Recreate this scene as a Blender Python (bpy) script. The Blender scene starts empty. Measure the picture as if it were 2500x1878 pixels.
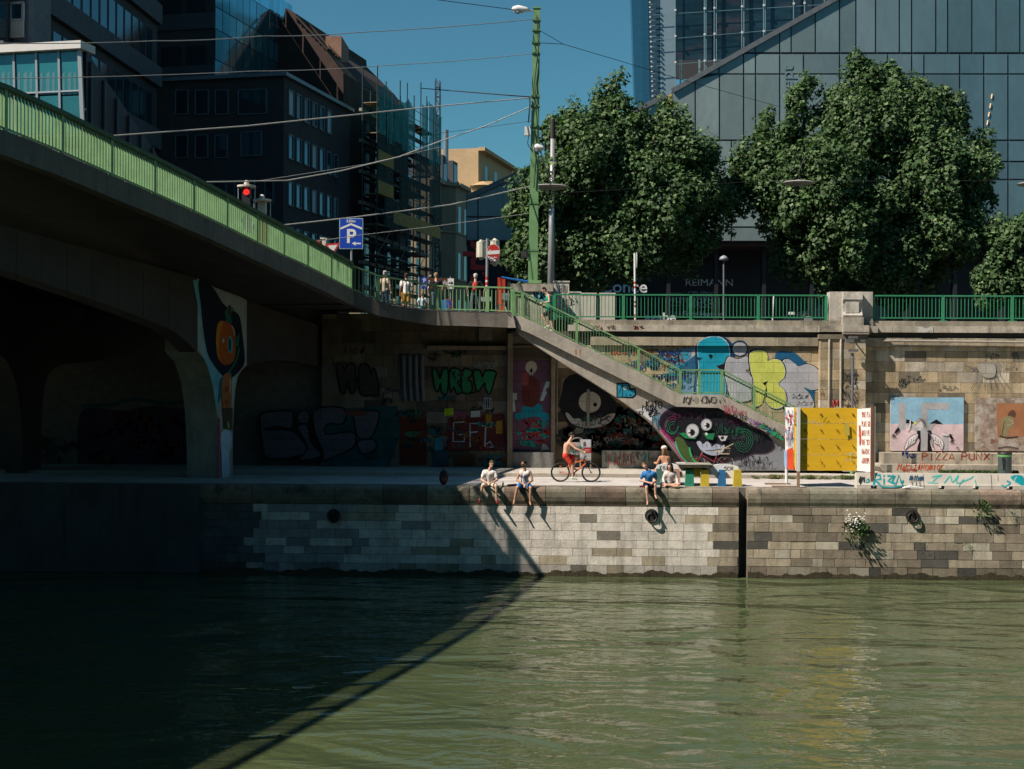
import bpy, bmesh, math, random
from math import radians as R_, sin, cos, pi, atan2, hypot, sqrt
from mathutils import Vector, Matrix, Euler
V=Vector
random.seed(7)
sc=bpy.context.scene
COL=sc.collection
# ---------------------------------------------------------------- camera
F=3472.0; HCAM=3.8
cam=bpy.data.cameras.new('camera'); camo=bpy.data.objects.new('camera',cam); COL.objects.link(camo)
cam.lens=50.0; cam.sensor_width=36.0; cam.clip_start=0.5; cam.clip_end=3000
CR=Matrix.Rotation(R_(1.6),3,'Z')@Matrix.Rotation(R_(90-0.15),3,'X')@Matrix.Rotation(R_(0.3),3,'Z')
camo.matrix_world=Matrix.Translation((0,0,HCAM))@CR.to_4x4()
sc.camera=camo
# ---------------------------------------------------------------- sky, sun, exposure
SUND=V((0.80,0.42,-1.0)).normalized()          # the way the light travels
EL=math.asin(-SUND.z)
w=bpy.data.worlds.new('World'); sc.world=w; w.use_nodes=True
wn=w.node_tree; bg=wn.nodes['Background']
sky=wn.nodes.new('ShaderNodeTexSky'); sky.sky_type='NISHITA'; sky.sun_disc=False
sky.sun_elevation=EL
sky.sun_rotation=atan2(-SUND.x,-SUND.y)
sky.air_density=1.0; sky.dust_density=0.3; sky.ozone_density=3.0; sky.altitude=200
tint=wn.nodes.new('ShaderNodeMix'); tint.data_type='RGBA'; tint.blend_type='MULTIPLY'; tint.inputs[0].default_value=1.0; tint.inputs[7].default_value=(.56,1.08,1.04,1)
wn.links.new(sky.outputs[0],tint.inputs[6]); wn.links.new(tint.outputs[2],bg.inputs[0]); bg.inputs[1].default_value=0.05
sl=bpy.data.lights.new('sun','SUN'); sl.energy=5.0; sl.angle=R_(0.5); sl.color=(1.0,0.89,0.78)
slo=bpy.data.objects.new('sun',sl); COL.objects.link(slo); slo.rotation_euler=SUND.to_track_quat('-Z','Y').to_euler()
slo.location=(-40,-30,60)
sc.view_settings.view_transform='Standard'; sc.view_settings.look='None'
sc.view_settings.exposure=0.5; sc.view_settings.gamma=1.0
sc.cycles.max_bounces=6; sc.cycles.diffuse_bounces=1; sc.cycles.glossy_bounces=3; sc.cycles.transmission_bounces=4; sc.cycles.transparent_max_bounces=8
sc.cycles.caustics_reflective=False; sc.cycles.caustics_refractive=False
# ---------------------------------------------------------------- photo-pixel helpers (2500 x 1878)
CP=V((0,0,HCAM))
def ray(px,py): return CR@V(((px-1250)/F,-(py-939)/F,-1.0))
def P(px,py,Y):                      # point on the vertical plane y=Y
    r=ray(px,py); t=Y/r.y; return CP+r*t
def Dp(px,py,d):                     # point at camera depth d
    return CP+ray(px,py)*d
def G(px,py,z):                      # point on the level plane z
    r=ray(px,py); t=(z-HCAM)/r.z; return CP+r*t
def PX(px,Y,py=930): return P(px,py,Y).x
def PZ(py,Y,px=1250): return P(px,py,Y).z
def PL(px,py,o,n):                   # point on a plane through o with normal n
    r=ray(px,py); t=(o-CP).dot(n)/r.dot(n); return CP+r*t
# ---------------------------------------------------------------- mesh builder
class MB:
    def __init__(s): s.v=[];s.f=[];s.c=[];s.m=[];s.col=(1,1,1);s.mi=0
    def face(s,pts,col=None,mi=None):
        n=len(s.v); s.v+=[tuple(p) for p in pts]; s.f.append(list(range(n,n+len(pts)))); s.c.append(col or s.col); s.m.append(s.mi if mi is None else mi); return s
    def grid(s,vs,fs,col=None):
        n=len(s.v); s.v+=[tuple(p) for p in vs]
        for f in fs: s.f.append([n+i for i in f]); s.c.append(col or s.col); s.m.append(s.mi)
        return s
    def hexa(s,p,col=None):          # 8 corners: bottom 0-3 ccw, top 4-7
        return s.grid(p,[(3,2,1,0),(4,5,6,7),(0,1,5,4),(1,2,6,5),(2,3,7,6),(3,0,4,7)],col)
    def box(s,a,b,col=None):
        x0,y0,z0=[min(a[i],b[i]) for i in range(3)]; x1,y1,z1=[max(a[i],b[i]) for i in range(3)]
        return s.hexa([(x0,y0,z0),(x1,y0,z0),(x1,y1,z0),(x0,y1,z0),(x0,y0,z1),(x1,y0,z1),(x1,y1,z1),(x0,y1,z1)],col)
    def bar(s,p,q,w,h=None,up=(0,0,1),col=None):   # square bar from p to q
        p=V(p);q=V(q);h=h or w; d=(q-p).normalized(); u=V(up)
        if abs(d.dot(u))>0.99: u=V((0,1,0))
        a=d.cross(u).normalized(); b=a.cross(d).normalized(); a=a*w/2; b=b*h/2
        return s.hexa([p-a-b,p+a-b,q+a-b,q-a-b,p-a+b,p+a+b,q+a+b,q-a+b],col)
    def tube(s,pts,r,n=8,col=None,cap=True):
        pts=[V(p) for p in pts]; rs=r if isinstance(r,(list,tuple)) else [r]*len(pts)
        vs=[];fs=[]; L=len(pts); a=None
        for i,p in enumerate(pts):
            d=(pts[min(i+1,L-1)]-pts[max(i-1,0)]).normalized()
            if a is None: a=d.orthogonal().normalized()
            a=(a-d*a.dot(d)); a=a.normalized() if a.length>1e-6 else d.orthogonal().normalized()
            b=d.cross(a)
            for k in range(n):
                t=2*pi*k/n; vs.append(p+(a*cos(t)+b*sin(t))*rs[i])
        for i in range(L-1):
            for k in range(n): k2=(k+1)%n; fs.append((i*n+k,i*n+k2,(i+1)*n+k2,(i+1)*n+k))
        if cap: fs.append(tuple(range(n-1,-1,-1))); fs.append(tuple((L-1)*n+k for k in range(n)))
        return s.grid(vs,fs,col)
    def lathe(s,prof,c=(0,0,0),n=20,col=None,axis='Z'):     # prof: (radius, height)
        vs=[];fs=[];c=V(c)
        for r,h in prof:
            for k in range(n):
                t=2*pi*k/n; q=(r*cos(t),r*sin(t),h)
                if axis=='Y': q=(r*cos(t),h,r*sin(t))
                if axis=='X': q=(h,r*cos(t),r*sin(t))
                vs.append(c+V(q))
        L=len(prof)
        for i in range(L-1):
            for k in range(n): k2=(k+1)%n; fs.append((i*n+k,i*n+k2,(i+1)*n+k2,(i+1)*n+k))
        fs.append(tuple(range(n-1,-1,-1))); fs.append(tuple((L-1)*n+k for k in range(n)))
        return s.grid(vs,fs,col)
    def prism(s,pts,ext,col=None):   # planar outline swept by vector ext
        ext=V(ext); pts=[V(p) for p in pts]; n=len(pts); vs=pts+[p+ext for p in pts]
        fs=[tuple(range(n-1,-1,-1)),tuple(range(n,2*n))]+[(i,(i+1)%n,n+(i+1)%n,n+i) for i in range(n)]
        return s.grid(vs,fs,col)
    def torus(s,c,Rm,rm,nrm=(0,1,0),n=24,m=8,a0=0,a1=2*pi,col=None):
        c=V(c);nn=V(nrm).normalized();a=nn.orthogonal().normalized();b=nn.cross(a); closed=abs(a1-a0-2*pi)<1e-3
        K=n if closed else n+1; vs=[];fs=[]
        for i in range(K):
            t=a0+(a1-a0)*i/n; d=a*cos(t)+b*sin(t)
            for k in range(m): u=2*pi*k/m; vs.append(c+d*(Rm+rm*cos(u))+nn*rm*sin(u))
        for i in range(n):
            i2=(i+1)%K
            for k in range(m): k2=(k+1)%m; fs.append((i*m+k,i2*m+k,i2*m+k2,i*m+k2))
        return s.grid(vs,fs,col)
    def build(s,name,mats,parent=None,smooth=False,fix=True,tri=False):
        me=bpy.data.meshes.new(name); me.from_pydata(s.v,[],s.f)
        mats=mats if isinstance(mats,(list,tuple)) else [mats]
        for m in mats: me.materials.append(m)
        if len(s.f)==len(me.polygons):
            me.polygons.foreach_set('material_index',s.m)
            at=me.color_attributes.new('Col','FLOAT_COLOR','CORNER'); buf=[]
            for p,c in zip(me.polygons,s.c): buf+= [c[0],c[1],c[2],1.0]*p.loop_total
            at.data.foreach_set('color',buf)
        if fix:
            bm=bmesh.new(); bm.from_mesh(me); bmesh.ops.recalc_face_normals(bm,faces=bm.faces)
            if tri: bmesh.ops.triangulate(bm,faces=[f for f in bm.faces if len(f.verts)>4])
            bm.to_mesh(me); bm.free()
        if smooth: me.polygons.foreach_set('use_smooth',[True]*len(me.polygons))
        me.update()
        o=bpy.data.objects.new(name,me); COL.objects.link(o)
        if parent: o.parent=parent; o.matrix_parent_inverse=parent.matrix_world.inverted() if parent.type!='EMPTY' else Matrix.Translation(-parent.location)
        return o
def empty(name,loc,label,cat,group=None,kind=None):
    o=bpy.data.objects.new(name,None); COL.objects.link(o); o.location=loc; o.empty_display_size=.2
    return tag(o,label,cat,group,kind)
def tag(o,label=None,cat=None,group=None,kind=None):
    if label: o['label']=label
    if cat: o['category']=cat
    if group: o['group']=group
    if kind: o['kind']=kind
    return o
def struct(o): o['kind']='structure'; return o
def copy_tree(o,parent=None):
    c=o.copy(); COL.objects.link(c)
    if parent: c.parent=parent
    for ch in list(o.children): copy_tree(ch,c)
    return c
# ---------------------------------------------------------------- materials
MATS={}
def lin(r,g,b):
    f=lambda c:((c/255+.055)/1.055)**2.4 if c>10 else c/255/12.92
    return (f(r),f(g),f(b))
def mat(name,col,rough=.7,metal=0.0,nscale=3.0,namt=.25,bump=.0,bscale=20.0,spec=.5,attr=False,stain=None,emit=None,trans=0,streak=0,alpha=None,coat=0,stretch=None):
    """principled, base colour (times the mesh's own Col) broken up by noise, an optional stain colour, streaks and bump"""
    if name in MATS: return MATS[name]
    m=bpy.data.materials.new(name); m.use_nodes=True; nt=m.node_tree; N=nt.nodes; L=nt.links
    b=N['Principled BSDF']; b.inputs['Roughness'].default_value=rough; b.inputs['Metallic'].default_value=metal
    b.inputs['Specular IOR Level'].default_value=spec
    if coat: b.inputs['Coat Weight'].default_value=coat
    tc=N.new('ShaderNodeTexCoord'); src=tc.outputs['Object']
    if stretch:
        mp=N.new('ShaderNodeMapping'); mp.inputs['Scale'].default_value=stretch; L.new(src,mp.inputs[0]); src=mp.outputs[0]
    rgb=N.new('ShaderNodeRGB'); rgb.outputs[0].default_value=(*col,1); out=rgb.outputs[0]
    def mix(t,fac,a,bb):
        x=N.new('ShaderNodeMix'); x.data_type='RGBA'; x.blend_type=t
        if isinstance(fac,float): x.inputs[0].default_value=fac
        else: L.new(fac,x.inputs[0])
        for k,q in ((6,a),(7,bb)):
            if isinstance(q,tuple): x.inputs[k].default_value=(*q,1)
            else: L.new(q,x.inputs[k])
        return x.outputs[2]
    if attr:
        at=N.new('ShaderNodeAttribute'); at.attribute_name='Col'; out=mix('MULTIPLY',1.0,out,at.outputs[0])
    def noise(scale,detail=6,rg=.6,s=None):
        n=N.new('ShaderNodeTexNoise'); n.inputs['Scale'].default_value=scale; n.inputs['Detail'].default_value=detail; n.inputs['Roughness'].default_value=rg; L.new(s or src,n.inputs[0]); return n.outputs[0]
    def ramp(f,a,bb,lo=0.,hi=1.):
        r=N.new('ShaderNodeMapRange'); r.inputs[1].default_value=a; r.inputs[2].default_value=bb; r.inputs[3].default_value=lo; r.inputs[4].default_value=hi; L.new(f,r.inputs[0]); return r.outputs[0]
    if namt:
        n1=noise(nscale); f=ramp(n1,.3,.7,1-namt,1+namt*.6)
        n2=noise(nscale*9,4); f2=ramp(n2,.3,.7,1-namt*.5,1+namt*.4)
        mm=N.new('ShaderNodeMath'); mm.operation='MULTIPLY'; L.new(f,mm.inputs[0]); L.new(f2,mm.inputs[1])
        hs=N.new('ShaderNodeVectorMath'); hs.operation='SCALE'; L.new(out,hs.inputs[0]); L.new(mm.outputs[0],hs.inputs['Scale']); out=hs.outputs[0]
    if stain:
        scol,sscale,a,bb=stain; out=mix('MIX',ramp(noise(sscale,8,.65),a,bb),out,scol)
    if streak:
        mp=N.new('ShaderNodeMapping'); mp.inputs['Scale'].default_value=(2.2,2.2,.18); L.new(tc.outputs['Object'],mp.inputs[0])
        f=ramp(noise(1.6,6,.6,mp.outputs[0]),.48,.72,0,streak); out=mix('MIX',f,out,(.03,.028,.024))
    L.new(out,b.inputs['Base Color'])
    if bump:
        bp=N.new('ShaderNodeBump'); bp.inputs['Strength'].default_value=bump; bp.inputs['Distance'].default_value=.03
        L.new(noise(bscale,5),bp.inputs['Height']); L.new(bp.outputs[0],b.inputs['Normal'])
    if emit: b.inputs['Emission Color'].default_value=(*emit[0],1); b.inputs['Emission Strength'].default_value=emit[1]
    if trans: b.inputs['Transmission Weight'].default_value=trans
    if alpha is not None: b.inputs['Alpha'].default_value=alpha
    MATS[name]=m; return m
def flat(name,col,rough=.55,**k): return mat(name,col,rough,namt=k.pop('namt',.12),**k)
GREEN=lambda: mat('green_paint',(.17,.32,.14),.45,nscale=2.2,namt=.2,stain=((.16,.09,.04),5.0,.66,.74),bump=.05)
GREEND=lambda: mat('deep_green_paint',(.045,.25,.125),.4,nscale=2.2,namt=.15)
# ---------------------------------------------------------------- paint: flat sheets of spray colour on a plane
def smooth_pts(pts,closed=True,n=5):
    m=len(pts); out=[]
    rng=range(m) if closed else range(m-1)
    for i in rng:
        p0,p1,p2,p3=(pts[(i-1)%m],pts[i],pts[(i+1)%m],pts[(i+2)%m]) if closed else (pts[max(i-1,0)],pts[i],pts[i+1],pts[min(i+2,m-1)])
        for k in range(n):
            t=k/n; t2=t*t; t3=t2*t
            out.append(tuple(.5*((2*p1[j])+(-p0[j]+p2[j])*t+(2*p0[j]-5*p1[j]+4*p2[j]-p3[j])*t2+(-p0[j]+3*p1[j]-3*p2[j]+p3[j])*t3) for j in (0,1)))
    if not closed: out.append(tuple(pts[-1]))
    return out
from mathutils.geometry import tessellate_polygon
class Paint:
    """draws shapes given in photo pixels onto a plane; each layer lies a hair in front of the last"""
    def __init__(s,o,n,step=.0016,base=.004,ymax=None): s.ymax=ymax; s.o=V(o); s.n=V(n).normalized(); s.mb=MB(); s.k=0; s.step=step; s.base=base
    def at(s,x,y): return PL(x,y,s.o,s.n)+s.n*(s.base+s.k*s.step)
    def poly(s,pts,col,sm=False,n=5):
        if sm: pts=smooth_pts(pts,True,n)
        if s.ymax is not None:
            out=[]; ym=s.ymax
            for i,p in enumerate(pts):
                q=pts[(i+1)%len(pts)]
                if p[1]<=ym: out.append(p)
                if (p[1]<=ym)!=(q[1]<=ym): t=(ym-p[1])/(q[1]-p[1]); out.append((p[0]+(q[0]-p[0])*t,ym))
            pts=out
            if len(pts)<3: return s
        s.k+=1; w=[s.at(*p) for p in pts]
        flat2=[V((p[0],-p[1],0)) for p in pts]
        for t in tessellate_polygon([flat2]): s.mb.face([w[i] for i in t],col)
        return s
    def ell(s,cx,cy,rx,ry,col,rot=0,n=20):
        c,q=cos(rot),sin(rot); return s.poly([(cx+rx*cos(2*pi*i/n)*c-ry*sin(2*pi*i/n)*q,cy+rx*cos(2*pi*i/n)*q+ry*sin(2*pi*i/n)*c) for i in range(n)],col)
    def line(s,pts,w,col,sm=True,n=4,taper=False):
        if sm and len(pts)>2: pts=smooth_pts(pts,False,n)
        s.k+=1; L=len(pts); le=[];ri=[]
        for i,p in enumerate(pts):
            a=pts[max(i-1,0)];b=pts[min(i+1,L-1)]; dx,dy=b[0]-a[0],b[1]-a[1]; h=hypot(dx,dy) or 1
            ww=w/2*(1 if not taper else (.35+.65*sin(pi*(i+.5)/L)))
            le.append(s.at(p[0]-dy/h*ww,p[1]+dx/h*ww)); ri.append(s.at(p[0]+dy/h*ww,p[1]-dx/h*ww))
        for i in range(L-1): s.mb.face([le[i],le[i+1],ri[i+1],ri[i]],col)
        return s
    def tag(s,x,y,w,h,col,lw=2.2,seed=0,n=5):       # a handstyle scrawl
        rr=random.Random(seed); s.k+=1
        for j in range(n):
            x0=x+w*j/n; k=rr.choice((4,5,6)); pts=[(x0+w/n*1.25*rr.random(),y+h*rr.random()) for _ in range(k)]
            s.k-=1; s.line(pts,lw*(.7+.6*rr.random()),col)
        return s
    def text(s,t,x,y,w,h,col,lw=2.,slant=0,jit=0,seed=1,dy=0):
        rr=random.Random(seed); n=len(t); cw=w/max(n,1); s.k+=1
        for i,ch in enumerate(t):
            for st in GLY.get(ch,[]):
                pts=[(x+cw*(i+.1+.72*a)+slant*(1-b)*h+jit*(rr.random()-.5),y+dy*i/n+h*b+jit*(rr.random()-.5)) for a,b in st]
                s.k-=1; s.line(pts,lw,col,sm=False)
        return s
    def build(s,name,parent,m=None): return s.mb.build(name,m or paintmat(),parent,fix=False)
def _g(sx): return [[(int(a)/4.,int(b)/4.) for a,b in zip(st[::2],st[1::2])] for st in sx.split()]
GLY={k:_g(v) for k,v in {
'A':'042044 1333','B':'0400303121 0222323404 0222','C':'40110103143444'.replace('40110103143444','4110010314 1444'),'D':'04002041433404','E':'40000444 0232','F':'400004 0232','G':'4110010314344342 4222',
'H':'0004 4044 0242','I':'2024','J':'40433414','K':'0004 400244','L':'000444','M':'0400224044','N':'04004440'.replace('04004440','04004440'),'O':'100103143443413010','P':'04003041320202','Q':'1001031434434130 2244','R':'04003041320244','S':'41301001324314'.replace('41301001324314','4130100132434414'),
'T':'0040 2024','U':'00031434 344340'.replace(' 34',' 34'),'V':'002440','W':'0014223440','X':'0044 4004','Y':'002240 2224','Z':'00400444','ß':'0400203121 2132432404',
'a':'4244 424112 0313 04344243','c':'41120103144443','e':'0242413111 0112 0203144443','p':'0105 0131424334 3404','t':'2024 0141','r':'0104 0231','k':'0004 410244','w':'0114223441','i':'2124 2020','o':'110213244342311 ','n':'0104 01314244','d':'4044 4111024444','b':'0004 0131434404','l':'2024','u':'01143444 4144','s':'41110242341404'.replace('41110242341404','411102423404'),'m':'0104 01112224 22314244',
'0':'100103143443413010','1':'012024','2':'014041240444','3':'004022434404','4':'30034343 3034','5':'4000022243 433404','6':'400204444202','7':'004014','8':'0040440400 0242','9':'4200004044','!':'2023 2424','.':'2424','&':'442110304104344','-':'1232','*':'2022','+':'1232 2123',
}.items()}
GLY['o']=[[(.25,.25),(0,.5),(.0,.8),(.3,1),(.7,1),(1,.75),(1,.5),(.7,.25),(.25,.25)]]
GLY['&']=[[(1,1),(.2,.3),(.5,0),(.7,.3),(0,.7),(.4,1),(1,.6)]]
def paintmat(name='spray_paint',joint=True):
    if name in MATS: return MATS[name]
    m=mat(name,(1,1,1),.8,nscale=1.3,namt=.22,attr=True,spec=.12,stain=((.3,.27,.22),4.0,.70,.80))
    if joint:                                   # course joints of the stone read through the paint
        nt=m.node_tree; N=nt.nodes; L=nt.links; b=N['Principled BSDF']; src=b.inputs['Base Color'].links[0].from_socket
        br=N.new('ShaderNodeTexBrick'); geo=N.new('ShaderNodeNewGeometry'); sp=N.new('ShaderNodeSeparateXYZ'); cb=N.new('ShaderNodeCombineXYZ')
        L.new(geo.outputs['Position'],sp.inputs[0]); L.new(sp.outputs[0],cb.inputs[0]); L.new(sp.outputs[2],cb.inputs[1]); L.new(cb.outputs[0],br.inputs[0])
        br.inputs['Scale'].default_value=1; br.inputs['Brick Width'].default_value=.98; br.inputs['Row Height'].default_value=WCH; br.inputs['Mortar Size'].default_value=.008; br.inputs['Mortar Smooth'].default_value=.3
        br.inputs['Color1'].default_value=(1,1,1,1); br.inputs['Color2'].default_value=(.86,.86,.86,1); br.inputs['Mortar'].default_value=(.3,.28,.26,1)
        x=N.new('ShaderNodeMix'); x.data_type='RGBA'; x.blend_type='MULTIPLY'; x.inputs[0].default_value=1
        L.new(src,x.inputs[6]); L.new(br.outputs[0],x.inputs[7]); L.new(x.outputs[2],b.inputs['Base Color'])
    return m
WCH=0.42
def text_obj(body,name,loc,size,matl,parent=None,rot=(pi/2,0,0),ext=.004,align='CENTER',sx=1,bold=0):
    cu=bpy.data.curves.new(name,'FONT'); cu.body=body; cu.size=size; cu.extrude=ext; cu.align_x=align; cu.offset=bold
    t_=bpy.data.objects.new(name+'_curve',cu); me=bpy.data.meshes.new_from_object(t_); bpy.data.objects.remove(t_); bpy.data.curves.remove(cu)
    me.materials.clear(); me.materials.append(matl); me.name=name
    o=bpy.data.objects.new(name,me); COL.objects.link(o); o.rotation_euler=rot; o.scale=(sx,1,1)
    o.location=V(loc)-(parent.location if parent else V((0,0,0)))
    if parent: o.parent=parent
    return o
# ---------------------------------------------------------------- stone walls block by block
def masonry(mb,X0,X1,Z0,Z1,Y,ch,wmin,wmax,colf,rr,skip=None,jd=.012,gap=.012,depth=.1,ny=-1):
    """blocks facing -y (or +y)"""
    z=Z0; row=0
    while z<Z1-.02:
        h=min(ch*rr.uniform(.9,1.12),Z1-z); x=X0-rr.random()*wmax*.5
        while x<X1:
            wd=rr.uniform(wmin,wmax); a=max(x,X0); b=min(x+wd,X1)
            if b-a>.03 and not (skip and skip((a+b)/2,z+h/2)):
                y=Y-rr.random()*jd; c=colf((a+b)/2,z+h/2,rr); g=gap/2; e=.012
                f=[(a+g,y,z+g),(b-g,y,z+g),(b-g,y,z+h-g),(a+g,y,z+h-g)]
                bk=[(a+g-.004,y+depth,z+g-.004),(b-g+.004,y+depth,z+g-.004),(b-g+.004,y+depth,z+h-g+.004),(a+g-.004,y+depth,z+h-g+.004)]
                mb.grid(f+bk,[(0,1,2,3),(4,5,1,0),(5,6,2,1),(6,7,3,2),(7,4,0,3)],c)
            x+=wd
        z+=h; row+=1
    return mb
# ================================================================ THE SETTING
WZ=-3.2; QY=51.0; BY=60.0; SZ=6.2; LY=60.6; BU=60.2
# water
def water_mat():
    m=bpy.data.materials.new('canal_water'); m.use_nodes=True; nt=m.node_tree; N=nt.nodes; L=nt.links; b=N['Principled BSDF']
    b.inputs['Base Color'].default_value=(.066,.086,.038,1); b.inputs['Roughness'].default_value=.035; b.inputs['IOR'].default_value=1.65
    tc=N.new('ShaderNodeTexCoord')
    def nz(scale,stretch,detail,dist=0,rot=0):
        mp=N.new('ShaderNodeMapping'); mp.inputs['Scale'].default_value=stretch; mp.inputs['Rotation'].default_value=(0,0,rot); L.new(tc.outputs['Object'],mp.inputs[0])
        n=N.new('ShaderNodeTexNoise'); n.inputs['Scale'].default_value=scale; n.inputs['Detail'].default_value=detail; n.inputs['Distortion'].default_value=dist; L.new(mp.outputs[0],n.inputs[0]); return n.outputs[0]
    a=nz(.34,(.55,1.1,1),2,1.0,.12); c=nz(1.5,(.7,1,1),3,.8,-.2); d=nz(6.5,(.8,1,1),3,.2)
    m1=N.new('ShaderNodeMath'); m1.operation='MULTIPLY_ADD'; m1.inputs[1].default_value=.34; L.new(c,m1.inputs[0]); 
    m0=N.new('ShaderNodeMath'); m0.operation='MULTIPLY'; m0.inputs[1].default_value=1.7; L.new(a,m0.inputs[0]); L.new(m0.outputs[0],m1.inputs[2])
    m2=N.new('ShaderNodeMath'); m2.operation='MULTIPLY_ADD'; m2.inputs[1].default_value=.035; L.new(d,m2.inputs[0]); L.new(m1.outputs[0],m2.inputs[2])
    bp=N.new('ShaderNodeBump'); bp.inputs['Strength'].default_value=.5; bp.inputs['Distance'].default_value=.4; L.new(m2.outputs[0],bp.inputs['Height']); L.new(bp.outputs[0],b.inputs['Normal'])
    return m
mb=MB(); mb.face([(-90,4,WZ),(90,4,WZ),(90,QY+.3,WZ),(-90,QY+.3,WZ)]); struct(mb.build('water',water_mat()))
mb=MB(); mb.box((-400,-200,WZ-2.2),(400,700,WZ-2)); struct(mb.build('ground',mat('river_bed',(.06,.055,.045),.9)))
# promenade
asph=mat('promenade_asphalt',(.52,.485,.45),.85,nscale=1.2,namt=.14,bump=.2,bscale=60,stain=((.26,.24,.22),.7,.5,.75))
mb=MB(); mb.box((-70,QY+.9,-2),(70,62.5,0)); struct(mb.build('promenade',asph))
mb=MB()
side=mat('old_sidewalk_concrete',(.50,.46,.40),.9,nscale=1.5,namt=.25,bump=.3,bscale=30,stain=((.16,.15,.11),1.5,.55,.72))
x=-30.0
while x<40:
    mb.box((x+.008,56.3,0.004),(x+.992,56.55,.13+random.random()*.006),(.8,.78,.72)); x+=1
mb.box((-30,56.552,0.004),(40,60.55,.125),(1,1,1)); struct(mb.build('sidewalk',mat('old_sidewalk_concrete2',(.50,.46,.40),.9,nscale=1.5,namt=.25,bump=.3,bscale=30,stain=((.16,.15,.11),1.5,.55,.72),attr=True)))
# street level behind the wall
mb=MB(); mb.box((-200,61.6,5.2),(250,700,SZ)); struct(mb.build('street',mat('street_asphalt',(.08,.08,.08),.9)))
# ---------------- quay wall
XR=PX(1815,QY)      # ladder recess
quay=empty('quay_wall',(0,QY,0),'long stone quay wall with mooring rings between promenade and canal','wall')
stone=mat('quay_stone',(1,1,1),.85,nscale=2.5,namt=.28,bump=.5,bscale=14,attr=True,streak=.4)
mort=mat('mortar',(.16,.145,.125),.95)
rr=random.Random(3)
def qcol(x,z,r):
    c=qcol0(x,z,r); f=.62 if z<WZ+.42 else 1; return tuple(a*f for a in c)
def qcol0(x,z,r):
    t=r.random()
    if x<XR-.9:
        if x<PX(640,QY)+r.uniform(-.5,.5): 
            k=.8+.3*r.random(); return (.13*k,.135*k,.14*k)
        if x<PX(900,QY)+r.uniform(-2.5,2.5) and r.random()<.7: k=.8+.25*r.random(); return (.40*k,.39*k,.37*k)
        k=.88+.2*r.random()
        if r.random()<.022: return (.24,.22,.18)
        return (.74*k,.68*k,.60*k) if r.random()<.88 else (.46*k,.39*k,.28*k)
    k=.75+.45*r.random()
    if t<.16: return (.105*k,.098*k,.085*k)
    if t<.42: return (.27*k,.225*k,.165*k)
    if t<.8: return (.42*k,.355*k,.26*k)
    return (.54*k,.49*k,.39*k)
mb=MB(); XA=XR-.14; XB=XR+.16
CB=-.66
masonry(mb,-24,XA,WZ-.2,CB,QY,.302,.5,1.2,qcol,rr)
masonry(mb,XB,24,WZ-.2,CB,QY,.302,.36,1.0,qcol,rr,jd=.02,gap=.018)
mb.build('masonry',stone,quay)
mb=MB(); mb.box((-60,QY+.04,WZ-1),(XA-.0,QY+.9,CB-.01)); mb.box((XB,QY+.04,WZ-1),(60,QY+.9,CB-.01)); mb.box((XA,QY+.55,WZ-1),(XB,QY+.898,-.02)); mb.build('mortar_bed',mort,quay)
cop=mat('coping_stone',(1,1,1),.88,nscale=1.3,namt=.35,bump=.6,bscale=25,attr=True,stain=((.055,.05,.035),1.6,.5,.68))
mb=MB(); x=-26.; prof=[(QY+1.0,-.02),(QY+.18,.0),(QY+.04,-.02),(QY-.03,-.07),(QY-.07,-.16),(QY-.08,-.35),(QY-.06,-.5),(QY-.015,-.62),(QY-.01,-.655),(QY+1.0,-.655)]
while x<26:
    wd=rr.uniform(1.25,1.75)
    for a,b in ((x,x+wd),):
        segs=[(a,b)]
        if a<XA<b or a<XB<b or (a>=XA and b<=XB): segs=[(a,XA)] if a<XA and b<=XB else ([(XB,b)] if a>=XA else [(a,XA),(XB,b)])
        for s0,s1 in segs:
            if s1-s0>.05:
                k=.6+.6*rr.random(); br_=.85+.3*rr.random(); c=(.25*k,.215*k*(2-br_)*.97,.165*k*(2-br_)*.93)
                mb.prism([(s0+.01,y,z) for y,z in prof],(s1-s0-.02,0,0),c)
    x+=wd
mb.build('coping',cop,quay)
mb=MB(); x=-26.
while x<26:
    wd=.09; h=.15+.05*sin(x*2.1)+.03*sin(x*5.3+1)+.025*sin(x*13)+.03*rr.random()
    if not (XA<x+wd/2<XB): mb.box((x,QY-.03-rr.random()*.012,WZ-.3),(x+wd-.001,QY+.03,WZ+h))
    x+=wd
mb.build('algae_line',mat('wet_algae',(.055,.045,.022),.6,namt=.5,bump=.8,bscale=12),quay)
# light concrete bay of the left
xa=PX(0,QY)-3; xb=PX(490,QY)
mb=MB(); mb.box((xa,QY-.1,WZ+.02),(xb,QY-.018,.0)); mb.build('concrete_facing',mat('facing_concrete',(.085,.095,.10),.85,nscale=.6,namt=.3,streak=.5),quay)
# ladder in the recess
mb=MB(); mb.bar((XR-.1,QY+.32,WZ-.4),(XR-.1,QY+.32,-.2),.03); mb.bar((XR+.12,QY+.32,WZ-.4),(XR+.12,QY+.32,-.2),.03)
for i in range(9): mb.bar((XR-.1,QY+.32,WZ+.1+i*.33),(XR+.12,QY+.32,WZ+.1+i*.33),.02)
mb.build('ladder',mat('rusty_iron',(.07,.045,.03),.7,namt=.4),quay)
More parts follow.
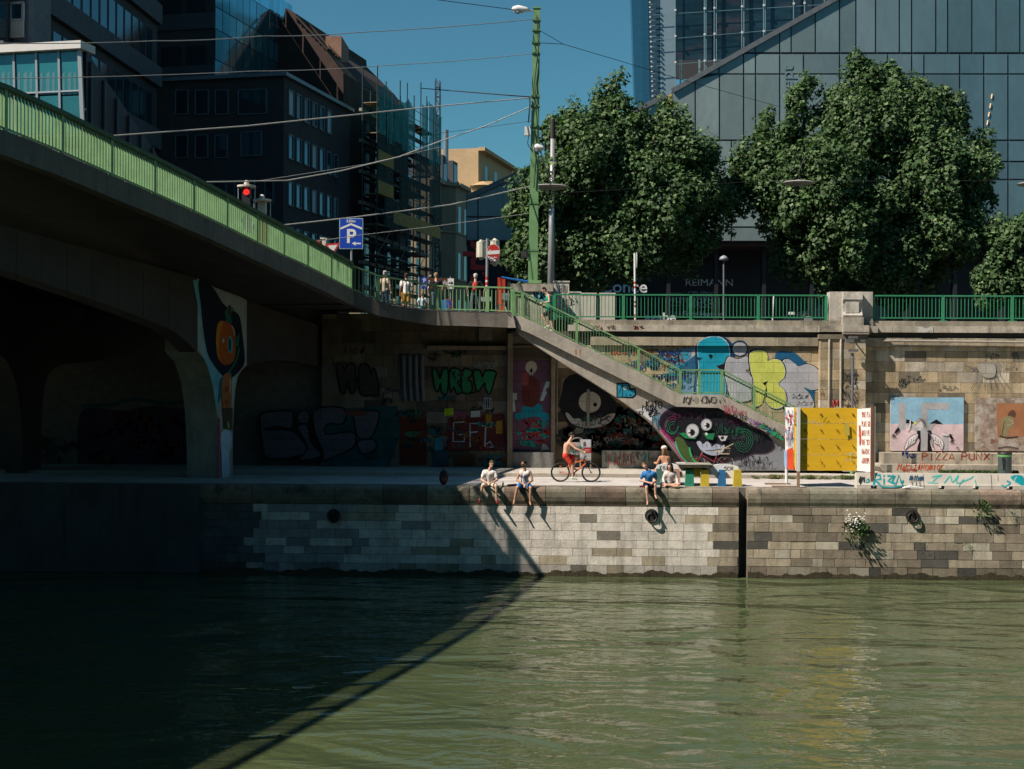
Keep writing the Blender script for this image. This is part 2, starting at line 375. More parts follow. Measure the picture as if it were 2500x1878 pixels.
# mooring rings
iron=mat('old_iron',(.03,.026,.024),.5,metal=.6,namt=.4)
for i,(px,py,lab) in enumerate(((1590,1262,'iron mooring ring in its niche below the man in the blue polo'),(2226,1262,'iron mooring ring on the rough stone right of the white flowers'),(815,1262,'dark iron mooring ring on the shaded quay under the bridge'))):
    c=P(px,py,QY); e=empty('mooring_ring',c,lab,'mooring ring','mooring rings on the quay wall')
    m1=MB(); m1.lathe([(.02,-.03),(.23,-.03),(.24,0),(.22,.02),(.1,.02)],c+V((0,-.035,.05)),18,axis='Y'); m1.build('niche_plate',mat('niche_dark',(.03,.028,.025),.9),e)
    m1=MB(); m1.torus(c+V((.02,-.11,-.02)),.165,.032,(.15,1,-.25),28,8); m1.build('ring',iron,e,smooth=True)
    m1=MB(); m1.tube([c+V((0,-.04,.22)),c+V((0,-.15,.2)),c+V((.01,-.15,.08)),c+V((0,-.04,.06))],.03,6); m1.build('bracket',iron,e)
# plants on the quay wall
def leaf_mb(mb,c,d,s,rr,col):
    c=V(c); d=V(d).normalized(); u=d.cross(V((rr.uniform(-1,1),rr.uniform(-1,1),rr.uniform(-1,1)))).normalized(); n=d.cross(u)
    mb.face([c,c+d*s*.5+u*s*.32+n*s*.08,c+d*s],col); mb.face([c,c+d*s,c+d*s*.5-u*s*.32+n*s*.08],col)
leafm=mat('herb_leaf',(1,1,1),.55,namt=.2,attr=True)
for i,(px,py,r,n,lab,fl) in enumerate(((2088,1288,.42,260,'bushy weed with white flower heads on the quay wall',1),(2396,1238,.32,170,'leafy green weed on the coping right of the second barrier',0),(2468,1252,.14,50,'small weed on the quay wall at the right picture edge',0),(2247,1325,.13,40,'tiny fern in a joint below the right mooring ring',0),(2360,1332,.15,50,'small bright fern low on the right quay wall',0))):
    c=P(px,py,QY-.02); e=empty('wall_plant',c,lab,'plant'); r2=random.Random(20+i); m1=MB(); m2=MB()
    for k in range(n):
        d=V((r2.gauss(0,.6),-abs(r2.gauss(0,.6)),r2.gauss(.35,.6))).normalized(); q=c+V((0,0,-r*.6))+d*r*r2.random()**.6*V((.8,.6,1.3)).length/1.5
        q.z+=r*.3; g=.7+.6*r2.random(); leaf_mb(m1,q,d+V((0,-.3,.3)),r*.28,r2,(.06*g,.13*g,.03*g))
    m1.build('foliage',leafm,e,fix=False)
    if fl:
        for k in range(70):
            q=c+V((r2.gauss(-.02,.16),-.15-.2*r2.random(),r2.gauss(.2,.17)));  m2.lathe([(.01,-.02),(.035,0),(.01,.02)],q,6,(.8,.8,.72))
        m2.build('flower_heads',mat('petals',(1,1,1),.7,namt=.1,attr=True),e)
# ---------------- upper retaining wall
wall=empty('retaining_wall',(0,BY,0),'tall graffitied sandstone retaining wall below the street','wall')
wst=mat('sandstone',(1,1,1),.9,nscale=1.7,namt=.32,bump=.5,bscale=11,attr=True,streak=.45)
def wcol(x,z,r):
    k=.72+.5*r.random(); t=r.random()
    if t<.12: return (.20*k,.17*k,.12*k)
    if t<.5: return (.40*k,.31*k,.19*k)
    if t<.85: return (.46*k,.37*k,.235*k)
    return (.52*k,.455*k,.35*k)
ZC0=PZ(811,BY,1900); ZC1=PZ(795,BY,1900); ZP=PZ(783,BY,1900)
ZF0=PZ(845,BY,1900); ZF1=PZ(824,BY,1900)
XL=PX(793,61.); XRR=PX(2500,BY)+3; XPa=PX(1997,BY); XPb=PX(2107,BY)
mb=MB()
def wshade(x,z,r):
    lit=z>5.3-.62*(x-PX(1300,LY)); return tuple(c*(1 if lit else .45) for c in wcol(x,z,r))  # stair shade put into the stone colour below the stair line
masonry(mb,PX(1240,LY),PX(1655,LY),0.0,ZF0,LY,WCH,.7,1.25,wshade,rr)
masonry(mb,XL,PX(1240,61),0.0,6.6,BU,.5,.8,1.4,lambda x,z,r:tuple(c*.38 for c in wcol(x,z,r)),rr)  # stone colour cut down to deepen the shade under the bridgehead
masonry(mb,PX(1655,BY),XRR,0.0,ZF0,BY,WCH,.75,1.2,wcol,rr)
_a,_b,_c=P(1275,772,57.6),P(1659,963,57.6),P(1763,964,57.6)
def stz(x): return _a.z+(_b.z-_a.z)*(x-_a.x)/(_b.x-_a.x) if x<_b.x else _b.z
masonry(mb,PX(1392,BY),PX(1655,BY),0.3,ZF0,BY,WCH,.75,1.2,wcol,rr,skip=lambda x,z:z<stz(x)-.45)
mb.build('masonry',wst,wall)
mb=MB(); _x0,_x1=PX(1392,BY)+.03,PX(1655,BY); mb.prism([(_x0,BY+.05,stz(_x0)-.5),(_b.x,BY+.05,_b.z-.5),(_x1,BY+.05,_b.z-.5),(_x1,BY+.05,ZC0),(_x0,BY+.05,ZC0)],(0,.5,0)); mb.build('upper_wall_core',mort,wall,tri=True)
mb=MB(); mb.box((-40,LY+.08,ZC0+.0),(XL+.5,61.5,8.2)); mb.box((-40,LY+.06,-.5),(PX(1655,BY),61.55,ZC0)); mb.box((PX(1655,BY)-.02,BY+.05,-.5),(XRR+3,61.5,ZC0)); mb.box((XL,BU+.06,-.4),(PX(1240,61),LY+.05,6.62)); mb.build('mortar_bed',mort,wall)
# frieze, cornice, parapet base
trim=mat('trim_stone',(1,1,1),.88,nscale=1.2,namt=.3,bump=.3,bscale=18,attr=True,stain=((.10,.09,.07),1.1,.55,.75),streak=.35)
def course(mb,X0,X1,Y0,Y1,Z0,Z1,w0,w1,base,rr,jy=.006):
    x=X0
    while x<X1-.02:
        b=min(x+rr.uniform(w0,w1),X1); k=.82+.34*rr.random(); mb.box((x+.006,Y0-rr.random()*jy,Z0),(b-.006,Y1,Z1),(base[0]*k,base[1]*k,base[2]*k)); x=b
mb=MB()
for X0,X1 in ((PX(1440,BY),XPa-.02),(XPb+.02,XRR)):
    course(mb,X0,X1,BY-.13,BY+.2,ZF0,ZF1-.006,1.1,1.9,(.40,.34,.245),rr)
mb.build('frieze',trim,wall)
mb=MB(); course(mb,PX(1240,61),XRR,BY-.06,BY+.3,ZF1,ZC0-.004,1.2,2.2,(.07,.062,.05),rr)  # cornice shadow and stain both put into this dark colour
mb.build('stain_shade_band',trim,wall)
mb=MB(); course(mb,PX(1385,BY),XRR,BY-.225,BY+.4,ZC0,ZC1-.008,1.6,2.4,(.47,.42,.34),rr)
mb.build('cornice',trim,wall)
mb=MB(); course(mb,PX(1400,BY),PX(2022,BY),BY-.13,BY+.5,ZC1-.006,ZP,1.3,2.0,(.33,.29,.22),rr)
course(mb,PX(2128,BY),XRR,BY-.13,BY+.5,ZC1-.006,ZP,1.3,2.0,(.33,.29,.22),rr); mb.build('parapet_base',trim,wall)
# pilaster with rounded ribs and projecting cornice
mb=MB(); masonry(mb,XPa,XPb,0.0,ZC0-.3,BY-.5,WCH,.6,1.0,wcol,rr,depth=.45)
mb.box((XPa+.01,BY-.46,0),(XPb-.01,BY+.02,ZC0-.3),(.3,.25,.18))
for px in (2024,2052): mb.tube([V((PX(px,BY-.5),BY-.53,1.0)),V((PX(px,BY-.5),BY-.53,ZC0-.3))],.045,8,(.5,.44,.34))
mb.build('pilaster',wst,wall)
mb=MB()
mb.box((XPa-.06,BY-.56,ZC0-.3),(XPb+.08,BY+.01,ZC0-.1),(.2,.17,.12))
mb.box((XPa+.9,BY-.66,ZC0-.1),(XPb+.1,BY+.01,ZC0-.004),(.3,.26,.2))
mb.box((XPa-.05,BY-.5,ZC0+.002),(PX(2052,BY),BY-.227,ZC1-.01),(.45,.40,.32)); mb.box((PX(2050,BY),BY-.66,ZC0-.03),(PX(2113,BY),BY-.227,ZC1+.0),(.43,.38,.31)); mb.box((PX(2113,BY)+.01,BY-.4,ZC0-.02),(PX(2137,BY),BY-.227,ZC1-.015),(.4,.36,.3))
mb.build('pilaster_cap',trim,wall)
# stone pier on the parapet with a scroll console
pier=empty('parapet_pier',P(2075,783,BY),'pale stone pier with scroll console splitting the street railing','stone pier')
mb=MB(); z0=ZP-.2; zt=PZ(713,BY,2070)
mb.box((PX(2022,BY),BY-.25,ZC1),(PX(2128,BY),BY+.55,ZP),(.36,.32,.26))
mb.box((PX(2023,BY),BY-.2,ZP+.002),(PX(2127,BY),BY+.5,zt),(.56,.52,.45)); mb.build('shaft',trim,pier)
mb=MB(); pr=[(BY-.2,zt-.02),(BY-.52,zt-.02),(BY-.54,zt-.34),(BY-.48,zt-.38),(BY-.42,zt-.5),(BY-.44,zt-.85),(BY-.55,zt-1.0),(BY-.52,zt-1.08),(BY-.2,zt-1.08)]
mb.prism([(PX(2056,BY-.4),y,z) for y,z in pr],(PX(2103,BY-.4)-PX(2056,BY-.4),0,0),(.6,.56,.48))
mb.box((PX(2054,BY-.4),BY-.6,ZC1),(PX(2105,BY-.4),BY-.25,zt-1.09),(.4,.36,.3)); mb.build('scroll_console',trim,pier)
mb=MB(); a,b=PX(2063,BY-.5),PX(2096,BY-.5); mb.box((a,BY-.5,zt-.36),(b,BY-.46,zt-.9),(.62,.58,.5)); mb.build('carved_panel',trim,pier)
# stone benches at the foot of the wall (right)
xs=PX(2155,59.2)
mb=MB(); course(mb,xs,XRR,58.9,BY-.01,PZ(1127,59),PZ(1100,59.),.9,1.3,(.40,.35,.27),rr)
x0=PX(2146,58.5); pr=[(x0+.25,.126),(x0+.1,.35),(x0,.55),(x0+.02,.66),(x0+.12,.70),(x0+1,.70),(x0+1,.126)]
zb=PZ(1128,58.4); s=zb/.70
mb.prism([(x,58.3,z*s) for x,z in pr],(0,1.6,0),(.44,.40,.32)); course(mb,x0+1.005,XRR,58.3,59.6,.126,zb,1.0,1.5,(.42,.37,.29),rr)
mb.build('plinth_steps',trim,wall)
# left pier-like buttress and ribbed niche in the shade
mb=MB(); mb.box((PX(1240,60.4),BU-.3,0),(PX(1252,60.4),LY,SZ-.4),(.25,.2,.14)); mb.box((PX(1346,LY),LY-.3,0),(PX(1356,LY),LY,SZ-.7),(.3,.24,.17)); mb.box((PX(1045,60.5),BU-.3,PZ(855,60.5)),(PX(1236,60.5),BU-.02,PZ(846,60.5)),(.25,.2,.14))
mb.box((PX(1170,60.4),BU-.3,PZ(832,60.5)),(PX(1202,60.4),BU,PZ(802,60.5)),(.2,.18,.14))
mb.build('buttress',wst,wall)
mb=MB()
for px in (985,1000,1015,1030): mb.tube([P(px,868,BU-.05),P(px+1,930,BU-.05),P(px+4,980,BU-.05)],.1,8)
mb.build('niche_pipes',mat('ribbed_pipe',(.10,.11,.12),.6),wall)
mb=MB(); mb.box((PX(1250,LY),LY-.4,.12),(PX(1352,LY),LY+.02,PZ(1103,60.6)),(.2,.2,.19)); mb.box((PX(1470,LY),LY-.5,.12),(PX(1662,LY),LY+.02,PZ(1097,60.6)),(.42,.42,.38)); mb.build('low_ledge',trim,wall)
mb=MB(); mb.tube([P(1360,880,LY-.1),P(1360,1060,LY-.1)],.03,6); mb.tube([P(1436,950,LY-.05),P(1436,1040,LY-.05)],.06,6); mb.build('downpipe',mat('pipe_grey',(.3,.28,.25),.5),wall)
# long cable pipe under the cornice, right
mb=MB(); mb.tube([P(2160,832,BY-.25),P(2510,836,BY-.25)],.05,8); mb.box(P(2155,845,BY-.25)+V((0,.1,.2)),P(2175,832,BY-.3)); mb.build('cable_pipe',mat('pipe_stone_grey',(.35,.31,.25),.6),wall)
mb=MB()
mb.box(P(2240,812,BY-.235),P(2278,798,BY-.245)); mb.build('repair_patch',mat('white_patch',(.55,.53,.48),.8,stain=((.2,.19,.17),6.,.5,.6)),wall)
# weeds along the kerb
mb=MB(); r2=random.Random(5)
for k in range(2600):
    x=r2.uniform(PX(1835,56),PX(2095,56)); x=x+.25*sin(x*9); q=V((x,55.9+r2.random()*.55,.02)); c=r2.choice(((.07,.12,.03),(.10,.14,.03),(.24,.17,.07))); leaf_mb(mb,q,(r2.gauss(0,.5),r2.gauss(0,.5),1),.05+.13*r2.random()*abs(sin(x*2.3)),r2,c)
for k in range(2200):
    x=r2.uniform(PX(2300,58),PX(2490,58)); q=V((x,58.15+r2.random()*.15,.13)); leaf_mb(mb,q,(r2.gauss(0,.5),-.2,1),.05+.12*r2.random(),r2,(.06,.11,.03))
tag(mb.build('grass',leafm,fix=False),None,None,kind='stuff')

# the bank the camera looks from: quay and an unseen house row added to block sky light
mb=MB(); mb.box((-120,-30,WZ-1),(120,-2.5,2.2)); struct(mb.build('near_bank_quay',mat('near_quay',(.25,.24,.22),.9)))
e=empty('unseen_sky_blocker',(0,-9,2.2),'long dark unseen house row added behind the viewer to block sky light','building')
mb=MB(); x=-110
r2=random.Random(9)
while x<110: h=26+r2.random()*6; mb.box((x,-26,2.2),(x+17.9,-9,2.2+h),(.07,.065,.06)); x+=18
mb.build('walls',mat('sky_blocker_dark',(1,1,1),.9,attr=True),e)
# ================================================================ BRIDGE
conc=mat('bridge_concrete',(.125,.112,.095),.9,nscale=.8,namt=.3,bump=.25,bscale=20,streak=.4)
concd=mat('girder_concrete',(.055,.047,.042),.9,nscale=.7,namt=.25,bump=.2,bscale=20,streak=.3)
SB=.955
ED=[(20,320,34),(158,376,36.6),(278,430,39.2),(383,476,41.8),(478,519,44.4),(559,558,47),(632,595,49.6),(697,627,52.2),(755,653,54.8),(813,683,57.4),(863,709,59.7)]
E0=[Dp(x_,y_,d_*(1.02-.0068*i_)) for i_,(x_,y_,d_) in enumerate(ED)]
dirb=(E0[0]-E0[6]); dirb.z=0; dirb.normalize()
pre=[]; z=E0[0].z
for k in range(1,12):
    z+=.04 if k<3 else -.06; q=E0[0]+dirb*2.54*k; pre.append(V((q.x-.003*k*k,q.y,z)))
CURV=[Dp(*e) for e in ((926,734,57.2),(1021,751,57.9),(1067,757.5,58.2),(1128,758.5,58.1),(1190,761,57.9),(1251,763,57.7))]
EDGE=pre[::-1]+E0+CURV
nl=V((-dirb.y,dirb.x,0)); nl=nl if nl.x<0 else -nl     # towards the left, square to the bridge
def norm_left(i,L):
    a=L[max(i-1,0)]; b=L[min(i+1,len(L)-1)]; d=(b-a); d.z=0; d.normalize(); n=V((-d.y,d.x,0)); return n if (n.x<0 or (abs(n.x)<.2 and n.y>0)) else -n
bridge=empty('bridge',E0[0]+V((-6,0,-6)),'concrete road bridge crossing the canal in deep shade on the left','bridge')
mb=MB(); FH=.62
Ns=[norm_left(i,EDGE) for i in range(len(EDGE))]
for i in range(len(EDGE)-1):
    a,b=EDGE[i],EDGE[i+1]; na,nb=Ns[i]*.35,Ns[i+1]*.35; h=V((0,0,FH)); up=V((0,0,-.02))
    mb.hexa([a-h,b-h,b-h+nb,a-h+na,a+up,b+up,b+up+nb,a+up+na])
mb.build('fascia',conc,bridge)
# deck slab: straight part
mb=MB(); W=26
for i in range(len(pre)+len(E0)-1):
    a,b=EDGE[i]+nl*.36,EDGE[i+1]+nl*.36; c,d=b+nl*W,a+nl*W; t=V((0,0,-.06)); s=V((0,0,-.52))
    mb.hexa([a+s,b+s,c+s,d+s,a+t,b+t,c+t,d+t])
a,b=E0[-1]+nl*.365,E0[-1]-dirb*5+nl*1.0; c,d=b+nl*24,a+nl*24; s=V((0,0,-.58)); t=V((0,0,-.2)); mb.hexa([a+s,b+s,c+s,d+s,a+t,b+t,c+t,d+t])
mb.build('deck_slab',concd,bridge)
mb=MB(); j=len(pre)+len(E0)-1; pts=[EDGE[i]+Ns[i]*.36 for i in range(j,len(EDGE))]
far=V((EDGE[-1].x+.0,61.5,0)); zz=EDGE[j].z
top=[V((p.x,p.y,p.z-.05)) for p in pts]
for i in range(len(top)-1):
    a,b=top[i],top[i+1]; c,d=V((b.x,63.5,b.z)),V((a.x,63.5,a.z)); s=V((0,0,-.5)); mb.hexa([a+s,b+s,c+s,d+s,a,b,c,d])
a=EDGE[j]+nl*.4; mb.hexa([V((a.x-26,60.2,zz-.55)),V((a.x,60.2,zz-.55)),V((a.x,64,zz-.55)),V((a.x-26,64,zz-.55)),V((a.x-26,60.2,zz-.06)),V((a.x,60.2,zz-.06)),V((a.x,64,zz-.06)),V((a.x-26,64,zz-.06))])
mb.build('bridgehead_slab',concd,bridge)
# girder web, its haunch and the pier, drawn on the inclined vertical plane of the girder
def Wd(x): return 22.55/((1250-x)/F+.207)
wa=Dp(0,930,Wd(0)); wb=Dp(600,930,57.2); wn=V((wb-wa).cross(V((0,0,1)))).normalized(); wn=wn if wn.y<0 or wn.x>0 else -wn
wc=Dp(793,930,60.9); wn2=(wc-wb).cross(V((0,0,1))).normalized(); wn2=wn2 if wn2.y<0 else -wn2
if wn.x<0: wn=-wn
A=lambda x,y: PL(x,y,wa,wn)
B=lambda x,y: PL(x,y,wb,wn2)
topl=[(-260,470),(0,549),(230,612),(459,672),(480,680)]
low=[(480,860),(459,837),(432,815),(405,799),(320,765),(200,722),(0,655),(-260,590)]
ext=-wn*.7
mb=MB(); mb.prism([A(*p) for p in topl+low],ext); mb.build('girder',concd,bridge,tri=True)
pierp=[(480,679),(521,701),(601,731),(601,892),(588,905),(579,920),(573,950),(570,990),(567,1050),(566,1172),(533,1172),(531,1080),(527,1002),(519,936),(503,884),(480,857)]
mb=MB(); mb.prism([A(*p)+wn*.03 for p in pierp],-wn*1.3); mb.build('pier',mat('pier_plaster',(.34,.33,.29),.85,nscale=1,namt=.25,streak=.3),bridge,tri=True)
mb=MB(); mb.prism([B(*p) for p in [(601,731),(700,768),(793,800),(793,900),(760,890),(700,880),(640,882),(601,892)]],-wn2*.8); mb.build('girder',concd,bridge,tri=True)
for k in (8.5,17):
    off=nl*k
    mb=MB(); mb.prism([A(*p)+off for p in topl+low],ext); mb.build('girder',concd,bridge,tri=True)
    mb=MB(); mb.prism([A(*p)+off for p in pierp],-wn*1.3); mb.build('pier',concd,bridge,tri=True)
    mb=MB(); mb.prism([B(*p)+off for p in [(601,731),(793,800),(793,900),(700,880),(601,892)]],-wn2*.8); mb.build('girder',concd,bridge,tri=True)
mb=Paint(A(540,900),wn,.0,.004)
for x_ in range(40,470,62): mb.line([(x_,560+x_*.27),(x_,668+x_*.31)],1.3,(.03,.026,.022),sm=False)
mb.build('formwork_joints',bridge,paintmat('joint_paint',False))
# mural on the pier
pt=Paint(A(540,900)+wn*.03,wn,.0016,.006)
cy=(.16,.42,.50); dk=(.015,.018,.03); gr=(.03,.16,.10)
pt.poly([(482,700),(519,705),(601,733),(600,890),(580,915),(568,990),(545,940),(530,985),(527,1000),(519,930),(500,880),(483,850)],(.36,.42,.38))
pt.poly([(470,684),(486,684),(493,790),(500,830),(515,880),(540,915),(535,940),(531,1000),(526,990),(518,936),(503,884),(497,840),(490,790)],cy)
pt.poly([(485,684),(519,702),(545,742),(572,760),(585,775),(592,820),(597,880),(585,905),(560,925),(540,915),(520,890),(505,860),(495,800),(490,750)],dk,True)
pt.poly([(530,802),(535,786),(548,784),(560,788),(572,806),(575,850),(570,880),(556,891),(541,888),(531,870),(528,835)],(.45,.10,.02),True)
pt.poly([(529,800),(536,786),(543,786),(536,820),(534,860),(538,880),(530,868),(527,835)],(.55,.22,.02),True)
pt.poly([(552,790),(548,760),(560,745),(572,755),(563,765),(565,788)],gr); pt.poly([(557,770),(556,745),(561,744),(562,768)],(.12,.03,.02))
pt.ell(561,842,6.5,21,(.05,.35,.45)); pt.ell(560,842,3,16,dk); pt.ell(544,832,2.6,6,(.5,.5,.42)); pt.line([(564,795),(570,808),(571,820)],3.5,(.7,.4,.35))
pt.poly([(570,830),(584,815),(580,850),(574,842)],gr); pt.line([(545,918),(560,905),(575,880),(583,850)],4,gr)
pt.poly([(536,925),(562,905),(566,925),(560,945),(545,960),(530,985)],(.03,.14,.13))
pt.poly([(543,920),(562,918),(563,990),(553,996),(541,988)],(.42,.15,.05),True); pt.line([(560,925),(561,945),(559,960)],2,(.7,.5,.4)); pt.ell(551,950,5,8,(.3,.09,.03)); pt.ell(551,983,5,7,(.3,.09,.03))
pt.poly([(541,996),(566,996),(566,1050),(545,1046)],(.10,.07,.05)); pt.line([(555,1030),(556,1045)],4,(.2,.5,.15))
pt.poly([(537,1060),(545,1050),(553,1050),(562,1058),(563,1085),(558,1110),(558,1160),(546,1166),(540,1164),(539,1130),(537,1090)],(.52,.62,.70),True)
pt.line([(533,1020),(533,1168)],4,(.55,.08,.12))
pt.build('mural',bridge,paintmat('mural_paint',False))
# ---------------------------------------------------------------- railings
def railing(root,pts,H,gm,hw=.08,bar=.03,bdepth=.03,sp=.148,bot=.12,postw=.11,top=None,taper=True,sink=.0,hm=None,ht=.06):
    pts=[V(p) for p in pts]
    hr=MB(); br=MB()
    for i in range(len(pts)-1):
        a,b=pts[i],pts[i+1]; u=V((0,0,H)); e=(b-a).normalized()*.01
        hr.bar(a+u-e,b+u+e,hw,ht); br.bar(a+V((0,0,bot)),b+V((0,0,bot)),.05,.05)
        m1=MB(); n=max(2,int((b-a).length/sp)); dd=V((b.x-a.x,b.y-a.y,0)).normalized()
        for k in range(1,n):
            q=a.lerp(b,k/n); m1.bar(q+V((0,0,bot+.025)),q+V((0,0,H-.035)),bar,bdepth,up=(-dd.y,dd.x,0))
        m1.build('baluster_panel',gm,root,fix=False)
    hr.build('handrail',hm or gm,root,fix=False); br.build('bottom_rail',gm,root,fix=False)
    for i,p in enumerate(pts):
        a=pts[max(i-1,0)]; b=pts[min(i+1,len(pts)-1)]; dd=V((b.x-a.x,b.y-a.y,0)).normalized(); m1=MB()
        m1.bar(p+V((0,0,-sink)),p+V((0,0,H-.031)),postw,postw*.75,up=(-dd.y,dd.x,0)); m1.build('post',gm,root,fix=False)
gp=GREEN(); gd=GREEND()
br_=empty('bridge_railing',E0[0],'light green bar railing along the edge of the bridge','railing')
railing(br_,[p-V((0,0,.0))+V((nl*.1)) for p in pre[5::-1]+E0],1.07,gp,hw=.2,ht=.12,bdepth=.065,bar=.032,sp=.148,bot=.07,postw=.13,hm=mat('handrail_shade_green',(.035,.085,.035),.6,namt=.3))  # handrail green darkened to carry the shade of its underside
r2_=empty('bridgehead_railing',CURV[2],'green railing curving round the bridgehead in front of the pedestrians','railing')
railing(r2_,[E0[-1]+nl*.1]+[CURV[0]+V((-.06,.08,0)),CURV[2]+V((0,.1,0)),CURV[4]+V((0,.1,0)),CURV[5]+V((0,.1,0))],1.0,gp,hw=.13,bot=.06,sp=.15,bdepth=.035,postw=.14)
# bits of rust and white spray on the bridge railing
mr=MB(); a,b=E0[6]+nl*.04,E0[7]+nl*.04
rust=mat('rust',(.32,.13,.04),.9,namt=.3); 
for k in range(1,9):
    q=a.lerp(b,k*.045)+(-nl)*.012; mr.bar(q+V((0,0,.1)),q+V((0,0,.88-.03*(k%3))),.03,.01,up=(-dirb.y,dirb.x,0))
mr.build('rust_patch',rust,br_)
mr=MB(); a,b=E0[5]+nl*.04,E0[6]+nl*.04
for k in range(9):
    t=.45+k*.05; q=a.lerp(b,t)-nl*.012; hh=.55*sin(pi*(k+.7)/9.5); mr.bar(q+V((0,0,.5-hh*.6)),q+V((0,0,.5+hh*.55)),.03,.01,up=(-dirb.y,dirb.x,0))
mr.build('white_spray',mat('white_spray_paint',(.6,.62,.55),.7),br_)
# street railings
rz=ZP+.0
for k,(pxs,lab) in enumerate((((1352,1357+0,1521,1685,1850,2016),'green street railing between the green pole and the stone pier'),((2132,2301,2470,2639),'green street railing right of the stone pier'))):
    pp=[V((PX(x,BY-.02),BY-.02,rz)) for x in pxs if x!=1357]
    e=empty('street_railing',pp[0],lab,'railing',group='railings along the street'); railing(e,pp,1.06,gd,hw=.09,bot=.13,sp=.148,bar=.025,bdepth=.02,postw=.12)
    m1=MB()
    for p in pp[1:]: m1.box(p+V((-.16,-.09,.0)),p+V((.16,.09,.03)))
    m1.build('foot_plates',gd,e)
# ================================================================ STAIRCASE
SY=57.6
stair=empty('staircase',P(1659,964,SY),'concrete staircase from the bridgehead down to the promenade with painted side wall','staircase')
sconc=mat('stair_concrete',(.40,.36,.30),.9,nscale=1.1,namt=.22,bump=.35,bscale=22,stain=((.26,.23,.19),1.3,.52,.75),streak=.25)
S=lambda x,y,Y=SY: P(x,y,Y)
strg=[(1240,771),(1270,771),(1408,838),(1560,908),(1659,963),(1763,964),(1900,1033),(2120,1145),(2120,1152),(2060,1152),(1902,1071),(1830,1035),(1754,996),(1651,993),(1500,917),(1380,858),(1298,816),(1259,800),(1240,800)]
mb=MB(); mb.prism([S(*p) for p in strg],(0,.28,0)); mb.prism([S(*p)+V((0,2.65,0)) for p in strg],(0,.2,0)); mb.build('stringer',sconc,stair,tri=True)
sw=[(1262,792),(1380,850),(1500,908),(1651,985),(1754,990),(1905,1063),(2040,1150),(1680,1152),(1674,1132),(1632,1079),(1606,1048),(1585,1028),(1552,1003),(1504,969),(1380,891),(1310,845),(1262,812)]
mb=MB(); mb.prism([S(*p)+V((0,.22,0)) for p in sw],(0,2.5,0)); mb.build('side_wall',sconc,stair,tri=True)
mb=MB()
def steps(p0,p1):
    n=max(1,round((p0.z-p1.z)/.16)); 
    for i in range(n):
        x0=p0.x+(p1.x-p0.x)*i/n; x1=p0.x+(p1.x-p0.x)*(i+1)/n; z=p0.z+(p1.z-p0.z)*(i+1)/n-.03
        mb.box((x0,SY+.285,z-.35),(x1+.02,SY+2.645,z))
steps(S(1275,772),S(1659,963)); mb.box(S(1659,966)+V((0.02,.285,-.3)),S(1763,966)+V((0,2.645,-.05))); steps(S(1763,964),S(2115,1143))
mb.box(S(1236,772)+V((0,.285,-.4)),S(1275,772)+V((0,3.4,-.04)))
mb.build('steps',sconc,stair)
mb=MB(); mb.tube([S(1255,775)+V((0,-.02,.05)),S(1259,785)+V((0,-.06,0)),S(1262,800)+V((0,-.04,0)),S(1264,803)+V((0,.1,-.2))],.05,8); mb.build('dark_hose',mat('black_rubber',(.015,.015,.017),.5),stair)
mb=MB()
for x in (1406,1416): mb.poly if 0 else mb.face([S(x-2,854)+V((0,-.004,0)),S(x+1.5,853)+V((0,-.004,0)),S(x+1,866)+V((0,-.004,0)),S(x+.5,878)+V((0,-.004,0)),S(x-1,866)+V((0,-.004,0))])
mb.build('rust_streaks',rust,stair,fix=False)
for k,(dy,lab) in enumerate(((.12,'green railing on the canal side of the staircase'),(2.7,'green railing on the wall side of the staircase'))):
    e=empty('stair_railing',S(1659,964)+V((0,dy,0)),lab,'railing',group='railings of the staircase')
    base=[(1253,770),(1275,774),(1408,839),(1559,910),(1661,964),(1708,964),(1763,964),(1842,1004),(1985,1076),(2090,1130)]
    pp=[S(*p)+V((0,dy,0)) for p in base]
    railing(e,pp,1.0,gp,hw=.08,sp=.125,bar=.017,bdepth=.017,bot=.08,postw=.11)
    m1=MB()
    for a,b in zip(pp[1:-1],pp[2:]): m1.bar(a+V((0,.09,.86)),b+V((0,.09,.86)),.05,.06)
    m1.build('inner_handrail',gd,e)
# ================================================================ GRAFFITI
pt=Paint((0,LY,0),(0,-1,0),.0009,.016)
K=(.012,.012,.016); WHT=(.62,.62,.60)
# dark irregular patches under everything
rb_=random.Random(77)
for i in range(70):
    x=rb_.uniform(1375,1640); y=rb_.uniform(960+max(0,(x-1400))*.35,1095); c=rb_.choice(((.035,.03,.035),(.05,.04,.035),(.02,.035,.045),(.06,.055,.05),(.03,.02,.03))); pt.k-=1; pt.poly([(x+rb_.uniform(14,34)*cos(a),y+rb_.uniform(8,20)*sin(a)) for a in [k*.63 for k in range(10)]],c,True)
pt.k=6
# big eye face behind the stairs
pt.poly([(1372,960),(1378,930),(1400,915),(1440,912),(1478,925),(1486,960),(1505,985),(1500,1015),(1470,1045),(1430,1052),(1395,1045),(1375,1015),(1365,985)],(.02,.022,.028),True)
pt.ell(1440,982,27,26,(.52,.50,.44)); pt.ell(1453,988,5,5,K); pt.line([(1436,955),(1436,1045)],2.5,(.06,.05,.04),sm=False)
pt.poly([(1381,1008),(1389,1010),(1400,1022),(1415,1022),(1425,1030),(1440,1022),(1470,1020),(1485,1012),(1502,1010),(1490,1030),(1465,1042),(1430,1045),(1400,1036),(1386,1022)],(.42,.43,.42),True)
for a,b,c,d in ((1428,1030,1436,1036),(1440,1026,1452,1036),(1456,1018,1466,1034)): pt.line([(a,b),(c,b-4),(c,d),(a+3,d)],2,(.03,.08,.13))
pt.line([(1460,1034),(1480,1020),(1492,1018)],3,(.03,.08,.13))
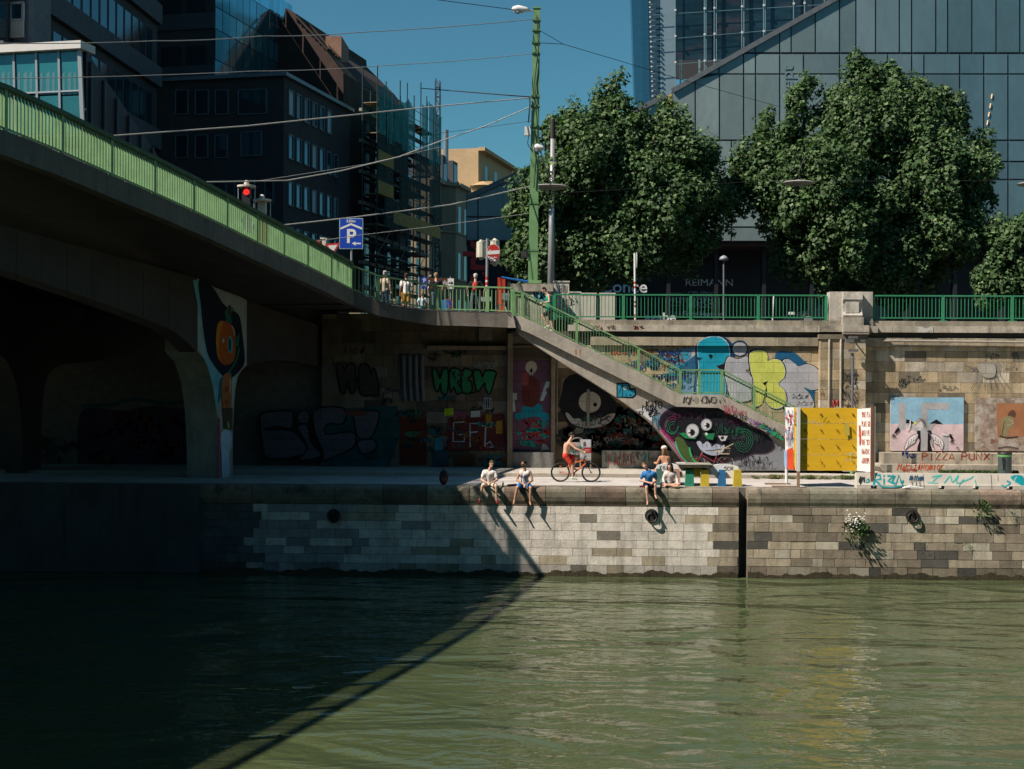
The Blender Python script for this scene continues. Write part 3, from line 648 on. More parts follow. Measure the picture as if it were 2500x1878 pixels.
# totem figure
pt.poly([(1250,880),(1342,880),(1344,1100),(1250,1100)],(.16,.09,.15))
pt.ell(1297,897,14,16,(.55,.53,.45)); pt.ell(1297,918,5,5,(.5,.5,.45)); pt.ell(1297,918,3,3,K); pt.poly([(1293,905),(1297,898),(1301,905),(1297,912)],K)
pt.poly([(1288,920),(1306,920),(1318,945),(1310,990),(1280,992),(1274,950)],(.14,.04,.04),True); pt.ell(1283,925,9,18,(.3,.08,.08))
pt.poly([(1334,930),(1343,932),(1340,945),(1332,950),(1335,960),(1325,980),(1319,978),(1325,955)],(.45,.6,.62)); pt.poly([(1249,960),(1262,960),(1262,975),(1256,978),(1259,1005),(1252,1006),(1250,985)],(.45,.6,.62))
pt.poly([(1278,992),(1300,995),(1312,986),(1324,992),(1325,1006),(1338,1010),(1340,1026),(1322,1030),(1318,1018),(1280,1020),(1262,1026),(1257,1012),(1272,1006)],(.02,.30,.42),True)
for i in range(26): 
    pt.tag(1262+random.random()*52,1022+random.random()*60,26,14,random.choice(((.45,.05,.04),(.02,.3,.28),(.4,.04,.05),(.03,.35,.3))),3,i,2)
pt.poly([(1320,1100),(1326,1082),(1336,1088),(1343,1100)],(.4,.4,.4))
# low tags on the back wall, FANZA
for i in range(34): pt.tag(1470+random.random()*150,1030+random.random()*62,30,16,random.choice(((.2,.21,.2),(.04,.16,.16),(.13,.06,.04),(.3,.3,.28),(.02,.1,.13),(.25,.05,.04))),2,100+i,3)
pt.build('mural',wall)
pt=Paint((0,LY-.5,0),(0,-1,0),.002,.01); pt.text('FANZA',1484,1110,68,26,(.5,.06,.04),2.4,jit=1); 
for i in range(8): pt.tag(1475+i*22,1098+random.random()*8,26,30,random.choice(((.12,.12,.13),(.06,.25,.25),(.2,.18,.16))),1.6,300+i,3)
pt.build('mural',wall,paintmat('ledge_paint',False))
# buttress part in the shade
pt=Paint((0,BU,0),(0,-1,0),.0009,.016)
gg=(.03,.22,.09)
pt.line([(800,1130),(930,1128)],14,(.03,.10,.11)); pt.poly([(790,1000),(970,990),(978,1060),(950,1140),(790,1140)],(.02,.09,.09))
pt.poly([(975,1005),(1042,1005),(1042,1135),(975,1135)],(.14,.035,.02))
def bub(pts,col,o=K,ow=4,hi=None): 
    pt.poly([(x,y) for x,y in pts],col,True); q=smooth_pts(pts,True); pt.line(q+[q[0]],ow,o,sm=False)
sg=(.13,.13,.15)
bub([(640,1010),(700,1003),(716,1010),(712,1045),(680,1042),(645,1048),(700,1050),(725,1060),(750,1095),(735,1112),(655,1120),(640,1080),(636,1040)],sg)
bub([(738,1003),(750,1003),(757,1018),(750,1034),(735,1034),(724,1020)],sg); bub([(725,1040),(750,1038),(760,1080),(785,1112),(730,1124),(750,1095),(735,1060)],sg)
bub([(770,1000),(840,997),(838,1034),(800,1036),(797,1060),(860,1055),(868,1080),(850,1100),(780,1128),(790,1110),(768,1050)],sg)
bub([(862,1010),(870,1004),(915,1003),(926,1016),(908,1066),(875,1068)],sg); bub([(872,1082),(890,1072),(915,1075),(918,1095),(905,1106),(882,1106)],sg)
bub([(822,895),(835,888),(842,905),(850,890),(866,892),(868,950),(856,960),(848,930),(842,960),(832,955)],(.07,.06,.05)); bub([(878,895),(900,892),(905,915),(915,900),(925,960),(905,965),(880,960)],(.07,.06,.05))
for i,(x,ch) in enumerate(zip((1058,1100,1128,1156,1184),('H','R','E','T','M'))): pass
bub([(1056,905),(1066,903),(1074,925),(1082,902),(1094,905),(1092,958),(1078,958),(1076,935),(1070,955),(1062,950)],gg)
bub([(1098,905),(1122,903),(1126,925),(1118,935),(1130,955),(1116,962),(1108,945),(1100,958)],gg); bub([(1130,905),(1152,905),(1150,918),(1142,925),(1152,935),(1150,958),(1128,955)],gg)
bub([(1156,908),(1172,905),(1178,920),(1186,905),(1210,908),(1208,925),(1196,962),(1186,950),(1184,935),(1176,945),(1164,955)],gg)
pt.text('GANSER',1155,882,58,14,(.3,.36,.35),1.6,jit=.6,dy=6)
pt.poly([(1182,970),(1200,972),(1200,1000),(1180,998)],(.3,.34,.36)); pt.text('888',1183,974,15,22,K,1.3)
pt.poly([(1095,1020),(1232,1010),(1238,1100),(1095,1102)],(.10,.03,.025))
for s in ([(1134,1030),(1108,1032),(1106,1078),(1134,1078),(1134,1060),(1120,1062)],[(1148,1092),(1148,1034),(1170,1034)],[(1148,1056),(1166,1054)],[(1176,1040),(1186,1040),(1184,1090)],[(1184,1088),(1196,1078),(1206,1092),(1184,1090)]): pt.line(s,3.6,(.34,.42,.46),sm=False)
for x,y,w_,h_,c in ((1085,998,22,16,(.35,.5,.02)),(1108,1004,30,18,(.2,.06,.1)),(1150,1004,22,14,(.45,.48,.48)),(1186,1012,14,32,(.3,.18,.02)),(1212,1028,14,30,(.35,.2,.03)),(1062,1070,18,28,(.02,.25,.3)),(1058,1100,36,38,(.02,.08,.09)),(1110,1110,50,26,(.12,.05,.02)),(1180,1112,42,24,(.02,.14,.14))): pt.poly([(x,y),(x+w_,y-2),(x+w_+1,y+h_),(x-1,y+h_+1)],c)
for i in range(16): pt.tag(980+random.random()*240,1015+random.random()*110,30,16,random.choice(((.02,.2,.22),(.3,.05,.03),(.1,.1,.12),(.25,.12,.03))),2.4,500+i,3)
pt.build('mural',wall)
# murals deep under the bridge, left
pt=Paint((0,LY+.06,0),(0,-1,0),.0012,.004)
pt.poly([(196,1010),(230,996),(300,1002),(380,990),(450,999),(520,994),(524,1100),(518,1165),(400,1158),(300,1170),(205,1160),(190,1090)],(.08,.05,.08),True); pt.line([(200,992),(270,988),(330,975),(400,985),(470,978),(520,985)],10,(.03,.13,.12)); pt.line([(200,1140),(270,1160),(330,1150),(420,1162),(520,1135)],12,(.03,.13,.12))
for i in range(40): pt.tag(200+random.random()*300,1000+random.random()*140,40,24,random.choice(((.16,.03,.04),(.03,.12,.12),(.10,.04,.13),(.16,.07,.03))),5,700+i,3)
for i in range(14): pt.tag(-40+random.random()*200,1000+random.random()*120,50,34,(.08,.07,.09),4,760+i,3)
pt.build('mural',wall)
def layers(Y,x0,x1,y0,y1,n,cols,seed,lw=(1.2,3.2),par=wall,nm='paintmix',off=.02):
    rr_=random.Random(seed); q=Paint((0,Y,0),(0,-1,0),.0004,off)
    for i in range(n):
        x=rr_.uniform(x0,x1-30); y=rr_.uniform(y0,y1-14); c=rr_.choice(cols); f=.7+.5*rr_.random(); c=tuple(a*f for a in c); w_=rr_.uniform(18,60)
        if rr_.random()<.22: q.poly([(x+w_*.5*(1+cos(a)*rr_.uniform(.7,1)),y+9*(1+sin(a)*rr_.uniform(.6,1))) for a in [k*.7 for k in range(9)]],c,True)
        q.tag(x,y,w_,rr_.uniform(10,24),tuple(a*.6 for a in c) if rr_.random()<.5 else c,rr_.uniform(*lw),seed*100+i,rr_.choice((3,4,5,6)))
    q.build('tag_paint',par,paintmat())
layers(BU+.001,800,1236,835,1140,46,((.10,.11,.10),(.03,.12,.11),(.18,.06,.04),(.06,.16,.08),(.05,.05,.06),(.16,.15,.12)),11)
layers(LY+.001,1365,1640,1010,1098,40,((.12,.13,.12),(.03,.16,.15),(.2,.08,.05),(.05,.05,.06),(.3,.29,.25)),12)
layers(BY+.001,1440,1660,850,905,14,((.03,.06,.3),(.35,.06,.04),(.03,.3,.4),(.2,.18,.15)),19,(1.1,2.2))
layers(BY+.001,1560,1700,858,960,16,((.05,.2,.35),(.03,.3,.4),(.3,.33,.36),(.04,.06,.2)),13)
layers(BY+.001,2160,2500,850,965,7,((.2,.19,.15),(.28,.25,.19)),14,(1,1.8))
# ---- side wall of the stairs: blue face, tags, dark monster
pt=Paint((0,SY+.22,0),(0,-1,0),.0012,.004)
pt.poly([(1505,935),(1536,935),(1540,948),(1552,948),(1554,965),(1545,973),(1505,971)],K); pt.poly([(1508,938),(1533,938),(1537,952),(1550,953),(1550,963),(1543,969),(1508,969)],(.02,.25,.36))
pt.line([(1520,937),(1520,970)],1.8,K,sm=False); pt.line([(1511,960),(1518,944)],1.5,K,sm=False); pt.ell(1526,948,4,4,WHT); pt.ell(1526,948,1.8,1.8,K); pt.ell(1539,965,2,2,K); pt.line([(1527,962),(1530,964),(1527,968)],1,K)
lg=(.24,.25,.27)
pt.poly([(1554,1002),(1580,994),(1640,990),(1765,1000),(1850,1045),(1910,1090),(1990,1148),(1684,1148),(1675,1128),(1634,1078),(1606,1046),(1585,1027)],lg)
pt.poly([(1552,1000),(1585,992),(1590,1005),(1600,1030),(1586,1026)],(.62,.62,.62))
pt.text('KATO',1577,978,40,16,K,2.4,jit=2,dy=4); pt.text('MRCA',1568,990,36,12,K,2.4,jit=2); pt.text('CY.',1560,1004,18,9,K,2.2,jit=1)
for i in range(7): pt.tag(1575+i*5,995+i*6,26,14,K,1.8,40+i,3)
pt.poly([(1590,1018),(1625,1010),(1628,1060),(1606,1044)],(.10,.22,.28)); pt.tag(1590,1015,40,40,(.02,.04,.06),1.6,61,6)
mon=[(1612,1040),(1614,1018),(1630,1003),(1650,996),(1690,995),(1730,996),(1762,1000),(1790,1016),(1815,1034),(1838,1046),(1862,1056),(1882,1075),(1888,1092),(1868,1106),(1836,1108),(1812,1118),(1782,1124),(1762,1136),(1745,1149),(1712,1150),(1690,1148),(1668,1120),(1650,1085),(1632,1065)]
q=smooth_pts(mon); pt.poly([(x+(x-1730)*.02,y+(y-1070)*.03) for x,y in q],(.07,.03,.06)); pt.poly(q,(.014,.014,.02))
for i in range(26): pt.tag(1625+random.random()*220,1002+random.random()*60,34,20,random.choice(((.03,.05,.05),(.02,.10,.06),(.07,.02,.05),(.05,.05,.06))),1.6,1200+i,4)
pt.line([(1612,1046),(1634,1068),(1652,1090),(1668,1122),(1688,1149)],3,(.42,.02,.18))
for a in (0,.6,1.2,1.8,2.4,3.0): pt.line([(1640+14*cos(a+t)*1.1,1040+18*sin(a+t)) for t in (0,.5,1.0)],1.4,(.02,.25,.12))
for r in (10,16,22,28): pt.line([(1815+r*.8*cos(t/5),1075+r*sin(t/5)) for t in range(-9,16,2)],1.3,(.02,.14,.08)); pt.line([(1642+r*.75*cos(t/5),1045+r*sin(t/5)) for t in range(6,28,2)],1.2,(.02,.2,.1) if r<20 else (.2,.03,.1))
pt.poly([(1648,1070),(1665,1070),(1690,1110),(1700,1140),(1672,1125),(1655,1100)],(.06,.10,.03),True); pt.line([(1648,1078),(1660,1110),(1678,1130)],3,(.03,.45,.2)); pt.line([(1682,1092),(1690,1120),(1710,1132),(1730,1128)],4,(.04,.4,.12))
pt.poly([(1658,1058),(1672,1070),(1700,1072),(1685,1062),(1668,1056)],(.02,.22,.08))
def eye(x,y,r,px_,py_,pr):
    pt.ell(x,y,r,r*1.08,(.55,.56,.58)); pt.line([(x+r*.92*cos(t/3),y+r*.98*sin(t/3)) for t in range(0,20)],1,(.2,.2,.22)); pt.ell(x+px_,y+py_,pr,pr,K); pt.ell(x+px_-pr*.8,y+py_-pr*.5,pr*.45,pr*.45,(.7,.7,.7)); pt.ell(x+px_-pr*.7,y+py_+pr*.7,pr*.4,pr*.4,(.7,.7,.7))
eye(1690,1052,16,-2,4,8); eye(1724,1037,13.5,2,2,6.5)
pt.ell(1723,1060,4,4,(.6,.6,.6)); pt.poly([(1716,1058),(1744,1058),(1740,1074),(1726,1072)],(.02,.2,.08)); pt.ell(1724,1060,3,3,(.65,.65,.65))
pt.poly([(1752,1064),(1776,1064),(1770,1076),(1760,1077)],(.55,.56,.58)); pt.ell(1763,1069,4,4,K)
te=(.42,.46,.55)
pt.poly([(1700,1080),(1708,1077),(1716,1084),(1724,1078),(1732,1082),(1737,1090),(1748,1084),(1762,1088),(1768,1086),(1766,1100),(1755,1110),(1740,1112),(1725,1108),(1710,1098)],te,True)
for x in (1713,1724,1735,1746,1757): pt.line([(x,1082),(x+2,1092)],1.4,(.1,.1,.14),sm=False)
pt.line([(1708,1098),(1730,1100),(1760,1096)],1.5,(.1,.1,.14))
for i in range(6): pt.tag(1790+i*14,1108+random.random()*12,24,22,(.04,.04,.05),1.6,80+i,3)
pt.line([(1680,1149),(1650,1100),(1614,1052)],2.5,(.45,.02,.2))
pt.build('mural',stair,paintmat('stair_paint',False))
pt=Paint((0,SY,0),(0,-1,0),.0012,.004)
for i,x in enumerate(range(1664,1760,15)): pt.ell(x+6,977,6,8,(.3,.28,.24)) if i%3==2 else pt.tag(x,968,16,20,(.03,.03,.035),1.5,900+i,2); 
for x,y,r in ((1680,978,6),(1722,976,8),(1742,977,7)): pt.line([(x+r*cos(t/3),y+r*sin(t/3)) for t in range(0,20)],1.5,(.03,.03,.035))
pt.text('VATA',1765,988,36,14,(.5,.06,.14),2,jit=1,dy=8); pt.text('VALY.HEY',1768,1002,56,9,(.35,.03,.06),1.5,dy=3); pt.text('PETER',1789,1010,36,10,K,1.8,dy=8); 
for i,(x,y) in enumerate(((1826,1022),(1840,1030),(1852,1034),(1868,1044),(1880,1052),(1892,1060))): 
    pt.poly([(x,y),(x+18,y+4),(x+22,y+16),(x+4,y+10)],random.choice(((.03,.25,.12),(.02,.2,.25),(.3,.35,.34)))); pt.tag(x,y,22,14,random.choice(((.02,.08,.3),(.03,.25,.12),(.3,.05,.3),(.03,.03,.03))),1.8,30+i,3)
pt.build('mural',stair,paintmat('stair_paint',False))
# ---- big bubble letters on the right wall (and across its frieze)
def letters(pt):
    pt.poly([(1640,860),(1665,850),(1700,846),(1700,1000),(1668,1000),(1660,930)],(.15,.27,.42)); pt.poly([(1688,860),(1700,850),(1700,900),(1686,900)],(.5,.5,.5))
    pt.poly([(1892,868),(1905,858),(1940,862),(1968,885),(1995,900),(2012,925),(2008,945),(1990,955),(1985,1010),(1950,1012),(1900,900)],(.02,.12,.25),True)
    pt.poly([(1648,905),(1680,880),(1730,846),(1790,838),(1796,850),(1760,900),(1700,905)],(.03,.13,.25),True) 
    ol=[(1700,850),(1715,830),(1735,822),(1760,822),(1778,834),(1786,850),(1790,870),(1784,890),(1770,900),(1765,905),(1778,925),(1780,945),(1775,975),(1762,995),(1700,995),(1700,900)]
    pt.poly([(1730+(x-1730)*1.07,y-2) for x,y in smooth_pts(ol)],db)
    B1_=[(1706,900),(1704,870),(1703,845),(1714,830),(1735,823),(1757,824),(1772,834),(1780,850),(1780,870),(1770,885),(1755,892),(1748,893),(1762,910),(1771,935),(1770,960),(1758,975),(1706,970)]
    pt.poly([(1742+(x-1742)*1.03,898+(y-898)*1.02) for x,y in smooth_pts(B1_)],(.7,.72,.74)); pt.poly(B1_,cyn,True); pt.poly([(1700,872),(1716,874),(1706,882)],db); pt.poly([(1729,867),(1737,865),(1741,870),(1735,878)],K); pt.poly([(1750,894),(1772,888),(1775,905),(1762,908)],K)
    B1b=[(1703,900),(1760,902),(1775,925),(1774,950),(1766,965),(1704,966)]
    pt.ell(1806,851,21,20,db); pt.ell(1806,852,17.5,16.5,gy)
    bub2=lambda pts,c: (pt.poly([(sum(p[0] for p in pts)/len(pts)+(x-sum(p[0] for p in pts)/len(pts))*1.09,sum(p[1] for p in pts)/len(pts)+(y-sum(p[1] for p in pts)/len(pts))*1.05) for x,y in smooth_pts(pts)],K),pt.poly([(sum(p[0] for p in pts)/len(pts)+(x-sum(p[0] for p in pts)/len(pts))*1.025,sum(p[1] for p in pts)/len(pts)+(y-sum(p[1] for p in pts)/len(pts))*1.015) for x,y in smooth_pts(pts)],(.72,.72,.72)),pt.poly(pts,c,True))
    bub2([(1908,905),(1912,882),(1925,878),(1940,888),(1950,895),(1970,890),(1990,898),(2002,915),(2004,930),(1998,948),(1980,952),(1962,946),(1978,965),(1983,995),(1920,1000),(1912,960),(1900,935)],gy)
    bub2([(1778,873),(1802,878),(1824,872),(1828,900),(1820,905),(1836,925),(1842,960),(1832,975),(1808,980),(1786,972),(1776,940),(1770,905)],gy)
    bub2([(1831,865),(1848,856),(1866,858),(1874,870),(1874,882),(1888,877),(1905,882),(1915,900),(1914,920),(1900,938),(1915,955),(1918,980),(1905,995),(1885,995),(1870,980),(1868,955),(1860,985),(1842,990),(1838,960),(1840,930),(1832,900)],yl)
    pt.poly([(1861,935),(1875,930),(1868,943)],K); pt.poly([(1868,955),(1871,940),(1873,960),(1868,980)],K); pt.tag(1932,960,40,14,(.1,.1,.12),1.3,17,4)
    return pt
db=(.012,.05,.12); cyn=(.015,.36,.50); gy=(.46,.47,.50); yl=(.62,.66,.14)
letters(Paint((0,BY-.137,0),(0,-1,0),.0006,.003,ymax=844.5)).build('mural',wall)
pt=letters(Paint((0,BY,0),(0,-1,0),.0006,.014))
for (x,y,w_,h_,c,sd) in ((1445,828,24,16,(.02,.15,.3),1),(1565,838,38,10,(.02,.25,.4),2),(1620,822,26,26,K,3),(1660,838,34,12,(.15,.1,.08),4),(1875,826,32,16,K,5),(1600,854,60,16,(.03,.06,.25),6),(1615,870,40,14,(.02,.2,.4),7),(1545,852,40,16,(.5,.06,.04),8),(1490,858,40,10,(.5,.08,.05),9),(1985,915,0,0,K,10),(1440,794,30,10,(.3,.03,.04),11),(1480,794,20,10,(.2,.17,.1),12),(1545,794,26,10,(.2,.03,.05),13),(1625,890,50,26,(.03,.4,.5),14),(1618,908,40,10,(.03,.4,.5),15)):
    if w_: 
        if sd in (11,12,13):
            p3=Paint((0,BY-.237,0),(0,-1,0),.001,.003); p3.tag(x,y,w_,h_,c,2,sd,4); p3.build('tag_paint',wall,paintmat('stair_paint',False))
        else: pt.tag(x,y,w_,h_,c,2.,sd,6)
for i in range(7): pt.line([(2360+i*4,905),(2355+i*14,890+6*sin(i)),(2385+i*9,912),(2370+i*16,950)],1.3,(.2,.19,.17)); 
pt.poly([(2385,890),(2425,888),(2428,918),(2400,920)],(.38,.35,.3),True)
pt.build('mural',wall)
p3=Paint((0,BY-.515,0),(0,-1,0),.001,.008)
for i in range(6): p3.tag(2053,905+i*16,42,18,(.03,.03,.03),1.4,50+i,4)
p3.tag(2026,975,20,18,(.5,.03,.03),2.6,33,3); p3.text('14',2000,955,12,12,(.2,.06,.05),1.2)
p3.build('tag_paint',wall,paintmat('stair_paint',False))
p3=Paint((0,58.9,0),(0,-1,0),.001,.01); p3.text('PIZZA',2250,1106,82,17,(.30,.045,.02),2.8,jit=1.5); p3.text('PUNX',2346,1106,72,17,(.30,.045,.02),2.8,jit=1.5); p3.tag(2199,1102,34,18,(.03,.06,.3),2.4,77,5); p3.build('tag_paint',wall,paintmat('stair_paint',False))
p3=Paint((0,58.3,0),(0,-1,0),.001,.01); p3.text('Mikit&Romior',2190,1132,115,15,(.55,.09,.03),2.,jit=2.5,slant=.2); p3.tag(2200,1144,40,8,(.5,.08,.03),1.6,5,5); p3.build('tag_paint',wall,paintmat('stair_paint',False))
# ================================================================ BUILDINGS
fw=ray(1250,930); fw.z=0; fw.normalize()                 # camera heading, level
sd=ray(2080,930); sd.z=0; sd.normalize()                 # the side street runs this way
sn=V((sd.y,-sd.x,0))                                     # its house fronts face this way
def hz(px,py,d): return Dp(px,py,d).z
def vol(name,foot,z0,z1,m,parent): 
    mb=MB(); mb.prism([V((p[0],p[1],z0)) for p in foot],(0,0,z1-z0)); return mb.build(name,m,parent,tri=True)
def window(o,n,x0,x1,yt,yb,fm,pm,parent,fwid=.06,z=None,rec=.02,tilt=0,label=None,fill=None):
    a=PL(x0,yt,o,n); b=PL(x1,yt,o,n); zt,zb=(z if z else (a.z,PL(x0,yb,o,n).z))
    n=V(n).normalized(); A_=V((a.x,a.y,zt));B_=V((b.x,b.y,zt));C_=V((b.x,b.y,zb));D_=V((a.x,a.y,zb)); off=n*.05
    mb=MB(); 
    for p,q in ((A_,B_),(B_,C_),(C_,D_),(D_,A_)): mb.bar(p+off,q+off,fwid,.1,up=n)
    f=mb.build('window',fm,parent,fix=False)
    mb=MB(); e=n*.04; mb.face([D_+e,C_+e,B_+e,A_+e]); 
    if fill: mb.face([D_+n*.045,C_+n*.045,C_.lerp(B_,fill)+n*.045,D_.lerp(A_,fill)+n*.045],mi=0)
    p=mb.build('pane',pm,f,fix=False); return f
gls=mat('window_glass',(.02,.03,.04),.06,spec=1.0,namt=0); gls2=mat('bright_window_glass',(.05,.13,.17),.10,metal=.75,namt=.1,spec=1)
frm=mat('window_frame',(.12,.17,.20),.5,namt=0); blind=mat('white_blind',(.55,.58,.6),.6,namt=.1)
# ---- dark brick house on the corner
C3=Dp(690,930,85); z3=hz(690,187,85)
brick=mat('dark_brick',(.055,.05,.05),.9,nscale=.5,namt=.25,bump=.3,bscale=30)
e=empty('brick_house',V((C3.x,C3.y,SZ)),'dark brick corner house with rows of narrow windows behind the traffic lights','building')
f3=[C3,C3+sd*11.5,C3+sd*11.5-sn*22,C3-sn*22]
vol('walls',f3,SZ-.5,z3,brick,e)
mb=MB(); r=[C3+sn*.25-sd*.25,C3+sn*.25+sd*11.7,C3-sn*22+sd*11.7,C3-sn*22-sd*.25]; mb.prism([V((p.x,p.y,z3+.005)) for p in r],(0,0,.22)); mb.build('roof_edge',mat('zinc_edge',(.22,.26,.3),.4,metal=.4),e)
xs=[(704,715.5),(723,734.5),(742,753.5),(761.5,772.5),(780,790.5),(798,808),(815,824)]
for yt,yb in ((220,280),(329,387),(444,501),(555,600)):
    zt,zb=PL(704,yt,C3,sn).z,PL(704,yb,C3,sn).z
    for i,(a,b) in enumerate(xs):
        if yt==220 and i==6: continue
        m=gls2 if (i*7+yt)%5 else blind
        window(C3,sn,a,b,0,0,frm,m,e,.07,z=(zt,zb),fill=.2 if m is gls2 and i%3==2 else None)
for yt,yb,L in ((221,280,((430,460),(478,510),(527,558),(583,652))),(331,386,((430,459),(478,508),(526,556))),(323,382,((590,639),)),(441,500,((520,553),(574,623),(648,668)))):
    for a,b in L: window(C3,-sd,a,b,yt,yb,frm,gls,e,.05)
# ---- glass tower rising behind it
C2=Dp(520,930,88); z2=hz(520,-60,88); zb2=z3+.23
e=empty('glass_tower',V((C2.x,C2.y,zb2)),'tall blue glass office tower above the dark brick house','building')
dk2=mat('dark_cladding',(.035,.035,.04),.6,namt=.2)
vol('walls',[C2,C2+sd*12.5,C2+sd*12.5-sn*9,C2-sn*9],zb2,z2,dk2,e)
bl=mat('sky_blue_glass',(1,1,1),.08,metal=.85,namt=.06,attr=True); mull=mat('dark_mullion',(.02,.03,.04),.5,namt=0)
mb=MB(); n=12; zz=[zb2+.1]; 
while zz[-1]<z2: zz.append(zz[-1]+(1.35 if len(zz)%2 else 1.9))
for i in range(n):
    for j in range(len(zz)-1):
        a=C2+sd*(12.4*i/n+.03); b=C2+sd*(12.4*(i+1)/n-.03); off=sn*(.03+.006*((i*5+j*3)%4)); k=(.85 if j%2 else 1.25)*(.9+.2*((i*7+j)%3)/2)
        mb.face([V((a.x,a.y,zz[j]+.03))+off,V((b.x,b.y,zz[j]+.03))+off,V((b.x,b.y,zz[j+1]-.03))+off,V((a.x,a.y,zz[j+1]-.03))+off],(.22*k,.52*k,.62*k))
mb.build('curtain_wall',bl,e,fix=False)
mb=MB()
for j in range(len(zz)-1): 
    if j%2==0: a=C2-sd*.06; b=a-sn*8.9; mb.bar(V((a.x,a.y,zz[j]+.5)),V((b.x,b.y,zz[j]+.5)),.1,1.0)
mb.build('front_spandrels',mat('spandrel_grey',(.05,.055,.065),.6),e)
for j in range(0,len(zz)-1,2):
    for i in range(5): a=C2-sd*.05-sn*(.6+i*1.7); b=a-sn*1.3; mb=MB(); mb.face([V((a.x,a.y,zz[j+1]-.3)),V((b.x,b.y,zz[j+1]-.3)),V((b.x,b.y,zz[j+1]+.9)),V((a.x,a.y,zz[j+1]+.9))]); mb.build('window',gls,e,fix=False)
# ---- dark office block at the far left, with bands of windows
ee=ray(1463,930); ee.z=0; ee.normalize(); en=V((ee.y,-ee.x,0)); C1=Dp(380,930,84); 
e=empty('office_block',V((C1.x,C1.y,SZ)),'tall dark office block with slanting rows of blue windows','building')
cl=mat('grey_cladding',(.05,.05,.055),.8,nscale=.3,namt=.25)
vol('walls',[C1,C1-ee*22.5,C1-ee*22.5-en*14,C1-en*14],SZ-.5,46,cl,e)
mb=MB(); mw=[]
for zt in (20.2,23.9,27.6,31.3,35,16.5):
    a=C1+en*.16; b=C1-ee*22.4+en*.16; mb.bar(V((a.x,a.y,zt+1.35)),V((b.x,b.y,zt+1.35)),.3,1.15)
    for i in range(17):
        q=C1-ee*(1.0+i*1.28)+en*.03; p=q-ee*.95; m1=MB(); m1.face([V((q.x,q.y,zt-1.6)),V((p.x,p.y,zt-1.6)),V((p.x,p.y,zt+.2)),V((q.x,q.y,zt+.2))]); m1.build('window',gls2,e,fix=False)
mb.build('spandrel_bands',mat('band_concrete',(.09,.09,.1),.8),e)
# ---- lit glass pavilion in front
C0=Dp(197,930,60); z0t=hz(190,103,60); z0b=hz(190,122,60)
e=empty('glass_pavilion',V((C0.x,C0.y,SZ)),'teal glazed pavilion with white flat roof edge and curtains','building')
n0=-sd; l0=-sn
vol('walls',[C0+sd*.3+l0*.2,C0+sd*.85+l0*.2,C0+sd*.85+l0*9,C0+sd*.3+l0*9],SZ-.5,z0b,mat('teal_interior',(.02,.05,.055),.7),e)
mb=MB(); mb.prism([V((p.x,p.y,z0b)) for p in (C0-sd*.3+sn*.1,C0+sd*.9+sn*.1,C0+sd*.9+l0*9.2,C0-sd*.3+l0*9.2)],(0,0,z0t-z0b)); mb.build('roof_edge',mat('white_fascia',(.62,.6,.57),.7,namt=.08),e)
teal=mat('teal_glass',(1,1,1),.15,metal=.2,nscale=1,namt=.15,attr=True,spec=.8); mb=MB(); px_=[-60,-18,35,90,145,196]
for i in range(5):
    for (ya,yb,c) in ((124,232,(.03,.20,.22)),(236,330,(.03,.17,.19))):
        a=PL(px_[i]+1,ya,C0,n0); b=PL(px_[i+1]-1,ya,C0,n0); zb=PL(px_[i],yb,C0,n0).z; off=n0*.02; mb.face([V((a.x,a.y,a.z))+off,V((b.x,b.y,a.z))+off,V((b.x,b.y,zb))+off,V((a.x,a.y,zb))+off],c)
        if ya==124:
            for k in range(3):
                t0=.15+.28*k; q0=a.lerp(b,t0); q1=a.lerp(b,t0+.12+.05*(k%2)); cz=a.z-1.0-.3*k*0; off2=n0*.025; mb.face([V((q0.x,q0.y,cz))+off2,V((q1.x,q1.y,cz+.1))+off2,V((q1.x,q1.y,zb))+off2,V((q0.x,q0.y,zb))+off2],(.11,.24,.25))
mb.build('glazing',teal,e,fix=False)
mb=MB()
for x in px_[1:]: a=PL(x,122,C0,n0); b=PL(x+ (8 if x==196 else 4),320,C0,n0); mb.bar(a+n0*.05,b+n0*.05,.09 if x<196 else .16)
a=PL(-60,234,C0,n0);b=PL(199,234,C0,n0); mb.bar(a+n0*.05,V((b.x,b.y,a.z))+n0*.05,.06); mb.build('mullions',mat('pale_mullion',(.42,.45,.47),.4,metal=.3,namt=0),e)
mb=MB()
for k in range(10):
    q=C0+sd*(.6+k*1.1)+sn*.1; mb.bar(V((q.x,q.y,SZ)),V((q.x-.0,q.y,z0b-.4-k*.55)),.07,.2)
q=C0+sd*.3+sn*.02; q2=C0+sd*11.5+sn*.02; mb.prism([V((q.x,q.y,SZ)),V((q2.x,q2.y,SZ)),V((q2.x,q2.y,z0b-6)),V((q.x,q.y,z0b))],l0*.15); mb.build('louvre_side',mat('louvre_dark',(.045,.05,.06),.6),e)
C0b=Dp(60,930,63); e=empty('blind_box_house',V((C0b.x,C0b.y,SZ)),'pale house corner with closed horizontal blinds at the top left','building')
vol('walls',[C0b+sd*.2,C0b+sd*2,C0b+sd*2+l0*8,C0b+sd*.2+l0*8],z0t,hz(60,-80,63),mat('blind_house_wall',(.16,.17,.19),.8),e)
mb=MB(); 
for k in range(11): a=PL(-60,55+k*4.2,C0b,n0); b=PL(60,55+k*4.2,C0b,n0); mb.bar(a+n0*.06,V((b.x,b.y,a.z))+n0*.06,.07,.06)
mb.build('blinds',mat('blind_slats',(.62,.6,.55),.6,namt=.05),e)
for a,b in ((-30,19),(27,58)): window(C0b,n0,a,b,9,52,mat('pale_frame',(.5,.5,.5),.5),gls2,e,.1)
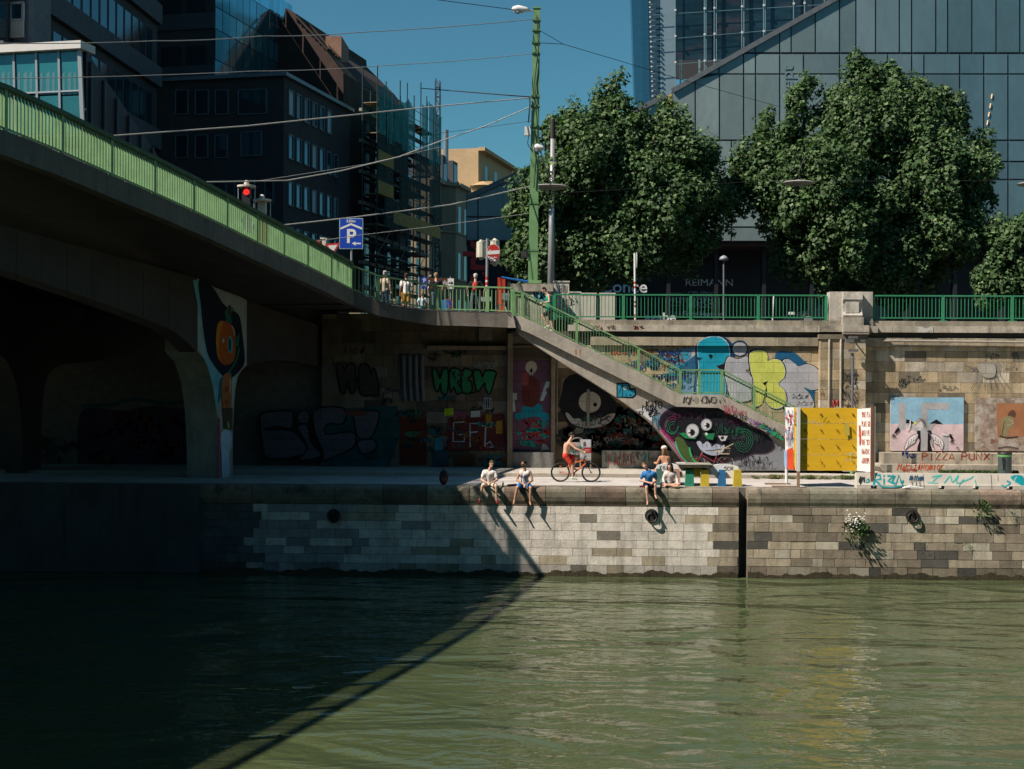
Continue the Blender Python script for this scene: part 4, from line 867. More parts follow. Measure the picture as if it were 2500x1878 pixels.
# ---- house under scaffolding
CS=C3+sd*11.6+sn*.6; e=empty('scaffolded_house',V((CS.x,CS.y,SZ)),'old brick house wrapped in scaffolding and green safety nets','building')
rb=mat('red_brown_brick',(.05,.028,.022),.9,nscale=.8,namt=.35,bump=.3)
gab=[(640,215),(690,60),(697,19),(722,33),(724,52),(800,128),(838,178),(842,700),(640,700)]
mb=MB(); mb.prism([PL(x,y,CS,-sd) for x,y in gab],sd*14.5); mb.build('walls',rb,e,tri=True)
mb=MB(); a=PL(795,88,CS+sd*2,-sd); b=PL(812,128,CS+sd*2,-sd); mb.box((a.x,a.y,b.z-.6),(a.x+1.1,a.y+3.6,a.z)); mb.build('chimney',mat('pale_red_brick',(.30,.17,.12),.9),e)
mb=MB()
for i in range(7): 
    p=PL(724+i*11,50+i*11,CS-sd*.1,-sd); mb.bar(p,p+sd*2.2,.07)
a,b=PL(724,40,CS-sd*.1,-sd),PL(800,122,CS-sd*.1,-sd); mb.bar(a,b,.12); mb.bar(a+sd*2.2,b+sd*2.2,.12); mb.build('rafters',mat('old_timber',(.035,.024,.018),.9),e)
# facade: floor bands, window openings, balconies
zf=[hz(842,y,96.5) for y in (270,345,420,495,570,640,700)]
mb=MB(); mw=MB()
for z in zf: q=CS+sn*.12; r=q+sd*14.4; mb.bar(V((q.x,q.y,z)),V((r.x,r.y,z)),.25,.22)
mb.build('floor_bands',mat('floor_band_stone',(.32,.28,.22),.85,namt=.3),e)
for j,z in enumerate(zf):
    for i in range(6):
        q=CS+sd*(1.0+i*2.4)+sn*.02; r=q+sd*1.1; m1=MB(); m1.face([V((q.x,q.y,z-2.4)),V((r.x,r.y,z-2.4)),V((r.x,r.y,z-.6)),V((q.x,q.y,z-.6))]); m1.build('window',gls,e,fix=False)
for j,i in ((1,3),(3,2),(3,4),(2,5),(4,4)):
    z=zf[j]-2.5; q=CS+sd*(1+i*2.4-.6)+sn*.05; m1=MB(); m1.hexa([V((p.x,p.y,zz_)) for zz_ in (z-.2,z) for p in (q,q+sn*1.1,q+sn*1.1+sd*2.6,q+sd*2.6)])
    for k in range(12): p=q+sn*1.05+sd*(2.6*k/11); m1.bar(V((p.x,p.y,z)),V((p.x,p.y,z+.95)),.05)
    p=q+sn*1.05; m1.bar(V((p.x,p.y,z+.98)),V((p.x,p.y,z+.98))+sd*2.6,.08); m1.build('balcony',mat('balcony_stone',(.36,.32,.26),.85),e)
sc_=empty('scaffold',V((CS.x,CS.y,SZ))+sn*1.3,'steel scaffold with yellow planks and teal debris nets in front of the brick house','scaffold')
tubem=mat('scaffold_tube',(.05,.08,.085),.5,metal=.3); mb=MB(); zt4=hz(842,205,96.5)
for i in range(10):
    for o_ in (.25,1.3):
        q=CS+sd*(i*1.65)+sn*o_; mb.tube([V((q.x,q.y,SZ)),V((q.x,q.y,zt4-.5+(1.6 if i%3==0 else .3)+(.9 if 4<i<10 else 0)))],.045,5)
z=SZ+2; rows=[]
while z<zt4+.5:
    for o_ in (.25,1.3): q=CS+sn*o_; r=q+sd*14.9; mb.tube([V((q.x,q.y,z)),V((r.x,r.y,z))],.035,5); mb.tube([V((q.x,q.y,z+1)),V((r.x,r.y,z+1))],.025,5)
    rows.append(z); z+=2.05
for i in range(0,9,3):
    for z in rows[::2]: q=CS+sd*(i*1.65)+sn*1.32; r=q+sd*1.65*2; mb.tube([V((q.x,q.y,z)),V((r.x,r.y,z+2.05))],.025,4)
mb.build('tubes',tubem,sc_,fix=False)
mb=MB(); r2=random.Random(4)
for z in rows:
    for i in range(9): 
        if r2.random()<.8: q=CS+sd*(i*1.65)+sn*.3; mb=MB(); mb.hexa([V((p.x,p.y,zz_)) for zz_ in (z-.05,z) for p in (q,q+sn*.95,q+sn*.95+sd*1.6,q+sd*1.6)],(.3,.22,.13) if r2.random()<.5 else (.2,.19,.18)); mb.build('plank',mat('scaffold_plank',(1,1,1),.85,attr=True),sc_)
mb=MB(); ym=(.42,.24,.02)
for z,i0,i1 in ((rows[-3],0,2),(rows[-4],0,2),(rows[-5]+.4,2,9)):
    q=CS+sd*(i0*1.65)+sn*1.36; r=CS+sd*(i1*1.65)+sn*1.36; mb.prism([V((q.x,q.y,z)),V((r.x,r.y,z)),V((r.x,r.y,z+.9)),V((q.x,q.y,z+.9))],sn*.04)
mb.build('yellow_boards',mat('yellow_board',ym,.7,namt=.35),sc_)
net=mat('debris_net',(.02,.30,.27),.8,namt=.35,nscale=.8,alpha=.8); netd=mat('dark_debris_net',(.012,.05,.045),.9,namt=.3,alpha=.8)
mb=MB(); 
for i in range(9):
    if i in (5,): continue
    h=(1.7+.9*sin(i*1.3) if i>2 else .2); q=CS+sd*(i*1.65)+sn*1.4; r=q+sd*1.65; zt=zt4-.2+(.9 if 4<i<10 else 0)
    for k in range(6):
        a=q.lerp(r,k/6)+sn*.05*sin(k*2+i); b=q.lerp(r,(k+1)/6)+sn*.05*sin(k*2+2+i); sg_=lambda t:zt+.35*sin(i*1.9+t*2)-.5*t*(1-t)*2; mb.face([V((a.x,a.y,rows[-2]-.4*(i%2))),V((b.x,b.y,rows[-2]-.4*(i%2))),V((b.x,b.y,sg_((k+1)/6))),V((a.x,a.y,sg_(k/6)))])
mb.build('teal_net',net,sc_,fix=False)
mb=MB()
for j in (0,1,2):
    for i in range(9):
        if (i*5+j*3)%7<6: q=CS+sd*(i*1.65)+sn*1.38; r=q+sd*1.65; z=rows[max(0,len(rows)-3-j)]; mb.face([V((q.x,q.y,z)),V((r.x,r.y,z)),V((r.x,r.y,z+2)),V((q.x,q.y,z+2))])
mb.build('dark_net',netd,sc_,fix=False)
# hoist mast
q=Dp(1065.5,930,114); e=empty('hoist_mast',V((q.x,q.y,SZ)),'tall lattice hoist mast beside the scaffold','mast'); mb=MB(); zt=hz(1065,199,114); w_=.32
for a,b in ((-1,-1),(1,-1),(1,1),(-1,1)): mb.bar((q.x+a*w_*.55,q.y+b*w_,SZ),(q.x+a*w_*.55,q.y+b*w_,zt),.08)
z=SZ; k=0
while z<zt-.5:
    s=1 if k%2 else -1; mb.bar((q.x-w_*.55*s,q.y-w_,z),(q.x+w_*.55*s,q.y-w_,z+.75),.07); mb.bar((q.x-w_*.55,q.y-w_,z),(q.x+w_*.55,q.y-w_,z),.13); z+=.75; k+=1
mb.build('lattice',mat('mast_blue_grey',(.06,.09,.13),.5,metal=.3),e)
# ---- cream corner house with bays and mansard
C5=Dp(1046,930,117); e=empty('cream_house',V((C5.x,C5.y,SZ)),'cream old town house with bay front and dark mansard roof','building')
cream=mat('cream_plaster',(.27,.235,.16),.85,nscale=.5,namt=.18,streak=.25); z5=hz(1050,432,117.5)
foot=[C5,C5+sd*3.5,C5+sd*4.5+sn*1.0,C5+sd*8+sn*1.0,C5+sd*9+sn*.4,C5+sd*11.5+sn*.4,C5+sd*11.5-sn*12,C5-sn*12]
vol('walls',foot,SZ-.3,z5,cream,e)
mb=MB()
for z,w_ in ((z5-.15,.45),(z5-4.2,.15),(z5-8.2,.2),(z5-12,.15)):
    for a,b in zip(foot[:5],foot[1:6]): a,b=V(a),V(b); mb.bar(V((a.x,a.y,z))+sn*w_*.4,V((b.x,b.y,z))+sn*w_*.4,w_,.3 if w_>.4 else .15)
mb.build('cornice',mat('cream_trim',(.34,.30,.21),.8),e)
for k,(t,o_) in enumerate(((1.2,0),(2.9,0),(5.2,1.0),(7.1,1.0),(10.2,.4))):
    for z in (z5-3.2,z5-7.2,z5-11.2,z5-15):
        q=C5+sd*t+sn*(o_+.03); r=q+sd*.75; m1=MB(); m1.face([V((q.x,q.y,z-.9)),V((r.x,r.y,z-.9)),V((r.x,r.y,z+1.3)),V((q.x,q.y,z+1.3))]); m1.build('window',gls if k%2 else gls2,e,fix=False)
mb=MB(); zr=hz(1050,350,117.5); t5=[C5+sn*.1-sd*.1,C5+sd*11.6+sn*.1]; 
pr=[(0,z5),(-1.6,zr-.6),(-3,zr),(-9,zr),(-12,z5)]
mb.prism([V((t5[0].x+sn.x*a,t5[0].y+sn.y*a,z)) for a,z in pr],sd*11.4); mb.build('mansard_roof',mat('slate_roof',(.03,.035,.045),.6,namt=.3),e,tri=True)
for t in (1.2,4.2,7.4): 
    q=C5+sd*t-sn*.1; m1=MB(); m1.hexa([V((p.x,p.y,z)) for z in (z5+.1,z5+2.4) for p in (q,q+sd*1.5,q+sd*1.5-sn*1.6,q-sn*1.6)]); d=m1.build('dormer',mat('dormer_dark',(.05,.055,.06),.6),e); m1=MB(); a=q+sn*.02+sd*.25; b=a+sd*1.0; m1.face([V((a.x,a.y,z5+.3)),V((b.x,b.y,z5+.3)),V((b.x,b.y,z5+2.1)),V((a.x,a.y,z5+2.1))]); m1.build('pane',gls2,d,fix=False)
q=Dp(1086,930,122); m1=MB(); m1.tube([V((q.x,q.y,zr-1)),V((q.x,q.y,hz(1086,318,122)))],.22,10); m1.build('chimney_pipe',mat('steel_pipe',(.35,.35,.36),.35,metal=.7),e)
# ---- ochre house further down the street
C6=Dp(1165,930,142); e=empty('ochre_house',V((C6.x,C6.y,SZ)),'sunlit ochre house with heavy cornice at the end of the street','building')
oc=mat('ochre_plaster',(.52,.36,.20),.85,nscale=.4,namt=.15); z6=hz(1165,362,142)
vol('walls',[C6,C6+sd*38,C6+sd*38-sn*14,C6-sn*14],SZ-.3,z6,oc,e)
mb=MB(); 
for z,w_,h in ((z6-.1,.7,.35),(z6-3.6,1.5,.5),(z6-4.4,.8,.5)): q=C6+sn*w_*.5-sd*.1; r=q+sd*38; mb.bar(V((q.x,q.y,z)),V((r.x,r.y,z)),w_,h)
for i in range(10): q=C6+sd*(1+i*3.8)+sn*.3; mb.bar(V((q.x,q.y,z6-5.6)),V((q.x,q.y,z6-4.6)),.5)
mb.build('cornice',mat('ochre_trim',(.50,.34,.17),.85),e)
for i in range(9):
    for z in (z6-2,z6-7.2,z6-11): q=C6+sd*(2.4+i*4)+sn*.03; r=q+sd*1.2; m1=MB(); m1.face([V((q.x,q.y,z-.8)),V((r.x,r.y,z-.8)),V((r.x,r.y,z+.6)),V((q.x,q.y,z+.6))]); m1.build('window',gls,e,fix=False)
m1=MB(); q=C6+sn*.6-sd*.4; m1.lathe([(.1,z6-5.6),(1.0,z6-4.3),(1.35,z6-3.9),(.1,z6-3.4)],(q.x,q.y,0),14); m1.build('corner_oriel',mat('ochre_trim',(.50,.34,.17),.85),e)
# ================================================================ RIGHT: glass exhibition building
GD=88.0; GO=Dp(1640,930,GD); gn=-fw
e=empty('glass_building',Dp(1900,800,GD),'large grey green glass building with slanting roof line behind the trees','building')
gp_=mat('satin_glass_panel',(1,1,1),.3,metal=.1,nscale=.35,namt=.16,attr=True,spec=.7,stretch=(1,1,.4)); gm_=mat('facade_mullion',(.03,.033,.036),.5,namt=0)
out=[(1641,223),(2034,1),(2210,-98),(2760,-98),(2760,590),(1641,590)]
out2=[(1138,484),(1287,415),(1440,328),(1622,236),(1622,590),(1138,590)]
Q=lambda x,y,off=0: PL(x,y,GO,gn)+gn*off
mb=MB(); mb.prism([Q(*p) for p in out],-gn*22); mb.prism([Q(*p) for p in out2],-gn*6); mb.build('walls',gm_,e,tri=True)
mb=MB(); mb.prism([Q(*p) for p in ((1624,238),(1640,228),(1640,590),(1624,590))],-gn*2.); mb.build('yellow_fin',mat('yellow_plaster',(.6,.45,.13),.7),e)
mb=MB()
for a,b in (((1641,223),(2034,1)),((2034,1),(2210,-98)),((1138,484),(1287,415)),((1287,415),(1440,328)),((1440,328),(1622,236))): mb.bar(Q(*a,.1),Q(*b,.1),.3,.22,up=gn)
mb.build('roof_trim',mat('zinc_trim',(.16,.175,.19),.5,metal=.3),e)
rowsP=[(-95,128,[1640,1696,1755,1814,1843,1903,1931,1990,2049,2089,2137,2195,2225,2284,2313,2372,2431,2489,2550,2610,2680,2755]),
(133,179.5,[1640,1696,1755,1815,1844,1903,1961,2049,2107,2166,2225,2255,2342,2401,2460,2520,2600,2755]),
(183,341,[1640,1697,1756,1815,1844,1903,1961,2049,2107,2166,2225,2255,2342,2401,2460,2520,2600,2755]),
(345,393,[1640,1727,1785,1844,1903,1961,2049,2107,2166,2225,2313,2401,2460,2520,2600,2755]),
(397,437,[1640,1727,1785,1903,1961,2049,2166,2255,2342,2460,2600,2755]),(440,553,[1640,1727,1785,1903,2049,2166,2255,2342,2460,2600,2755]),(557,588,[1640,1785,1903,2049,2166,2342,2460,2755])]
def yroof(x): return 223-(x-1641)*.5649 if x<2034 else 1-(x-2034)*.5625
def yroof2(x):
    L=[(1138,484),(1287,415),(1440,328),(1622,236)]
    for (a,b),(c,d) in zip(L,L[1:]):
        if a<=x<=c: return b+(d-b)*(x-a)/(c-a)
    return 236
mb=MB(); r2=random.Random(12)
def panels(rows,yr):
    for yt,yb,xs_ in rows:
        for a,b in zip(xs_,xs_[1:]):
            a+=1.6;b-=1.6; ta=max(yt,yr(a)+5); tb=max(yt,yr(b)+5)
            if min(ta,tb)>yb-2: continue
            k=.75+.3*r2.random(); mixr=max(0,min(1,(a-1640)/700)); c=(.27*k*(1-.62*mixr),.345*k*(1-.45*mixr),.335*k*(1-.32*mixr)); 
            if 2085<a<2095 and yt<0: c=(.17,.24,.27)
            pts=[(a,min(ta,yb)),(b,min(tb,yb)),(b,yb),(a,yb)]
            if ta>=yb: pts=[(a+(b-a)*(ta-yb)/(ta-tb),yb),(b,tb),(b,yb)]
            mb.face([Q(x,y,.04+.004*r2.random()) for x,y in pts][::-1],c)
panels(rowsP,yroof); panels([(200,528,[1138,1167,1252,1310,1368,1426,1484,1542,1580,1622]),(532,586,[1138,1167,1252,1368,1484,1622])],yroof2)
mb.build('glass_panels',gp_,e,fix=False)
txg=mat('pale_lettering',(.45,.5,.52),.6,namt=0)
text_obj('concept','lettering',Q(1934,300,.08),1.1,mat('faint_lettering',(.16,.235,.245),.6,namt=0),e,rot=(pi/2,-pi/2,atan2(fw.y,fw.x)-pi/2),align='LEFT')
for i,(x,y) in enumerate(((2420,236),(2416.5,259),(2413,280),(2409.5,300))):
    mb=MB(); mb.bar(Q(x+.9,y-5.5,.09),Q(x-.9,y+5.5,.09),.045); mb.build('lamp_reflection',mat('reflected_lamp_glow',(.9,.6,.3),.5,emit=((1,.6,.3),.45)),e)  # glowing bars standing in for lamps reflected in the glass
# open ground floor: dark recess with shop lettering
mb=MB(); mb.prism([Q(x,y,-3) for x,y in ((1144,592),(2760,592),(2760,900),(1144,900))],-gn*2); 
for x in range(1160,2740,118): mb.prism([Q(a,b,-1) for a,b in ((x,590),(x+9,590),(x+9,880),(x,880))],-gn*.6)
mb.build('ground_floor',mat('dark_shopfront',(.018,.02,.024),.5,namt=.2),e)
mb=MB(); mb.prism([Q(x,y,-.2) for x,y in ((1138,590.5),(2760,590.5),(2760,600),(1138,600))],-gn*2.8); mb.build('soffit',mat('soffit_brown',(.05,.02,.015),.7),e)
rz_=atan2(fw.y,fw.x)-pi/2
def sign(t,x,y,size,m,sx=1,off=-2.9,bold=0,al='LEFT'): return text_obj(t,'lettering',Q(x,y,off),size,m,e,rot=(pi/2,0,rz_),align=al,sx=sx,bold=bold)
txw=mat('white_lettering',(.8,.8,.8),.6,namt=0); txd=mat('dim_lettering',(.35,.38,.42),.6,namt=0)
sign('MANUELREIMANN'[6:],1686,690,.62,txw,1.15); sign('Conce',1464,714,1.05,txw,1.05,.05,.012); sign('agabe',1572,784,.72,txw,1.2,.3,.015); sign('STUDIO',1693,724,.72,txd,.72); sign('COPEN',1693,735,.72,txd,.85); sign('HAGEN',1693,746,.72,txd,.82)
sign('HOME',1648,732,.5,txd,.9); sign('REPUBLIC OF',1637,769,.5,txd,.72); sign('Fritz Hansen',1680,769,.55,txw,.92,bold=.01)
sign('IENT',1692,638,.75,txd,.7); sign('MOC',1642,652,.8,txd)
mb=MB()
for a,b in (((1643,709),(1675,709)),((1675,709),(1675,740)),((1675,740),(1643,740)),((1643,740),(1643,709))): mb.bar(Q(*a,-2.9),Q(*b,-2.9),.05)
mb.build('sign_frame',txd,e)
# vertical red lettering by the street corner
redl=mat('red_letters',(.8,.05,.04),.6,namt=.15); C7=Dp(1160,930,84); e7=empty('red_word_sign',V((C7.x,C7.y,SZ)),'dark upright panel with the red word werk running upwards','sign')
mb=MB(); mb.prism([PL(x,y,C7,gn) for x,y in ((1140,600),(1226,600),(1226,800),(1140,800))],-gn*.4); mb.build('panel',mat('sign_black',(.012,.014,.018),.6),e7)
t=text_obj('werk','lettering',PL(1189,765,C7,gn)+gn*.05,2.05,redl,e7,rot=(pi/2,-pi/2,rz_),align='LEFT',bold=.06,sx=1.0)
# ---- glass high-rise behind
TD=125.0; TO=Dp(1700,930,TD); T=lambda x,y,off=0: PL(x,y,TO,gn)+gn*off
e=empty('glass_high_rise',Dp(1700,800,TD),'blue glass high-rise with point fixings behind the slanting roof','building')
mb=MB(); mb.prism([T(*p) for p in ((1650,-60),(2150,-60),(2150,120),(1822,147),(1650,147))],-gn*8); mb.build('dark_volume',mat('dark_blue_glass',(.012,.035,.05),.12,nscale=.12,namt=.7,spec=.6,stain=((.09,.05,.055),.25,.55,.8),stretch=(1,1,3)),e,tri=True)
mb=MB(); mb.prism([T(*p) for p in ((1612,-60),(1648,-60),(1650,260),(1618,300),(1612,300))],-gn*8); mb.build('white_core',mat('pale_core',(.24,.33,.38),.4,namt=.1,metal=.2),e,tri=True)
mb=MB(); mb.prism([T(*p) for p in ((1583,-60),(1611,-60),(1611,320),(1590,320))],-gn*7); mb.build('stair_core',mat('blue_grey_core',(.05,.10,.14),.3,metal=.3,namt=.3),e,tri=True)
mb=MB(); mb.prism([T(*p) for p in ((1540,-60),(1581,-60),(1588,320),(1552,320))],-gn*1.5); mb.build('glass_screen',mat('clear_blue_glass',(.04,.17,.25),.08,metal=.6,namt=.1,alpha=.65),e,tri=True)
mb=MB()
for x in (1647,1718,1722,1742,1747,1809,1814,1862,1866,1935,1962,2010): mb.bar(T(x,-50,.4),T(x,225,.4),.07)
for y0,y1 in ((40,10),(102,60),(166,118)): mb.bar(T(1585,y0,.4),T(2080,y1,.4),.035)
for y in range(0,240,13): mb.bar(T(1584+y*.03,y,.3),T(1600,y,.3),.05)
for x in (1661,1707): mb.bar(T(x,147,.1),T(x,210,.1),.16)
mb.build('steel_rods',mat('steel_rods',(.25,.38,.42),.4,metal=.4,namt=0),e)
mb=MB()
for x in (1718,1742,1809,1862,1935,1961,1647): 
    for y0 in (30,93,157): y=y0-(x-1700)*.055-4; mb.box(T(x-2.2,y-2.2,.6),T(x+2.2,y+2.2,.5))
for y in range(-2,240,12): mb.box(T(1582.5+y*.03,y-1.6,.6),T(1586+y*.03,y+1.6,.5))
mb.build('point_fixings',mat('white_node',(.7,.7,.68),.5,namt=0),e)
# ================================================================ STREET LEVEL THINGS
steel=mat('galvanised_steel',(.42,.43,.45),.4,metal=.5,namt=.12); white=mat('white_lacquer',(.72,.72,.70),.45,namt=.06); redp=mat('red_lacquer',(.50,.03,.02),.45,namt=.1); blk=mat('black_lacquer',(.015,.015,.017),.5,namt=.1); blue=mat('sign_blue',(.012,.06,.42),.35,namt=.05)
cable=mat('cable_grey',(.42,.40,.38),.5,namt=0); cabled=mat('cable_black',(.02,.02,.022),.6,namt=0)
YP=61.8
# green mast on its stone pedestal
ped=empty('mast_pedestal',P(1298,770,61.0),'stained stone pedestal with tags carrying the green mast','pedestal')
mb=MB(); a=P(1249,700,60.3); b=P(1346,775,60.3)
mb.box((a.x,60.3,SZ-.5),(b.x,62.2,a.z-.2),(.46,.42,.34)); mb.box((a.x-.06,60.24,a.z-.2),(b.x+.06,62.26,P(1249,693,60.3).z),(.42,.37,.30)); mb.build('block',trim,ped)
pt=Paint((0,60.3,0),(0,-1,0),.001,.004); pt.tag(1306,700,44,16,(.7,.7,.7),2.2,5,5); pt.tag(1300,712,32,26,(.02,.25,.35),4,6,5); pt.tag(1256,712,40,16,(.35,.4,.1),1.5,7,4); pt.build('tag_paint',ped,paintmat('stair_paint',False))
mast=empty('green_mast',P(1301,690,YP),'tall light green lattice street mast holding the tram and lamp wires','mast')
mb=MB(); p0=P(1300.5,692,YP); p1=P(1306,22,YP); p1.x=p0.x+.12; p1.y=p0.y
L=18; prev=None
mb.hexa([p0+V(q) for q in ((-.21,-.15,0),(.21,-.15,0),(.21,.15,0),(-.21,.15,0))]+[V((p1.x,p1.y,p1.z))+V(q) for q in ((-.14,-.1,0),(.14,-.1,0),(.14,.1,0),(-.14,.1,0))])
mb.build('shaft',gp,mast)
mb=MB(); mb.box(p0+V((-.38,-.3,-.02)),p0+V((.38,.3,.12))); mb.build('base_plate',gp,mast); mb=MB(); mb.box(V((p1.x-.17,p1.y-.13,p1.z)),V((p1.x+.17,p1.y+.13,p1.z+.06))); mb.build('top_cap',gp,mast)
mz=lambda y:P(1302,y,YP).z
mx=lambda y:p0.x+(p1.x-p0.x)*(mz(y)-p0.z)/(p1.z-p0.z)
mb=MB()
for y,c in ((50,0),(75,0),(105,0),(131,0),(236,0),(260,0),(310,0),(362,0),(497,0),(612,0)): 
    w_=.17+.07*(y/690.); mb.box((mx(y)-w_,YP-.16,mz(y)-.04),(mx(y)+w_,YP+.16,mz(y)+.04))
mb.build('clamps',mat('clamp_green',(.10,.22,.09),.5),mast)
mb=MB(); mb.tube([V((mx(40),YP-.15,mz(40))),V((mx(120)+.1,YP-.16,mz(120))),V((mx(200)-.05,YP-.17,mz(200))),V((mx(320)+.12,YP-.18,mz(320))),V((mx(460),YP-.19,mz(460)))],.022,5)
mb.tube([P(1292,238,YP-.2),P(1294,250,YP-.2),P(1290,300,YP-.2)],.03,5); mb.tube([P(1291,330,YP-.2),P(1288,350,YP-.2),P(1292,360,YP-.2)],.02,5); mb.tube([P(1312,320,YP-.2),P(1322,380,YP-.2),P(1345,455,YP-.2)],.025,5)
mb.build('loose_cables',cabled,mast)
mb=MB(); c=P(1288,321,YP-.1); mb.box(c+V((-.13,-.12,-.19)),c+V((.13,.12,.19))); mb.build('junction_box',white,mast)
mb=MB(); c=P(1280,622,YP-.1); mb.box(c+V((-.14,-.1,-.14)),c+V((.14,.08,.14))); mb.box(c+V((-.10,-.11,-.10)),c+V((.10,-.1,.10))); mb.build('speaker_box',mat('dark_box',(.05,.05,.05),.5),mast)
def lamp_head(name,px,py,Y,dirx,lab,L=.75,tilt=.08):
    e=empty(name,P(px,py,Y),lab,'street lamp'); c=P(px,py,Y); mb=MB(); n=10
    for i in range(n+1): pass
    mb.tube([c+V((-L/2,0,0)),c+V((-L/2+.08,0,.03)),c+V((-.1,0,.05)),c+V((L/2-.12,0,.0)),c+V((L/2,0,-.03))],[.05,.12,.15,.11,.05],12); mb.build('housing',white,e,smooth=True)
    mb=MB(); mb.tube([c+V((-L/2+.05,0,-.06)),c+V((-.12,0,-.1)),c+V((.12,0,-.07))],[.04,.1,.05],10); mb.build('lens',mat('lamp_lens',(.35,.4,.42),.1,namt=0),e,smooth=True)
    mb=MB(); mb.tube([c+V((dirx*L/2,0,-.03)),V((mx(33) if dirx>0 else mx(360),YP,c.z-.08))],.03,6); mb.build('arm',steel,e)
lamp_head('mast_lamp',1271,24,YP,1,'white street lamp head at the top of the green mast')
lamp_head('mast_lamp',1316,362,YP-.2,-1,'small white lamp turned right halfway down the green mast',.5)
# hanging disc lamps with their span wires
def disc(px,py,D,lab,r=.84):
    c=Dp(px,py,D); e=empty('hanging_disc_lamp',c,lab,'street lamp','flat disc lamps hung on wires'); mb=MB(); mb.lathe([(.1,.12),(.2,.06),(r*.9,.03),(r,-.02),(r*.9,-.06),(.3,-.07),(.28,-.14),(.05,-.16)],c,28); mb.build('disc',mat('lamp_disc',(.30,.29,.27),.5,namt=.15),e,smooth=False)
    mb=MB(); mb.tube([c+V((0,0,.1)),c+V((.05,0,.55)),c+V((.3,0,1.2))],.02,5); mb.tube([c+V((0,0,-.1)),c+V((.0,0,-.35))],.05,6); mb.build('hanger',cabled,e)
disc(1343,456,64,'pale disc lamp hanging right beside the green mast'); disc(1949,446,64,'pale disc lamp hanging before the right tree',.72); disc(2523,449,64,'disc lamp cut by the right picture edge',.72)
def wire(name,pts,r,m,lab,grp='overhead wires over the street',sag=0,cat='wire'):
    mb=MB(); q=[V(p) for p in pts]
    if grp: q=[CP+(p-CP)*((62-(62-(p-CP).dot(fw))*.33)/(p-CP).dot(fw)) if (p-CP).dot(fw)<60 else p for p in q]
    out=[]
    for a,b in zip(q,q[1:]):
        for k in range(8): t=k/8; p=a.lerp(b,t); p.z-=sag*4*t*(1-t); out.append(p)
    out.append(q[-1]); mb.tube(out,r*.72,5); o=mb.build(name,m,fix=False); tag(o,lab,cat,grp); return o
M_=lambda y,dx=0: V((mx(y)+dx,YP,mz(y)))
wire('overhead_wire',[M_(47,-.15),Dp(866,80,46),Dp(640,88,38),Dp(380,100,30),Dp(-60,105,20)],.024,cable,'pale knotted wire from the mast top past the glass tower',sag=.05)
wire('overhead_wire',[M_(131,-.15),Dp(940,160,50),Dp(620,174,40),Dp(-60,193,22)],.02,cable,'thin pale wire crossing below the tower to the pavilion',sag=.05)
wire('overhead_wire',[M_(239,-.15),Dp(1040,262,52),Dp(600,308,38),Dp(270,332,30),Dp(-60,334,24)],.034,mat('cable_white',(.6,.56,.5),.5,namt=0),'thick white insulated wire sloping to the bridge railing')
wire('overhead_wire',[M_(260,-.15),Dp(1180,310,57),Dp(1075,345,53),Dp(975,383,50),Dp(830,418,45),Dp(700,441,41),Dp(490,445,36),Dp(300,444,30)],.032,MATS['cable_white'],'sagging white wire from the mast to the hanging traffic light')
wire('overhead_wire',[Dp(1080,358,58),Dp(900,400,52),Dp(620,444,41)],.016,cable,'thin wire beside the sagging white wire')
wire('overhead_wire',[M_(455,-.15),Dp(1100,500,52),Dp(870,530,46),Dp(690,550,42)],.034,MATS['cable_white'],'white wire from the mast down to the bridge railing above the yield sign')
wire('overhead_wire',[M_(521,-.15),Dp(1060,553,54),Dp(890,573,50),Dp(760,591,47)],.02,cable,'thin pale wire running behind the blue parking sign')
wire('overhead_wire',[M_(237,-.15),M_(233,-1.2),Dp(1140,225,66),Dp(1030,216,80)],.035,cabled,'thick black cable from the mast to the scaffold')
wire('overhead_wire',[Dp(1255,24,61.5),Dp(1070,0,58),Dp(940,-20,50)],.022,cabled,'black wire running up left from the lamp head')
wire('overhead_wire',[M_(75,.15),Dp(1375,108,63)],.018,cabled,'short black wire right of the mast top')
wire('overhead_wire',[M_(105,.15),Dp(1375,108,63),Dp(1490,142,66),Dp(1676,198,74),Dp(1900,260,84)],.02,cabled,'black wire from the mast to the glass building')
wire('overhead_wire',[M_(295,-.1),Dp(1180,312,65),Dp(1075,325,80)],.015,cabled,'thin dark wire below the junction box')
wire('overhead_wire',[M_(475,.15),Dp(1830,444,64.2),Dp(2560,440,64.5)],.012,cabled,'dark wire carrying the right disc lamps')
# hanging traffic lights
def hang_light(px,py,D,lab,red):
    c=Dp(px,py,D); e=empty('hanging_traffic_light',c,lab,'traffic light','traffic lights hung over the bridge end'); mb=MB()
    mb.lathe([(.05,.52),(.1,.45),(.1,.36),(.38,.31),(.38,.24),(.06,.22)],c,18); mb.build('canopy',mat('cream_lacquer',(.62,.58,.48),.5,namt=.1),e)
    mb=MB(); mb.box(c+V((-.16,-.14,-.75)),c+V((.16,.16,.22))); mb.build('housing',blk if red else MATS['cream_lacquer'],e)
    mb=MB(); 
    for x in (-.34,.34): mb.tube([c+V((x,0,.26)),c+V((x,0,-.8))],.022,5)
    mb.build('guard_bars',steel,e)
    if red: mb=MB(); mb.lathe([(.13,-.02),(.12,-.05),(.02,-.07)],c+V((.03,-.14,.03)),14,axis='Y'); mb.build('red_lamp',mat('red_signal',(.6,.02,.02),.4,emit=((1,.03,.02),.7)),e)
hang_light(602,472,58,'hanging traffic light showing red above the bridge railing',True); hang_light(640,506,58.5,'cream hanging signal seen from behind, right of the red light',False)
mb=MB(); 
